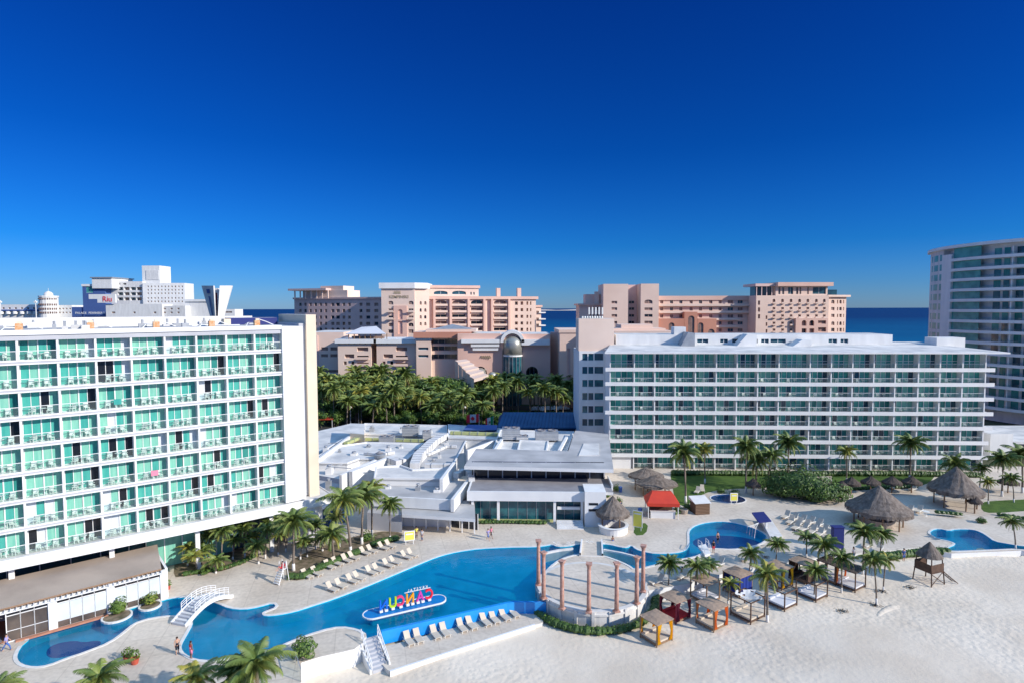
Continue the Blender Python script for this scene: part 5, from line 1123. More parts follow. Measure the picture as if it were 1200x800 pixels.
palm(803.5,589,531,0,'tall palm directly right of the red kiosk roof',None,1.15); palm(826,566,527,3,'thin palm with yellow fronds on lawn behind the tall kiosk palm')
palm(874,577,524,2,'dark palm left of the pair standing on the lawn'); palm(899,575,533,1,'leaning palm right of the pair standing on the lawn'); palm(886,572,540,4,'low palm between the lawn pair'); palm(923,571,519,2,'big dark palm rising behind the rounded green thicket',None,1.1)
palm(992,565,530,3,'thin pale palm with white painted base left of the small palapas'); palm(1066,563,519,2,'big symmetrical palm before the right hotel, above the small palapas',None,1.15); palm(1116.5,575,545,4,'bushy young palm behind the far right large palapa')
palm(1174,581,538,2,'wide dark palm right of the far large palapa',None,1.2); palm(1198,577,532,0,'palm cut by the right photo edge beside the hotel end',None,1.2); palm(1158,590,564,3,'orange yellow palm on grass right of the far palapa'); palm(1188,588,560,1,'palm with white base on the far right lawn'); palm(1148,572,548,2,'dark palm between the far palapa and right lawn')
S = dict(fixsand=True)
palm(783,699,660,2,'dark palm beside the round stage rim, right side',None,1.05,**S); palm(853,707,682,3,'small yellow palm between orange and blue daybeds',None,.8,**S); palm(831,677,658,1,'palm behind the plain brown cabana near the narrow pool'); palm(877.5,688,647,1,'thin palm right of the blue curtained cabana',None,.9,**S)
palm(899,728,672,3,'tall yellow green palm in front of the orange cabana',None,1.15,**S); palm(909,665,637,2,'dark palm behind the orange cabana, left of round pool slab'); palm(945,652,628,0,'palm by the cluster of loungers right of the waterfall slab'); palm(954,701,668,2,'palm with white base between the two white mattress beds',None,1.0,**S)
palm(986,694,653,0,'palm with white painted foot right of the second white bed',None,1.0,**S); palm(1011,672,624,2,'tall dark palm left of the pair before the big round palapa',None,1.1,**S); palm(1031,660,626,2,'tall dark palm right of the pair before the big round palapa',None,1.05); palm(1027,708,657,1,'lone palm standing furthest out on the sand',None,.9,**S)
palm(1035,692,655,3,'palm just behind the lone outermost sand palm',None,.85,**S); palm(1190,642,612,1,'drooping palm overhanging the right pool at photo edge'); palm(815,688,664,4,'low palm at the hedge end right of the stage'); palm(968,668,640,4,'low palm behind the white curtained cabana')
def palm_c(px, py, h, kind, crown, label, rz=1.0):
    q = P(px, py, h); o = PALM[kind].put(Vector((q.x, q.y, 0)), rz, 1, label); o.scale = (crown, crown, h/PH[kind])
palm_c(116,796,4.2,0,.8,'palm crown at the bottom edge near the terracotta planters',.4); palm_c(228,790,3.8,3,.85,'palm crown at bottom edge below the two sunbathers',2.0); palm_c(303,774,5.4,0,1.05,'largest bottom palm overhanging the pool edge',3.1); palm_c(275,800,3.5,1,.9,'low palm beneath the largest bottom palm',5)
palm_c(283,786,4.2,2,.8,'dark palm tucked left of the largest bottom palm',1.5); palm_c(8,802,3.4,1,.7,'palm tip at the bottom left corner',1)
# grove behind
rg = random.Random(77)
def mk_tree(seed, n, dark):
    def f():
        rs = random.Random(seed); t = thing('broadleaf_tree', 'tree', 'tree'); mb = MB(); mb.tube([(0,0,0),(.1,.1,1.6),(.2,0,3)],[.3,.22,.16],'trunk',7)
        cl = []
        for k in range(9):
            a = rs.uniform(0,6.28); r = rs.uniform(.6,2.4); z = rs.uniform(3.2,6.0); c = Vector((r*math.cos(a), r*math.sin(a), z)); cl.append((c, rs.uniform(1.0,1.9)))
            mb.tube([(.15,0,2.4),(c.x*.5,c.y*.5,z*.75),tuple(c)],[.13,.08,.03],'trunk',5)
        mb.build('trunk', t)
        mb = MB()
        for c, r in cl:
            mb.ball(c, r*.5, 'leaf_dark', 7, 5)
            for k in range(n): leafq(mb, c, r*rs.uniform(.75,1.12), rs, .42, ('leaf','leaf_dark','leaf','leaf_lime') if not dark else ('leaf_dark','leaf','leaf_dark'))
        mb.build('crown', t); return t
    return f
def leafq(mb, c, r, rs, s, ms, flat=1.0):
    v = Vector((rs.gauss(0,1), rs.gauss(0,1), rs.gauss(0,1)*flat)).normalized(); p = Vector(c) + v*r*rs.uniform(.72,1.08)
    n = (v + Vector((rs.uniform(-.7,.7), rs.uniform(-.7,.7), rs.uniform(-.4,.9)))).normalized(); a = n.orthogonal().normalized(); b = n.cross(a); an = rs.uniform(0,3.14); a, b = a*math.cos(an)+b*math.sin(an), b*math.cos(an)-a*math.sin(an)
    s = s*rs.uniform(.6,1.2); mb.face((p-a*s*.5, p-b*s*.3, p+a*s*.5, p+b*s*.3), rs.choice(ms))
TREE = [Pool(mk_tree(1, 170, False)), Pool(mk_tree(2, 170, True)), Pool(mk_tree(3, 160, False))]
for k, (px, py, s) in enumerate([(378+13.5*i+rg.uniform(-5,5), 472+rg.uniform(0,5) if j == 0 else 482+rg.uniform(-2,8), rg.uniform(1.5,1.95) if j == 0 else rg.uniform(1.1,1.5)) for j in range(2) for i in range(16 if j == 0 else 11)]):
    q = P(px, py+6, 0); o = TREE[k % 3].put(q, rg.uniform(0,6.28), 1, 'dark leafy tree packed among the palms of the grove', 'leafy trees in the grove'); o.scale = (s*.95, s*.95, s*.85)
n = 0
for j in range(7):
    for i in range(22):
        px = 377 + 14.3*i + rg.uniform(-6,6); py = 477 + 3.7*j + rg.uniform(-2,2)
        if px > 680 or (px > 578 and py > 490) or (548 < px < 640 and py > 483 and rg.random() < .55) or (500 < px < 530 and py > 486 and rg.random() < .6): continue
        q = P(px, py, 0)
        k = rg.choice([0,1,0,1,3,2]); h = rg.uniform(8.0,12.2) if py < 484 else rg.uniform(6,10.5); o = GP[k].put(q, rg.uniform(0,6.28), 1, 'coconut palm crowded into the grove before the low pink building', 'palms of the grove')
        h *= .76 if 478 < px < 578 else (.85 if px > 578 else 1); c = rg.uniform(1.1,1.55); o.scale = (c, c, h/PH[k]); n += 1
UB = Pool(mk_tree(4, 140, False))
for k in range(34):
    px = 377+6.2*k+rg.uniform(-4,4); py = 497+rg.uniform(-6,4)
    q = P(px, py, 0); o = UB.put(Vector((q.x, q.y, -1.5)), rg.uniform(0,6.28), 1, 'low leafy bush filling the front edge of the grove', 'bushes at the grove edge'); o.scale = (1.0, 1.0, rg.uniform(.7,1.0))
sheet('grove_lawn', W2([(545,500),(545,480),(600,474),(668,474),(672,482),(590,486),(583,500)]), -.03, 'grass')
# hedges and shrubs
def hedge(name, label, pts, w, h, z, cat='hedge', dens=34, s=.22, ms=('leaf','leaf_dark','leaf','leaf_lime'), group=None, zf=None):
    rs = random.Random(len(pts)*7+int(w*10)+int(pts[0][0]*3)); o = Vector((pts[0][0], pts[0][1], z if zf is None else zf(*pts[0]))); mb = MB()
    for a, b in zip(pts, pts[1:]):
        A, B = Vector((a[0],a[1],0)), Vector((b[0],b[1],0)); L = (B-A).length; n = max(1, int(L/.55))
        for k in range(n):
            c = A.lerp(B, (k+.5)/n); zz = z if zf is None else zf(c.x, c.y); r = rs.uniform(.85,1.1); mb.ball((c.x,c.y,zz+h*.42), w*.46*r, 'leaf_dark', 7, 4, h/w*1.0)
            for q in range(int(dens*.55*max(1,w*h))):
                v = Vector((rs.gauss(0,1), rs.gauss(0,1), abs(rs.gauss(0,1))*.9)).normalized(); p = Vector((c.x+v.x*w*.52*r, c.y+v.y*w*.52*r, zz+h*.25+v.z*h*.72*r)); nn = (v+Vector((rs.uniform(-.6,.6),rs.uniform(-.6,.6),rs.uniform(-.2,.7)))).normalized(); a_ = nn.orthogonal().normalized(); b_ = nn.cross(a_); ss = s*rs.uniform(.6,1.2); mb.face((p-a_*ss*.5,p-b_*ss*.35,p+a_*ss*.5,p+b_*ss*.35), rs.choice(ms))
    return one(mb, name, label, cat, o, group)
hq = [(SC.x+(SR+.95)*math.cos(rad(t)), SC.y+(SR+.95)*math.sin(rad(t))) for t in range(207, 345, 9)]
hedge('hedge', 'curved bright green hedge round the foot of the stage wall', hq, 1.15, .95, 0, s=.24, zf=sandz)
hedge('hedge', 'green hedge continuing from the stage to the red daybed', [hq[-1]]+[(PS(x,y).x,PS(x,y).y) for x, y in ((768,705),(788,695),(812,689))], 1.2, 1.1, 0, zf=sandz)
hedge('hedge', 'long clipped hedge along the foot of the right hotel', W2([(788,556),(905,557),(975,557),(1060,557),(1152,559)]), 1.3, 1.2, 0, s=.34, dens=20, ms=('leaf_dark','leaf_dark','leaf'))
hedge('hedge', 'hedge on the sand side of the right walkway near the watch tower', [(PS(x,y).x,PS(x,y).y) for x, y in ((1015,658),(1040,655),(1068,652),(1088,650),(1112,650))], 1.3, 1.25, 0, zf=sandz)
hedge('hedge', 'low planted strip behind the rear lounger row', W2([(338,677),(352,678),(374,667),(397,657),(412,651),(425,646)]), 1.3, .8, 0, ms=('leaf','leaf_lime','leaf_dark')); hedge('hedge', 'green shrubs beside the yellow sign board', W2([(436,640),(446,636),(455,634),(466,632)]), 1.4, .8, 0)
hedge('hedge', 'low shrubs along the front of the left garden bed', W2([(214,674),(240,670),(262,667),(283,660),(298,652)]), 1.0, .55, 0, ms=('leaf','leaf_dark','frond_dead')); hedge('hedge', 'flower bed hedge at the foot of the restaurant glass', W2([(558,613),(585,612.5),(612,613),(640,613.5)]), .9, .6, 0)
hedge('hedge', 'low hedge on the planter left of the far right pool', W2([(1096,603),(1112,604.5),(1128,606)]), 1.0, .6, .3); hedge('hedge', 'dark hedge line behind the small palapas', W2([(980,575),(1010,573),(1075,571)]), .9, .7, 0, s=.3, dens=18, ms=('leaf_dark','leaf'))
hedge('hedge', 'green strip in front of the red roofed kiosk', W2([(772,606),(785,603),(797,601)]), 1.0, .6, 0); hedge('hedge', 'hedge along the far right lawn path', W2([(1168,603),(1185,606),(1215,610)]), .8, .6, 0)
def shrub(px, py, r, h, label, ms=('leaf','leaf_lime','leaf_dark'), z=0, n=420, name='shrub', s=.2):
    q = P(px, py, z); mb = MB(); rs = random.Random(int(px*7+py)); mb.ball((q.x,q.y,z+h*.45), r*.75, 'leaf_dark', 8, 5, h/r*.45)
    for k in range(n):
        v = Vector((rs.gauss(0,1), rs.gauss(0,1), rs.gauss(0,1))).normalized(); l_ = 1+.18*math.sin(v.x*5+px)+.15*math.sin(v.z*7+v.y*4); p = Vector((q.x+v.x*r*l_, q.y+v.y*r*l_, z+h*.5+v.z*h*.5*l_)); 
        if p.z < z: continue
        nn = (v+Vector((rs.uniform(-.6,.6),rs.uniform(-.6,.6),rs.uniform(-.2,.7)))).normalized(); a_ = nn.orthogonal().normalized(); b_ = nn.cross(a_); ss = s*rs.uniform(.6,1.3); mb.face((p-a_*ss*.5,p-b_*ss*.35,p+a_*ss*.5,p+b_*ss*.35), rs.choice(ms))
    return one(mb, name, label, 'shrub', q)
shrub(356,770,1.0,1.9,'clipped dark green shrub on the bottom terrace by the glass rail', n=1100); shrub(139,717,.85,1.5,'larger yellow green shrub in the white round poolside planter', ('leaf_lime','leaf','leaf_lime'), .1, 800); shrub(176,706,.8,1.1,'spiky yellow green shrub in the second poolside planter', ('leaf_lime','leaf_lime','frond_yellow'), .1, 700)
for x, y, r, h, l in ((912,581,3.0,4.4,'left lobe of the thick sea grape thicket by the lawn'),(930,583,3.6,5.6,'central tall lobe of the thick sea grape thicket'),(950,585,3.4,5.2,'right tall lobe of the sea grape thicket'),(966,587,2.9,3.8,'low right end of the sea grape thicket'),(978,583,2.2,2.6,'smallest bush at the right end of the thicket')): shrub(x, y, r, h, l, ('leaf','leaf_dark','leaf_dark'), 0, 1500, 'sea_grape_bush', .36)
shrub(240,672,.5,.7,'round shrub in left garden bed'); shrub(430,633,1.0,1.3,'round shrub between the tall palm trunks'); shrub(722,575,.7,1.2,'potted shrub by the restaurant side path',n=260); shrub(725,590,.6,1.1,'second potted shrub by the restaurant side path',n=260); shrub(712,582,.6,1.0,'third potted shrub beside the restaurant roof',n=260); shrub(1150,612,.6,.8,'small bush on right pool rim')
for x, y, l in ((845,577,'dark bush on lawn left of the small palapa'),(861,579,'dark bush on lawn right of the plunge pool'),(795,600,'bush under the tall kiosk palm'),(806,596,'bush beside the dark pool hut')): shrub(x, y, .9, 1.0, l, ('leaf_dark','leaf'), 0, 260)
for k, (x, y) in enumerate(((150,774),(158,777))):
    q = P(x, y, 0); t = thing('planter', ('left' if k == 0 else 'right')+' of the two red clay pots with lime green plants', 'planter', q); mb = MB(); mb.lathe([(.28,0),(.4,.5),(.42,.55),(.34,.5)],12,'tile_red' if False else 'pot_red'); mb.build('pot', t)
    mb = MB(); rs = random.Random(k)
    for i in range(160): leafq(mb, (0,0,.85), .5, rs, .22, ('leaf_lime','leaf','leaf_lime'))
    mb.build('plant', t)
q = P(197,690,0); t = thing('planter', 'small red pot with a green plant beside the pavilion end pillar', 'planter', q); mb = MB(); mb.lathe([(.2,0),(.28,.5),(.24,.48)],10,'pot_red'); mb.build('pot', t); mb = MB(); rs = random.Random(4)
for i in range(90): leafq(mb, (0,0,.8), .38, rs, .2, ('leaf','leaf_lime'))
mb.build('plant', t)
for x, y, r, l in ((137,722,1.45,'white round planter bulging into the pool, left one'),(176,709.5,1.15,'white round planter bulging into the pool, right one')):
    q = P(x, y, 0); mb = MB(); mb.lathe([(r-.01,-1.14),(r-.01,-.07)],20,'tile_blue',(q.x,q.y,0)); mb.lathe([(r,-.07),(r,.12),(r-.18,.12),(r-.18,.05)],20,'coping',(q.x,q.y,0)); mb.lathe([(.01,.06),(r-.18,.06)],20,'soil',(q.x,q.y,0),False); one(mb, 'round_planter', l, 'planter', q)
# ------------------------------------------------------------------ round stage with columns
t = thing('round_stage', 'round white walled stage with paved floor jutting from pool to sand', 'stage', SC)
mb = MB(); mb.lathe([(SR,-2.6),(SR,-.25),(SR+.12,-.22),(SR+.12,.0),(SR,.02),(SR,.10),(SR-.5,.105)],56,'stage_wall',cap=False); arc(mb, SR-.55, SR-.001, .0, .30, 170, 372, 'stage_wall', 40); mb.build('rim_wall', t)
mb = MB(); mb.lathe([(.01,.11),(SR-.5,.11)],56,'deck_paving',cap=False); mb.build('floor', t)
for k in range(12):
    a_ = rad(182+k*16.4); mb = MB(); mb.M = Matrix.Rotation(a_, 4, 'Z'); mb.box((SR-.02,-.16,-1.5),(SR+.16,.16,.28),'stage_wall'); mb.build('pilaster', t)
colp = [(631,684.7,632,'outer left column at the back of the stage'),(637,700.5,646,'second stage column, just inside the outer left one'),(658.6,712.7,656,'third stage column from the left'),(690,717,659,'front centre column of the stage'),(722.5,716,658.5,'fifth stage column from the left'),(746,706.6,651.5,'sixth stage column from the left'),(753.5,692.6,638,'outer right column at the back of the stage')]
def mk_col():
    t = thing('stone_column', 'column', 'column'); mb = MB(); mb.lathe([(.25,.22),(.235,1.5),(.22,3.2),(.20,4.75)],14,'stone_pink'); mb.build('shaft', t, smooth=True)
    mb = MB(); mb.box((-.33,-.33,0),(.33,.33,.12),'stone_pink'); mb.lathe([(.31,.12),(.31,.18),(.26,.22)],14,'stone_pink'); mb.build('base', t)
    mb = MB(); mb.lathe([(.205,4.7),(.21,4.78),(.24,4.9),(.34,5.12),(.35,5.18)],14,'stone_pink'); mb.box((-.33,-.33,5.18),(.33,.33,5.28),'stone_pink'); mb.build('capital', t); return t
CP = Pool(mk_col)
for x, y, ty, l in colp:
    q = P(x, y, .3); o = CP.put(q, math.atan2(q.y-SC.y, q.x-SC.x), 1, 'pink stone '+l, 'columns on the round stage'); o.scale = (1,1,(Q(x,ty,q.y).z-.3)/5.28)
mb = MB(); q = W2([(679,651),(707,652),(706,635),(681,634.5)]); mb.prism(q, -1.4, .13, 'white_paint', 'deck_paving'); o = Vector((q[0][0],q[0][1],0))
for a_, b_ in ((q[0],q[3]),(q[1],q[2])): ribbon(mb, [a_, b_], .2, .0, .45, 'white_paint', -1 if a_ is q[0] else 1)
one(mb, 'stage_footbridge', 'white paved crossing between the round stage and the plaza', 'bridge', o)
def curb(pts, w, h, label, z0=-1.3):
    q = W2(pts, h); mb = MB(); ribbon(mb, q, w, z0, h, 'coping', 1); one(mb, 'pool_divider', label, 'wall', (q[0][0],q[0][1],0))
curb([(638.5,647.5),(655,644),(672,642)], .35, .12, 'white curb dividing the pool left of the stage crossing'); curb([(707,643.5),(727,647),(745,651.5),(751,652.5)], .35, .12, 'white curb dividing the pool right of the stage crossing')
def scroll(px, py, label):
    q = P(px, py, 0); mb = MB()
    for s in (-1, 1):
        pts = [(s*(.15+.05*k)*math.cos(k*.9)*1.0+s*.75, 0, .35+.04*k*math.sin(k*.9)) for k in range(9)]; mb.tube([(q.x+a, q.y+b, c) for a, b, c in pts], .035, 'white_paint', 5)
        mb.tube([(q.x+s*.1,q.y,0),(q.x+s*.9,q.y,.05),(q.x+s*1.5,q.y,.5)], .035, 'white_paint', 5)
    one(mb, 'scroll_railing', label, 'railing', q)
scroll(660,638,'white scrolled metal railing left of the stage crossing'); scroll(699,637,'white scrolled metal railing right of the stage crossing')
# ------------------------------------------------------------------ mirrored sign on its island
pL, pR = P(437,718.5,0), P(511.5,701.5,0); d = (pR-pL).normalized(); ax = math.atan2(d.y, d.x); L_ = (pR-pL).length; isl = thing('sign_island', 'long blue tiled island with white rim in the pool under coloured letters', 'island', (pL.x, pL.y, -.1), ax)
cap = lambda r: [(L_+r*math.cos(rad(a)), r*math.sin(rad(a))) for a in range(-90, 91, 15)] + [(r*math.cos(rad(a)), r*math.sin(rad(a))) for a in range(90, 271, 15)]
mb = MB(); mb.prism(cap(1.05), -.14, .10, 'tile_island'); mb.prism(cap(.35), -1.3, -.141, 'tile_blue'); mb.build('tiled_base', isl); mb = MB(); rim = cap(1.12); ribbon(mb, rim, .12, -.06, .13, 'white_paint', 1, True); mb.build('rim', isl)
spec = [('N',449.5,713.3,'l_blue','blue mirrored letter N'),('U',460.3,710.6,'l_lime','lime green mirrored letter U'),('C',469.5,708.4,'l_pink','pink letter C in the middle of the mirrored sign'),('N',480.5,705.6,'l_orange','orange mirrored letter N'),('A',492.5,702.8,'l_magenta','magenta letter A'),('C',503,700.2,'l_red','red letter C at the right end of the sign')]
for ch, x, y, m, l in spec:
    q = P(x, y, .35); fx = Matrix.Translation(Vector((q.x, q.y, .34))) @ Matrix.Rotation(ax+math.pi, 4, 'Z')
    mb = text(ch, 1.56, m, depth=.12, bold=.03); mb.v = [fx @ Vector((v.x*.84, v.y, v.z)) for v in mb.v]; t = thing('sign_letter', l+' standing on the pool island', 'letter', (q.x, q.y, .12), 0, 'coloured letters on the pool island'); mb.build('letter', t, (q.x, q.y, .12))
    for s in ((-.28,.28) if ch in 'NA' else (0,)):
        mb = MB(); mb.M = fx; mb.box((s-.17,-.2,-.24),(s+.17,.2,.0),'white_paint'); mb.build('foot', t, (q.x, q.y, .12))
q = P(489.5, 703.5, .35); fx = Matrix.Translation(Vector((q.x, q.y, 1.62))) @ Matrix.Rotation(ax+math.pi, 4, 'Z'); mb = text('KRYSTAL', .42, 'white_paint', depth=.04, bold=.0, sp=1.5); mb.v = [fx @ v for v in mb.v]; t = thing('sign_word', 'small white mirrored word above the coloured letters', 'sign', (q.x, q.y, 1.6)); mb.build('lettering', t, (q.x, q.y, 1.6))
mb = MB(); mb.M = fx; mb.box((-1.5,-.03,-.06),(1.5,.03,-.01),'white_paint'); mb.build('support_bar', t, (q.x, q.y, 1.6))
# ------------------------------------------------------------------ white arched footbridge on the left
a_, b_ = P(214,729,0), P(258,702,0); d = b_-a_; L_ = d.length; ax = math.atan2(d.y, d.x); t = thing('arched_footbridge', 'white arched footbridge with stepped deck and railings over the pool', 'bridge', a_, ax)
def bz(s): return .12 + 1.05*math.sin(math.pi*s)
N_ = 18; mb = MB(); Wd = 1.0
for k in range(N_):
    s0, s1 = k/N_, (k+1)/N_; x0, x1 = -.6+(L_+1.6)*s0, -.6+(L_+1.6)*s1; z0_, z1_ = bz(s0), bz(s1)
    for y in (-Wd, Wd-.16): 
        v = [(x0,y,z0_-.35),(x1,y,z1_-.35),(x1,y,z1_+.12),(x0,y,z0_+.12)]; w = [(x_,y+.16,z_) for x_,_,z_ in v]
        mb.face(v,'white_paint'); mb.face(w[::-1],'white_paint'); mb.face((v[3],v[2],w[2],w[3]),'white_paint'); mb.face((v[1],v[0],w[0],w[1]),'white_paint')
mb.build('side_beams', t); mb = MB()
for k in range(N_):
    s0, s1 = k/N_, (k+1)/N_; x0, x1 = -.6+(L_+1.6)*s0, -.6+(L_+1.6)*s1; zz = max(bz(s0), bz(s1)) if True else 0; zz = (bz(s0)+bz(s1))/2
    mb.box((x0,-Wd+.17,zz-.25),(x1-.03,Wd-.17,zz),'white_wall2' if k % 2 else 'grey_side')
mb.build('steps', t)
for y in (-Wd+.08, Wd-.08):
    mb = MB()
    for hgt in (.45,.7,.95): mb.tube([(-.6+(L_+1.6)*k/10, y, bz(k/10)+hgt) for k in range(2,10)], .035, 'white_paint', 5)
    for k in range(2,10): x = -.6+(L_+1.6)*k/10; mb.tube([(x,y,bz(k/10)),(x,y,bz(k/10)+.97)], .035, 'white_paint', 5)
    mb.build('railing', t)
mb = MB(); q = W2([(818,641),(826,652),(833,650),(827,639)]); mb.prism(q, -.05, .28, 'white_paint'); t = one(mb, 'small_footbridge', 'small white footbridge over the narrow channel by the round pool', 'bridge', (q[0][0],q[0][1],0))
mb = MB()
for a_, b_ in ((q[0],q[1]),(q[3],q[2])):
    for z_ in (.75,1.1): mb.tube([(a_[0],a_[1],z_),((a_[0]+b_[0])/2,(a_[1]+b_[1])/2,z_+.3),(b_[0],b_[1],z_)], .035, 'white_paint', 5)
    for s in (0,.5,1): mb.tube([(a_[0]+(b_[0]-a_[0])*s,a_[1]+(b_[1]-a_[1])*s,.2),(a_[0]+(b_[0]-a_[0])*s,a_[1]+(b_[1]-a_[1])*s,1.1+.3*(s==.5))], .035, 'white_paint', 5)
o = mb.build('railing', t, (q[0][0],q[0][1],0))
# ------------------------------------------------------------------ loungers
def mk_lounger():
    t = thing('sun_lounger', 'lounger', 'sun lounger'); mb = MB(); mb.box((-.33,-1.0,.30),(.33,.25,.36),'cream_sling'); mb.box((-.36,-1.02,.27),(-.33,.85,.35),'white_plastic'); mb.box((.33,-1.02,.27),(.36,.85,.35),'white_plastic'); mb.build('seat', t)
    mb = MB(); c, s = math.cos(.85), math.sin(.85); v = [(-.33,.25,.33),(.33,.25,.33),(.33,.25+.85*c,.33+.85*s),(-.33,.25+.85*c,.33+.85*s)]; e = Vector((0,.05*s,-.05*c)); w = [Vector(p)+e for p in v]
    mb.face(v,'cream_sling'); mb.face(w[::-1],'cream_sling')
    for k in range(4): mb.face((v[k],w[k],w[(k+1)%4],v[(k+1)%4]),'white_plastic')
    mb.build('backrest', t)
    for x in (-.33,.29):
        for y in (-.85,.6): mb = MB(); mb.box((x,y,0),(x+.05,y+.06,.28),'white_plastic'); mb.build('leg', t)
    return t
LG = Pool(mk_lounger)
def facing(px0, py0, px1, py1, z=0):     # angle whose -y axis looks from first point to second
    a_, b_ = P(px0,py0,z), P(px1,py1,z); return math.atan2(b_.y-a_.y, b_.x-a_.x) + math.pi/2
rowF = [(389,692.5),(399,688.5),(412.5,683),(420.5,679.5),(434.7,673),(442.7,670),(454.7,664.5),(462.7,661),(476,654.7),(483,652)]
rowB = [(359.5,677),(370.7,674),(386,666),(395,662.4),(406,658.7),(414,655.5),(427.5,650),(435.5,647.5),(449,644),(457,641.6)]
av = math.atan2(P(500,660).y-P(393,701).y, P(500,660).x-P(393,701).x)
for nm, row in (('row nearest the big pool', rowF), ('rear row under the palms', rowB)):
    for k, (x, y) in enumerate(row): LG.put(P(x, y-1, 0), av+R.uniform(-.08,.08)+.25, .96, f'cream sun lounger, {ORD[k+1]} from the left in the {nm}', 'poolside sun loungers')
ti = math.atan2(inf[2][1]-inf[3][1], inf[2][0]-inf[3][0])
for k, (x, y) in enumerate([(479,753.5),(490,750.5),(510,746),(521,743),(541,738),(552,735),(568.5,731),(579,728),(591,725),(602,721)]): LG.put(P(x, y-1, TZ), ti+.12+R.uniform(-.05,.05), .97, f'cream lounger on the terrace below the infinity edge, {ORD[k+1]} from the left', 'terrace loungers')
k = 0
for j in range(3):
    for i in range(5):
        x = 921+9.5*i+5.5*j+R.uniform(-1,1); y = 606+6.5*j+2.6*i+R.uniform(-.5,.5)
        LG.put(P(x, y, 0), -.9+R.uniform(-.15,.15), 1.1, f'lounger left of the big round palapa, {ORD[j+1]} row, {ORD[i+1]} from the left', 'loungers beside the big palapa')
for k, (x, y, l) in enumerate([(1065,599,'left lounger right of the big round palapa'),(1077,599.5,'right lounger beside the big round palapa'),(817,577,'left white lounger on the lawn edge by the kiosk palm'),(823,575,'right white lounger on the lawn edge by the kiosk palm'),(872,655,'lounger under palms, left of three near the round pool'),(884,652,'lounger under palms, middle of three near the round pool'),(896,650,'lounger under palms, right of three near the round pool'),(842,663,'shaded lounger between the narrow pool and brown cabana'),(770,683,'shaded lounger right of the stage under the dark palm'),(800,676,'shaded lounger behind the hedge end'),(1046,572,'lounger beneath the small palapas, left'),(1070,574,'lounger beneath the small palapas, right'),(1016,640,'lounger on the walkway in front of the big palapa'),(1030,645,'lounger at the walkway edge above the beach')]): LG.put(P(x, y, 0), -.6+R.uniform(-.5,.5), 1.05, l, 'scattered loungers')
# ------------------------------------------------------------------ thatch
def palapa(name, px, py, r, hb, ht, label, posts=5, m='thatch', sand_=False, cat='palapa', sx=1.0, rz=0, parts=()):
    q = PS(px, py) if sand_ else P(px, py, 0); t = thing(name, label, cat, q, rz); rs = random.Random(int(px)); mb = MB(); n = 36; prof = [(1.0,0),(.985,.10),(.80,.24),(.56,.47),(.32,.71),(.14,.89),(.03,1.0)]
    rows = []
    for i, (f_, g_) in enumerate(prof):
        row = []
        for k in range(n):
            j = 1+(rs.uniform(-.035,.035) if i < 5 else 0); a = 2*math.pi*k/n; zz = hb+(ht-hb)*g_+rs.uniform(-.05,.05)*(i > 0)-(rs.uniform(0,.34) if i == 0 else 0)
            row.append(mb.V((r*f_*j*sx*math.cos(a), r*f_*j*math.sin(a), zz)))
        rows.append(row)
    for A_, B_ in zip(rows, rows[1:]):
        for k in range(n): mb.fi((A_[k],A_[(k+1)%n],B_[(k+1)%n],B_[k]), m)
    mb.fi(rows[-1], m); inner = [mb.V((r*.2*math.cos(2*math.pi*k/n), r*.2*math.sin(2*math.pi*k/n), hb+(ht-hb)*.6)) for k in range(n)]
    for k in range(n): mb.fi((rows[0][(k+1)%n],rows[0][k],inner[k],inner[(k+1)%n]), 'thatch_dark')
    for k in range(n*3):                                        # ragged straw fringe
        a = rs.uniform(0,6.28); w = .12; x, y = r*sx*math.cos(a), r*math.sin(a); tx, ty = -math.sin(a)*w, math.cos(a)*w
        mb.face(((x-tx,y-ty,hb+.12),(x+tx,y+ty,hb+.12),(x*1.02+tx*.2,y*1.02+ty*.2,hb-.12-rs.uniform(.05,.25))), m)
    mb.build('thatch_roof', t)
    for k in range(posts):
        a = 2*math.pi*k/posts+.4; f_ = .72 if posts > 1 else 0; mb = MB(); mb.lathe([(.11,0),(.09,hb+(ht-hb)*(1-f_)*.6)],7,'wood_mid',(r*f_*sx*math.cos(a), r*f_*math.sin(a), 0)); mb.build('post', t)
    return t
big = palapa('thatched_palapa', 1029, 614, 4.5, 2.3, 6.0, 'biggest round thatched palapa with rough stone bar, right of the loungers', 8)
mb = MB(); mb.lathe([(2.2,0),(2.3,1.1),(1.9,1.15)],22,'stone_rough'); mb.build('stone_bar', big)
palapa('thatched_palapa', 1119, 592, 4.0, 2.6, 6.6, 'tall pointed thatched palapa by the right pool', 6)
palapa('bar_palapa', 718, 618, 2.55, 2.3, 4.9, 'thatched bar palapa at the restaurant corner with white round counter', 4)
q = P(718.5, 622, 0); mb = MB(); mb.lathe([(2.1,0),(2.15,1.0),(2.3,1.08),(1.8,1.1),(1.7,.9),(1.6,0)],26,'white_paint',(q.x,q.y,0)); one(mb, 'bar_counter', 'white curved bar counter under the corner palapa', 'counter', q)
palapa('thatched_palapa', 757, 572, 2.6, 2.4, 4.0, 'weathered thatched roof lobe behind the red kiosk, left one', 4, sx=1.25); palapa('thatched_palapa', 769, 579, 2.9, 2.0, 3.5, 'weathered low thatched roof lobe directly above the red kiosk', 4, sx=1.3)
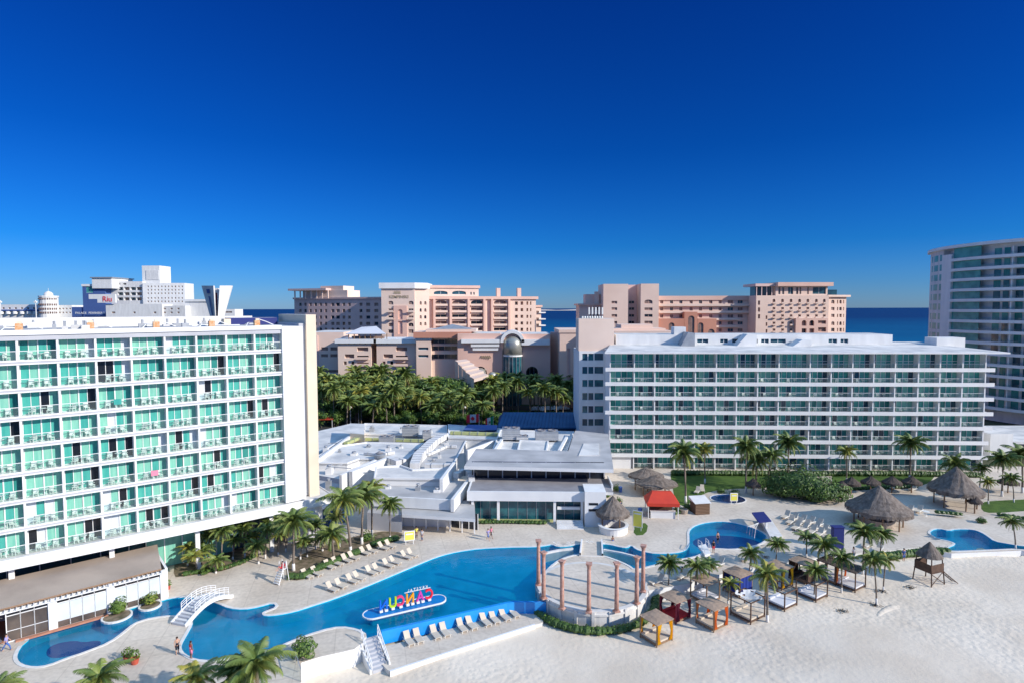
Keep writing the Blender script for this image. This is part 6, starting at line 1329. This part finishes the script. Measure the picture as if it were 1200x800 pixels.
for k, (x, y, w) in enumerate([(986,583,1.35),(997.5,578,1.5),(1020,577,1.6),(1045,577,1.6),(1068,577,1.6),(882.5,580,1.3),(1181,577,1.6),(1142,601,1.0)]):
    palapa('palapa_umbrella', x, y, w, 1.9, 3.1, ['small dark palapa umbrella nearest the sea grape thicket','small dark palapa umbrella left of the row of three','small palapa umbrella, left of the three before the right hotel','small palapa umbrella, middle of the three before the right hotel','small palapa umbrella, right of the three before the right hotel','lone dark palapa umbrella on the lawn between palms','dark palapa umbrella among the far right palms','little palapa umbrella on the rim of the far palapa terrace'][k], 1, 'thatch_dark', cat='palapa')
# watch tower on the sand
q = PS(1088, 681); t = thing('watch_tower', 'wooden beach watch tower with thatched cap and ladder', 'tower', q, .35)
mb = MB(); rows = []; 
for f_, z_ in ((1.45,3.3),(1.1,3.75),(.6,4.4),(.08,5.0)): rows.append([mb.V((f_*math.cos(rad(45+22.5*k)), f_*math.sin(rad(45+22.5*k)), z_)) for k in range(16)])
for A_, B_ in zip(rows, rows[1:]):
    for k in range(16): mb.fi((A_[k],A_[(k+1)%16],B_[(k+1)%16],B_[k]), 'thatch')
mb.fi(rows[0][::-1], 'thatch_dark'); mb.build('thatch_roof', t)
for x in (-1,1):
    for y in (-1,1): mb = MB(); mb.tube([(x*1.15,y*1.15,0),(x*.9,y*.9,3.4)],.07,'wood_dark',5); mb.build('leg', t)
mb = MB(); mb.box((-1.1,-1.1,1.55),(1.1,1.1,1.65),'wood_dark'); 
for y in (-1.05,1.0): mb.box((-1.1,y,1.65),(1.1,y+.05,2.6),'wood_dark')
mb.box((-1.1,-1.0,1.65),(-1.05,1.0,2.6),'wood_dark'); mb.build('cabin', t)
mb = MB(); mb.tube([(1.1,-.9,1.6),(2.9,-1.6,0)],.05,'wood_dark',4); mb.tube([(1.1,-.2,1.6),(2.9,-.9,0)],.05,'wood_dark',4)
for k in range(7): s = (k+.5)/7; mb.tube([(1.1+1.8*s,-.9-.7*s,1.6*(1-s)),(1.1+1.8*s,-.2-.7*s,1.6*(1-s))],.035,'wood_dark',4)
mb.build('ladder', t); mb = MB(); mb.tube([(-1.1,-1.1,.1),(1.0,-1.0,1.5)],.05,'wood_dark',4); mb.tube([(1.1,-1.1,.1),(-1.0,-1.0,1.5)],.05,'wood_dark',4); mb.build('brace', t)
# lifeguard chair
q = P(331, 681, 0); t = thing('lifeguard_chair', 'tall white lifeguard chair with slatted steps by the left garden bed', 'lifeguard chair', q, -.5)
mb = MB()
for x in (-.45,.45):
    mb.tube([(x,-.9,0),(x*.8,-.2,1.6),(x*.8,-.1,2.5)],.05,'white_paint',5); mb.tube([(x,.6,0),(x*.8,.3,2.6)],.05,'white_paint',5)
mb.tube([(-.4,.4,2.0),(.4,.4,2.0)],.05,'white_paint',5); mb.build('frame', t); mb = MB()
for k in range(6): mb.box((-.45,-.98+.12*k,.15+.26*k),(.45,-.72+.12*k,.2+.26*k),'white_paint')
mb.build('steps', t); mb = MB(); mb.box((-.4,-.3,1.6),(.4,.3,1.66),'white_paint'); mb.box((-.4,.25,1.66),(.4,.31,2.4),'white_paint'); mb.build('seat', t)
# ------------------------------------------------------------------ beach beds
def cabana(px, py, label, roof='canvas_tan', curt=None, post='wood_mid', matt='white_cloth', w=2.3, h=2.35, rz=.58, solid=False, ncurt=4, name='beach_cabana', deck='wood_mid', sand_=True, legs=False, cat='cabana'):
    q = PS(px, py) if sand_ else P(px, py, 0); t = thing(name, label, cat, q, rz); H_ = w/2
    for x in (-1,1):
        for y in (-1,1): mb = MB(); mb.box((x*H_-.055,y*H_-.055,-.1),(x*H_+.055,y*H_+.055,h),post); mb.build('post', t)
    mb = MB()
    for s in (-1,1): mb.box((-H_+.06,s*H_-.05,h-.1),(H_-.06,s*H_+.05,h),post); mb.box((s*H_-.05,-H_+.06,h-.1),(s*H_+.05,H_-.06,h),post)
    mb.build('top_frame', t); mb = MB()
    for s in (-1,1): mb.box((-H_+.06,s*H_-.04,.16),(H_-.06,s*H_+.04,.32),deck); mb.box((s*H_-.04,-H_+.06,.16),(s*H_+.04,H_-.06,.32),deck)
    mb.build('bed_frame', t)
    if roof:
        mb = MB(); n = 6
        P0 = lambda i, j: (-H_*1.1+2.2*H_*i/n, -H_*1.1+2.2*H_*j/n, h+.03+.16*math.sin(math.pi*i/n)*math.sin(math.pi*j/n)+.02*math.sin(i*2.1+j*1.3))
        g = [[mb.V(P0(i,j)) for j in range(n+1)] for i in range(n+1)]; g2 = [[mb.V(Vector(P0(i,j))-Vector((0,0,.05))) for j in range(n+1)] for i in range(n+1)]
        for i in range(n):
            for j in range(n): mb.fi((g[i][j],g[i+1][j],g[i+1][j+1],g[i][j+1]),roof); mb.fi((g2[i][j],g2[i][j+1],g2[i+1][j+1],g2[i+1][j]),roof)
        for k in range(n):
            mb.fi((g2[k][0],g2[k+1][0],g[k+1][0],g[k][0]),roof); mb.fi((g[k][n],g[k+1][n],g2[k+1][n],g2[k][n]),roof); mb.fi((g[0][k],g[0][k+1],g2[0][k+1],g2[0][k]),roof); mb.fi((g2[n][k],g2[n][k+1],g[n][k+1],g[n][k]),roof)
        mb.build('roof', t)
    mb = MB(); mb.box((-H_+.05,-H_+.05,.32),(H_-.05,H_-.05,.52),matt); mb.box((-H_+.2,H_*.55,.521),(H_-.2,H_-.15,.68),matt); mb.build('mattress', t)
    if curt:
        rs = random.Random(int(px)); cs = [(-1,-1),(1,-1),(1,1),(-1,1)][:ncurt]
        for x, y in cs:
            mb = MB(); pts = []; L0 = .62 if not solid else w*.94; dx, dy = (-x, 0) if not solid else (-x, 0)
            m_ = 10
            for i in range(m_+1):
                s = i/m_*L0; wv = .07*math.sin(i*2.1+x); pts.append((x*(H_-.03)+dx*s+0*wv, y*(H_+.07)+wv, 0))
            zs3 = [(.25,.9),(.7,.6 if not solid else 1),(1.2,.45 if not solid else 1),(1.8,.75 if not solid else 1),(h-.08,1)]
            rows = [[mb.V((x*(H_-.03)+(p[0]-x*(H_-.03))*f_, p[1], z_)) for p in pts] for z_, f_ in zs3]
            for A_, B_ in zip(rows, rows[1:]):
                for i in range(m_): mb.fi((A_[i],A_[i+1],B_[i+1],B_[i]),curt)
            mb.build('curtain', t)
    return t
cabana(769,748,'beach cabana with golden yellow tied curtains, nearest the stage hedge',curt='yellow_cloth',matt='cream_sling')
cabana(791,722,'beach cabana with red mattress and maroon curtains',curt='maroon_cloth',matt='red_cloth',post='maroon_cloth')
cabana(834,731,'beach cabana with burnt orange curtains',curt='orange_cloth',matt='cream_sling')
cabana(826,701,'plain beach cabana with tan roof and bare brown posts',curt=None,post='wood_mid',matt='white_cloth')
cabana(864,692,'beach cabana enclosed by deep blue curtains',curt='blue_cloth',matt='blue_cloth',solid=True)
cabana(876,721,'dark framed bed without roof, torn cloth sagging on top',roof=None,curt=None,post='wood_dark',deck='wood_dark',matt='cream_sling',w=2.5)
cabana(915,707,'roofless dark framed bed with white mattress, left of two',roof=None,post='wood_dark',deck='wood_dark',w=2.4,h=2.0,name='beach_daybed',cat='daybed')
cabana(951,697,'roofless dark framed bed with white mattress, right of two',roof=None,post='wood_dark',deck='wood_dark',w=2.4,h=2.0,name='beach_daybed',cat='daybed')
cabana(912,684,'beach cabana with yellow orange curtains behind the tall yellow palm',curt='yellow_cloth',post='wood_dark')
cabana(941,678,'dark brown beach cabana with wooden sides and tan roof',curt='wood_dark',post='wood_dark',matt='wood_dark',solid=True)
cabana(974,678,'beach cabana with dark roof and orange curtains',roof='thatch_dark',curt='orange_cloth',post='wood_dark',solid=False)
cabana(996,686,'beach bed under a dark slatted canopy with white mattress',roof='thatch_dark',curt=None,post='wood_dark',deck='wood_dark',w=2.4,name='beach_daybed',cat='daybed')
q = PS(876,721); mb = MB(); c0 = q+Vector((0,0,2.3)); rs = random.Random(3)
g = [[(q.x-1.1+.28*i+.2*math.sin(j), q.y-1.0+.28*j, q.z+2.38-.35*math.sin(math.pi*i/8)*math.sin(math.pi*j/8)+rs.uniform(-.03,.03)) for j in range(9)] for i in range(9)]
for i in range(8):
    for j in range(8):
        if rs.random() < .75: mb.face((g[i][j],g[i+1][j],g[i+1][j+1],g[i][j+1]),'white_wall2')
one(mb, 'torn_cloth', 'torn grey cloth draped over the dark roofless bed frame', 'cloth', q)
# ------------------------------------------------------------------ kiosks, boards, slab
q = P(775,603,0); t = thing('snack_kiosk', 'snack kiosk with bright red hipped awning and white counter', 'kiosk', q, -.08)
mb = MB(); zb, zt_ = 2.5, 3.9; A_ = [(-2.5,-1.9,zb),(2.5,-1.9,zb),(2.5,1.9,zb),(-2.5,1.9,zb)]; B_ = [(-1.5,-.3,zt_),(1.5,-.3,zt_),(1.5,.3,zt_),(-1.5,.3,zt_)]
for k in range(4): mb.face((A_[k],A_[(k+1)%4],B_[(k+1)%4],B_[k]),'tent_red'); c_ = [Vector(A_[k]),Vector(A_[(k+1)%4])]; mb.face((c_[0]-Vector((0,0,.5)),c_[1]-Vector((0,0,.5)),c_[1],c_[0]),'tent_red')
mb.face(B_,'tent_red'); mb.build('awning', t); mb = MB(); mb.box((-1.9,-1.5,0),(1.9,-1.0,1.1),'white_paint'); mb.box((-2.0,-1.6,1.1),(2.0,-.9,1.16),'white_plastic'); mb.box((-1.9,1.0,0),(1.9,1.5,2.2),'wood_dark'); mb.build('counter', t)
for x in (-2.3,2.3):
    for y in (-1.7,1.7): mb = MB(); mb.box((x-.06,y-.06,0),(x+.06,y+.06,2.5),'white_paint'); mb.build('post', t)
q = P(820,600,0); t = thing('pool_hut', 'small dark slatted hut with pale roof beside the tall kiosk palm', 'hut', q, .15); mb = MB(); mb.box((-1.2,-1.0,0),(1.2,1.0,1.9),'wood_dark')
for k in range(7): mb.box((-1.22,-1.03,.2+.24*k),(1.22,-1.003,.28+.24*k),'wood_mid')
mb.build('wall', t); mb = MB(); mb.prism([(-1.4,-1.2),(1.4,-1.2),(1.4,1.2),(-1.4,1.2)],1.9,lambda p:2.15+.25*p[1],'white_wall2','white_wall2'); mb.build('roof', t)
def board(px, py, label, w=1.1, h=1.6, m='sign_yellow', rz=.3, z=0, legs=.5):
    q = P(px, py, z); t = thing('sign_board', label, 'sign', q, rz); mb = MB(); mb.box((-w/2,-.03,legs),(w/2,.03,h),'white_paint'); mb.box((-w/2+.12,-.045,legs+.12),(w/2-.12,-.031,h-.12),m); mb.box((-w/2+.25,-.055,h-.55),(w/2-.25,-.046,h-.35),'white_paint'); mb.build('panel', t)
    for s in (-1,1): mb = MB(); mb.box((s*w*.35-.04,-.04,0),(s*w*.35+.04,.04,legs),'white_paint'); mb.build('leg', t)
board(747,621,'yellow and white sign board on the small grass patch',1.5,3.0,rz=-.5); board(860,590,'yellow and white sign board at the edge of the plunge pool',1.3,1.9,rz=0); board(480,637,'pale yellow sign board behind the lounger rows',1.5,1.9,rz=.3)
q = P(905,627,0); t = thing('waterfall_slab', 'long white ramp like slab with navy panel feeding thin waterfalls into the round pool', 'waterfall', q)
mb = MB(); pts = W2([(891,611),(903,611),(917,632),(903,634)]); mb.prism(pts,0,.55,'coping'); mb.build('ramp', t, q)
mb = MB(); a_ = [P(881,600,1.6),P(895,599,1.6),P(904,610.5,1.5),P(889,612,1.5)]; mb.prism([(v.x,v.y) for v in a_],1.45,1.62,'navy'); mb.build('navy_panel', t, q)
mb = MB(); 
for v in a_[1:3]: mb.box((v.x-.9,v.y-.1,0),(v.x-.6,v.y+.2,1.45),'white_paint')
mb.build('pier', t, q)
mb = MB()
for k in range(4): v = P(876+3.2*k, 616+.5*k, 1.3); e = P(875+3*k, 624+2*k, -.08); mb.tube([(a_[3].x,a_[3].y,1.5),(v.x,v.y,1.2),(e.x,e.y,-.08)],.03,'white_plastic',4)
mb.build('water_jets', t, q)
q = P(981,641,0); mb = MB(); mb.box((q.x-.7,q.y-.4,0),(q.x+.7,q.y+.4,2.9),'navy'); mb.box((q.x-.78,q.y-.48,2.9),(q.x+.78,q.y+.48,3.0),'navy'); one(mb, 'towel_cabinet', 'tall narrow navy blue cabinet on the walkway above the beach beds', 'cabinet', q)
q = P(797,601,0); mb = MB(); mb.lathe([(.55,0),(.7,.7),(.6,.72),(.55,.6)],12,'stone_rough',(q.x+.6,q.y,0)); one(mb, 'stone_planter', 'rough stone planter at the foot of the tall kiosk palm', 'planter', q+Vector((.6,0,0)))
# white tables near far palapa, parasols
for k, (x, y) in enumerate(((1106,592),(1085,604))):
    q = P(x, y, 0); mb = MB(); mb.lathe([(.5,.72),(.5,.76)],12,'white_plastic',(q.x,q.y,0)); mb.lathe([(.25,0),(.05,.05),(.05,.72)],8,'white_plastic',(q.x,q.y,0)); one(mb, 'round_table', ('white round table behind' if k == 0 else 'white round table in front of')+' the tall pointed palapa', 'table', q)
# terrace stairs with white posts at the peninsula, glass rail, planter wall
q = P(437,748,0); t = thing('beach_stairs', 'stairs with white railings from the pool terrace down to the sand', 'stairs', q)
a_, b_ = P(433,745,0), P(446,785,-1.7); d = (b_-a_); n = 8; mb = MB(); sd = Vector((-d.y,d.x,0)).normalized()
for k in range(n):
    c0 = a_+d*(k/n); c1 = a_+d*((k+1)/n); c0.z = c1.z = 0; z_ = -.2*k-.1; mb.prism([((c0+sd*.75).x,(c0+sd*.75).y),((c0-sd*.75).x,(c0-sd*.75).y),((c1-sd*.75).x,(c1-sd*.75).y),((c1+sd*.75).x,(c1+sd*.75).y)],-2.6,z_,'grey_side')
mb.build('steps', t, q)
for s in (-1,1):
    mb = MB(); e = sd*.85*s
    mb.tube([a_+e+Vector((0,0,1.0)), a_+e+d*.5+Vector((0,0,.95)), a_+e+d+Vector((0,0,1.0))], .05, 'white_paint', 5); mb.tube([a_+e+Vector((0,0,.5)), a_+e+d+Vector((0,0,.5))], .04, 'white_paint', 5)
    for k in range(6): c0 = a_+e+d*(k/5); mb.tube([c0+Vector((0,0,-.2)), c0+Vector((0,0,1.0))], .045, 'white_paint', 5)
    mb.build('railing', t, q)
    mb = MB(); w0 = a_+sd*.95*s; w1 = b_+sd*.95*s; mb.prism([((w0-sd*.09).x,(w0-sd*.09).y),((w1-sd*.09).x,(w1-sd*.09).y),((w1+sd*.09).x,(w1+sd*.09).y),((w0+sd*.09).x,(w0+sd*.09).y)],-2.6,lambda p:.12-1.4*((Vector((p[0],p[1],0))-Vector((a_.x,a_.y,0))).length/Vector((d.x,d.y,0)).length),'white_paint'); mb.build('side_wall', t, q)
q = P(349,785,0); mb = MB(); a_, b_ = P(343,766,0), P(353,798,0); mb.box((-.01,-.01,0),(.01,.01,.01),'white_paint'); mb = MB(); mb.face((a_,b_,b_+Vector((0,0,1.1)),a_+Vector((0,0,1.1))),'rail_glass'); mb.tube([a_+Vector((0,0,1.1)),b_+Vector((0,0,1.1))],.04,'steel',5)
for s in (0,.33,.66,1): c0 = a_.lerp(b_,s); mb.tube([c0,c0+Vector((0,0,1.1))],.035,'steel',5)
one(mb, 'glass_railing', 'glass balustrade at the bottom terrace beside the clipped shrub', 'railing', q)
# ------------------------------------------------------------------ flags, lamps, cars
def flag(px, py, ty, cols, label, rz):
    q = P(px, py, 0); zt_ = Q(px, ty, q.y).z; t = thing('flag_pole', label, 'flag', q, rz); mb = MB(); mb.lathe([(.08,0),(.05,zt_)],8,'white_paint'); mb.build('pole', t); mb = MB(); n = 12; w, h = 3.4, 2.2
    for i in range(n):
        x0, x1 = -w*i/n, -w*(i+1)/n; y0, y1 = .25*math.sin(i*.9)*i/n, .25*math.sin((i+1)*.9)*(i+1)/n; m = cols[int(i*4/n)] if len(cols) == 4 else cols[int(i*3/n)]
        for z_a, z_b in ((zt_-h-.35*i/n, zt_-.35*i/n),): mb.face(((x0,y0,z_a),(x1,y1,z_a-.03),(x1,y1,z_b-.03),(x0,y0,z_b)),m)
    if len(cols) == 4:
        c = (-w/2, .08, zt_-h/2-.18); pts = [(0,.75),(.14,.42),(.36,.5),(.3,.2),(.62,.1),(.42,-.12),(.45,-.34),(.06,-.28),(.06,-.6)]; pts = pts + [(-x,z_) for x, z_ in pts[::-1]]
        for yy in (-.3,.32):
            vs_ = [(c[0]+x*1.0, c[1]+yy, c[2]+z_) for x, z_ in pts]; ctr = (c[0], c[1]+yy, c[2])
            for k in range(len(vs_)): mb.face((ctr, vs_[k], vs_[(k+1)%len(vs_)]),'sign_red')
    else:
        for yy in (-.28,.28): mb.face([(-w/2+.3*math.cos(k), yy, zt_-h/2-.2+.3*math.sin(k)) for k in (0,1,2,3,4,5)],'coconut')
    mb.build('cloth', t)
flag(561.5,506,484.5,('sign_red','white_cloth','white_cloth','sign_red'),'Canadian flag with red maple leaf on a white pole',-.15); flag(578,507,487,('flag_green','white_cloth','sign_red'),'green white and red flag hanging on a pole near the blue roof',.9)
for x, y, ty, l in ((420.5,497,466,'grey lamp post rising from the left of the grove'),(411,500,478,'shorter lamp post with white globe at the left of the grove'),(545,498,478,'lamp post near the middle of the grove')):
    q = P(x, y, 0); zt_ = Q(x, ty, q.y).z; t = thing('street_lamp', l, 'street lamp', q); mb = MB(); mb.lathe([(.12,0),(.07,zt_)],8,'grey_metal'); mb.build('pole', t); mb = MB(); mb.ball((0,0,zt_+.3),.35,'white_plastic',10,7); mb.build('lamp_head', t)
def mk_car():
    t = thing('parked_car', 'car', 'car'); mb = MB(); pr = [(-2.2,.35),(-2.2,.8),(-1.7,.95),(-.9,1.42),(.7,1.45),(1.35,.98),(2.1,.85),(2.25,.4)]; 
    for s in (-1,1):
        v = [(x,.85*s if z_ < 1.1 else .7*s,z_) for x, z_ in pr]; mb.face(v if s > 0 else v[::-1],'car_white')
    for a_, b_ in zip(pr, pr[1:]+pr[:1]): f0 = .85 if a_[1] < 1.1 else .7; f1 = .85 if b_[1] < 1.1 else .7; mb.face(((a_[0],-f0,a_[1]),(a_[0],f0,a_[1]),(b_[0],f1,b_[1]),(b_[0],-f1,b_[1])),'car_white')
    mb.build('body', t); mb = MB()
    for s in (-1,1): mb.face([(-1.5,.80*s,1.0),(1.2,.80*s,1.0),(.65,.725*s,1.38),(-.85,.725*s,1.36)][::s],'glass_dark')
    mb.face([(1.30,-.72,1.03),(1.30,.72,1.03),(.78,.62,1.43),(.78,-.62,1.43)],'glass_dark'); mb.build('window', t)
    for x in (-1.4,1.35):
        for y in (-.8,.62): mb = MB(); mb.M = Matrix.Translation((x,y,.33)) @ Matrix.Rotation(rad(-90),4,'X'); mb.lathe([(.32,0),(.32,.18)],12,'rubber'); mb.build('wheel', t)
    return t
CR = Pool(mk_car)
sheet('access_road', W2([(375,500),(375,505),(545,499),(600,480),(676,482),(676,476),(595,474),(530,496)]), -.02, 'asphalt')
for k, (x, y) in enumerate(((629,481),(636,481),(643,480.5),(651,480),(659,480),(562,470))): CR.put(P(x,y,0), .2+1.4*(k%2), 1.0, ['white car behind the blue roof, leftmost of five','white car second from left behind the blue roof','white car in the middle of five behind blue roof','white car second from right behind the blue roof','white car nearest the right hotel behind the blue roof','white car glimpsed alone between grove palms'][k], 'cars parked behind the grove')
q = P(381,501,0); t = thing('parasol_tent', 'orange red canopy beside the left hotel end in the grove', 'canopy', q); mb = MB(); v = [(-2.5,-1.5,2.6),(2.5,-1.5,2.6),(2.5,1.5,2.9),(-2.5,1.5,2.9)]; mb.face(v,'tent_red'); mb.face([Vector(a)-Vector((0,0,.1)) for a in v[::-1]],'tent_red'); mb.build('cloth', t)
for x in (-2.4,2.4): mb = MB(); mb.box((x-.05,-1.4,0),(x+.05,-1.3,2.6),'white_paint'); mb.build('post', t)
# driftwood and small sand features
for x, y, l in ((1066,688,'dark clump of seaweed on the sand left of the ladder'),(988,716,'small dark seaweed clump below the white beds'),(1025,709,'dark clump at foot of the lone sand palm'),(1032,693,'dark clump at foot of the palm behind the lone one')):
    q = PS(x, y); mb = MB(); rs = random.Random(int(x))
    for k in range(60): p_ = (q.x+rs.gauss(0,.35), q.y+rs.gauss(0,.25), q.z+rs.uniform(.02,.16)); a_ = rs.uniform(0,3.14); mb.face(((p_[0]-.12*math.cos(a_),p_[1]-.12*math.sin(a_),p_[2]),(p_[0],p_[1]-.06,p_[2]+.06),(p_[0]+.12*math.cos(a_),p_[1]+.12*math.sin(a_),p_[2]),(p_[0],p_[1]+.06,p_[2]-.03)),'thatch_dark')
    one(mb, 'seaweed_clump', l, 'seaweed', q)
q = PS(1040,718); mb = MB()
g = []
for i in range(13):
    row = []
    for j in range(7):
        u, v = i/12, j/6; c = PS(1026+30*u, 722-11*u-4*math.sin(u*3)); row.append(mb.V((c.x+(v-.5)*1.6*.5, c.y+(v-.5)*1.6, c.z-.03+.17*math.sin(math.pi*v)*math.sin(math.pi*u)**.6)))
    g.append(row)
for i in range(12):
    for j in range(6): mb.fi((g[i][j],g[i+1][j],g[i+1][j+1],g[i][j+1]),'sand')
one(mb, 'sand_mound', 'low curved sand mound right of the lone sand palm', 'sand mound', q, smooth=True)
# ------------------------------------------------------------------ people
def mk_person(seed, pose, skin, top, bottom, name_, bare=False, longp=False):
    rs = random.Random(seed); w = 1 if pose == 'walk' else 0; J = {}
    if pose in ('stand','walk'):
        J = dict(pel=(0,0,.95,.12), sp=(0,0,1.14,.11), ch=(0,-.01,1.33,.145), nk=(0,0,1.49,.055), hd=(0,-.02,1.59,.088), tp=(0,-.01,1.67,.085))
        for s, n in ((-1,'l'),(1,'r')):
            k = s*w*.22; J.update({n+'s':(s*.185,0,1.42,.055), n+'e':(s*.23,-k*.5+.02,1.15,.042), n+'w':(s*.24,-k-.06,.92,.03), n+'p':(s*.24,-k-.08,.84,.036), n+'h':(s*.09,0,.90,.088), n+'k':(s*.10,k*.9-.03,.49,.06), n+'a':(s*.10,k*1.6+.04,.09,.04), n+'t':(s*.11,k*1.6-.13,.035,.035)})
    elif pose == 'sit':
        J = dict(pel=(0,0,.14,.13), sp=(0,.05,.33,.115), ch=(0,.08,.52,.145), nk=(0,.07,.68,.055), hd=(0,.05,.78,.088), tp=(0,.05,.86,.085))
        for s, n in ((-1,'l'),(1,'r')): J.update({n+'s':(s*.185,.08,.61,.055), n+'e':(s*.25,.20,.36,.042), n+'w':(s*.26,.24,.12,.03), n+'p':(s*.26,.26,.05,.036), n+'h':(s*.09,-.04,.13,.088), n+'k':(s*.12,-.42,.34,.06), n+'a':(s*.12,-.74,.07,.04), n+'t':(s*.13,-.90,.05,.035)})
    keys = list(J); me = bpy.data.meshes.new('body'); E = [('pel','sp'),('sp','ch'),('ch','nk'),('nk','hd'),('hd','tp')]
    for n in 'lr': E += [('ch',n+'s'),(n+'s',n+'e'),(n+'e',n+'w'),(n+'w',n+'p'),('pel',n+'h'),(n+'h',n+'k'),(n+'k',n+'a'),(n+'a',n+'t')]
    me.from_pydata([J[k][:3] for k in keys], [(keys.index(a), keys.index(b)) for a, b in E], []); o = bpy.data.objects.new('tmp', me); COL.objects.link(o)
    md = o.modifiers.new('s', 'SKIN'); ly = me.skin_vertices[0] if me.skin_vertices else None
    if ly is None:
        import bmesh; bm = bmesh.new(); bm.from_mesh(me); bm.verts.layers.skin.verify(); bm.to_mesh(me); bm.free(); ly = me.skin_vertices[0]
    for i, k in enumerate(keys): ly.data[i].radius = (J[k][3], J[k][3]*(.78 if k in ('ch','sp','pel') else 1)); ly.data[i].use_root = (k == 'pel')
    o.modifiers.new('u', 'SUBSURF').levels = 1; bpy.context.view_layer.update(); ev = bpy.data.meshes.new_from_object(o.evaluated_get(bpy.context.evaluated_depsgraph_get())); bpy.data.objects.remove(o)
    mb = MB(); mb.v = [v.co.copy() for v in ev.vertices]
    for p_ in ev.polygons:
        mb.fi(p_.vertices, skin)
    bpy.data.meshes.remove(ev)
    for s, n in ((-1,'l'),(1,'r')):
        q = Vector(J[n+'p'][:3]); wv = Vector(J[n+'w'][:3]); d = (q-wv).normalized()
        for k in range(4): b0 = q+Vector((0,(k-1.5)*.019,0)); ln = (.075,.085,.08,.062)[k]; mb.tube([b0, b0+d*ln*.6, b0+d*ln+Vector((-s*.018,0,0))],[.009,.008,.006],skin,5)
        mb.tube([q+Vector((0,-.03,.03)), q+Vector((-s*.01,-.055,0))+d*.02, q+Vector((-s*.015,-.055,0))+d*.05],[.011,.009,.007],skin,5)
    hd = Vector(J['hd'][:3]); mb.tube([hd+Vector((0,-.08,.03)), hd+Vector((0,-.105,-.01))],[.008,.014],skin,5)
    for s in (-1,1): mb.ball(hd+Vector((s*.032,-.078,.035)), .010, 'hair', 6, 4); mb.ball(hd+Vector((s*.088,.0,.01)), .022, skin, 6, 4)
    mb.tube([hd+Vector((-.025,-.083,-.045)), hd+Vector((.025,-.083,-.045))],.006,'cloth_pink',4)
    t = thing('person', 'person', 'person'); mb.build('body', t, smooth=True)
    mb = MB(); mb.ball(hd+Vector((0,.025,.055)), .105, 'hair', 12, 8, .95); mb.build('hair', t, smooth=True)
    def shell(ks, m, nm, f=1.18):
        b = MB()
        for ch in ks: b.tube([J[k][:3] for k in ch], [J[k][3]*f for k in ch], m, 12)
        b.build(nm, t, smooth=True)
    if not bare: shell([('pel','sp','ch','nk')] + [(n+'s',n+'e') for n in 'lr'], top, 'shirt', 1.16)
    elif top: shell([('sp','ch')], top, 'swim_top', 1.05)
    shell([('pel','sp')] + [((n+'h',n+'k',n+'a') if longp else (n+'h',n+'k')) for n in 'lr'], bottom, 'trousers' if longp else 'shorts', 1.14); return t
def person(px, py, seed, pose, skin, top, bottom, label, rz=0, z=0, sand_=False, **k):
    o = mk_person(seed, pose, skin, top, bottom, '', **k); o['label'] = label; o.location = PS(px, py) if sand_ else P(px, py, z); o.rotation_euler = (0,0,rz); return o
person(8,762,1,'walk','skin','cloth_lilac','cloth_blue','person in pale shirt and dark trousers walking at the left photo edge',2.2,longp=True)
person(208,766,2,'stand','skin',None,'cloth_black','person in dark swim shorts standing by the pool near the bottom palms',.8,bare=True); person(224,771,3,'stand','skin_dark','cloth_red','cloth_pink','person in red swimwear standing at the lower pool edge',2.6,bare=True)
person(488,630,4,'stand','skin_dark','sign_yellow','cloth_black','person in yellow top standing by the yellow sign board',.5,longp=True); person(494.5,633,5,'stand','skin','white_cloth','cloth_blue','person in white top and blue trousers beside the yellow sign board',-.4,longp=True)
person(572,632.5,6,'walk','skin','cloth_lilac','cloth_blue','person in lilac walking across the plaza, left of the couple',.9); person(575.5,630,7,'walk','skin_dark','cloth_pink','cloth_black','person in pink top walking across the plaza, right of the couple',.9)
person(836,647,8,'stand','skin_dark','cloth_black','cloth_red','person in dark top and red shorts standing below the round pool',.2); person(1059,657,9,'stand','skin','cloth_blue','cloth_blue','person in blue standing on the walkway near the watch tower',.1)
o = person(331,680,10,'sit','skin','cloth_red','cloth_red','lifeguard in red sitting on the tall white chair',-.5,z=0); o.location = P(331,681,0)+Vector((0,0,1.62))
person(800,672,11,'sit','skin',None,'cloth_black','person in black shorts sitting by the narrow pool under palms',1,bare=True); person(718,641,12,'stand','skin_dark',None,'cloth_blue','bather standing waist deep in the pool behind the stage',.4,z=-1.0,bare=True); person(727,598,13,'stand','skin','cloth_blue','cloth_black','person in blue near the potted shrubs by the restaurant',.4)
person(841,636,14,'stand','skin',None,'cloth_black','bather at the near edge of the round pool water',.4,z=-.9,bare=True); person(1000,655,15,'stand','skin_dark','white_cloth','cloth_blue','person in white top on the walkway above the beach beds',.4)
for x, y, l, m in ((750,602,'blue box left of the red kiosk','cloth_blue'),(727,576,'blue bin by the restaurant side path','cloth_blue')):
    q = P(x, y, 0); mb = MB(); mb.lathe([(.3,0),(.34,.9),(.36,.95),(.1,1.05)],10,m,(q.x,q.y,0)); one(mb, 'waste_bin', l, 'bin', q)
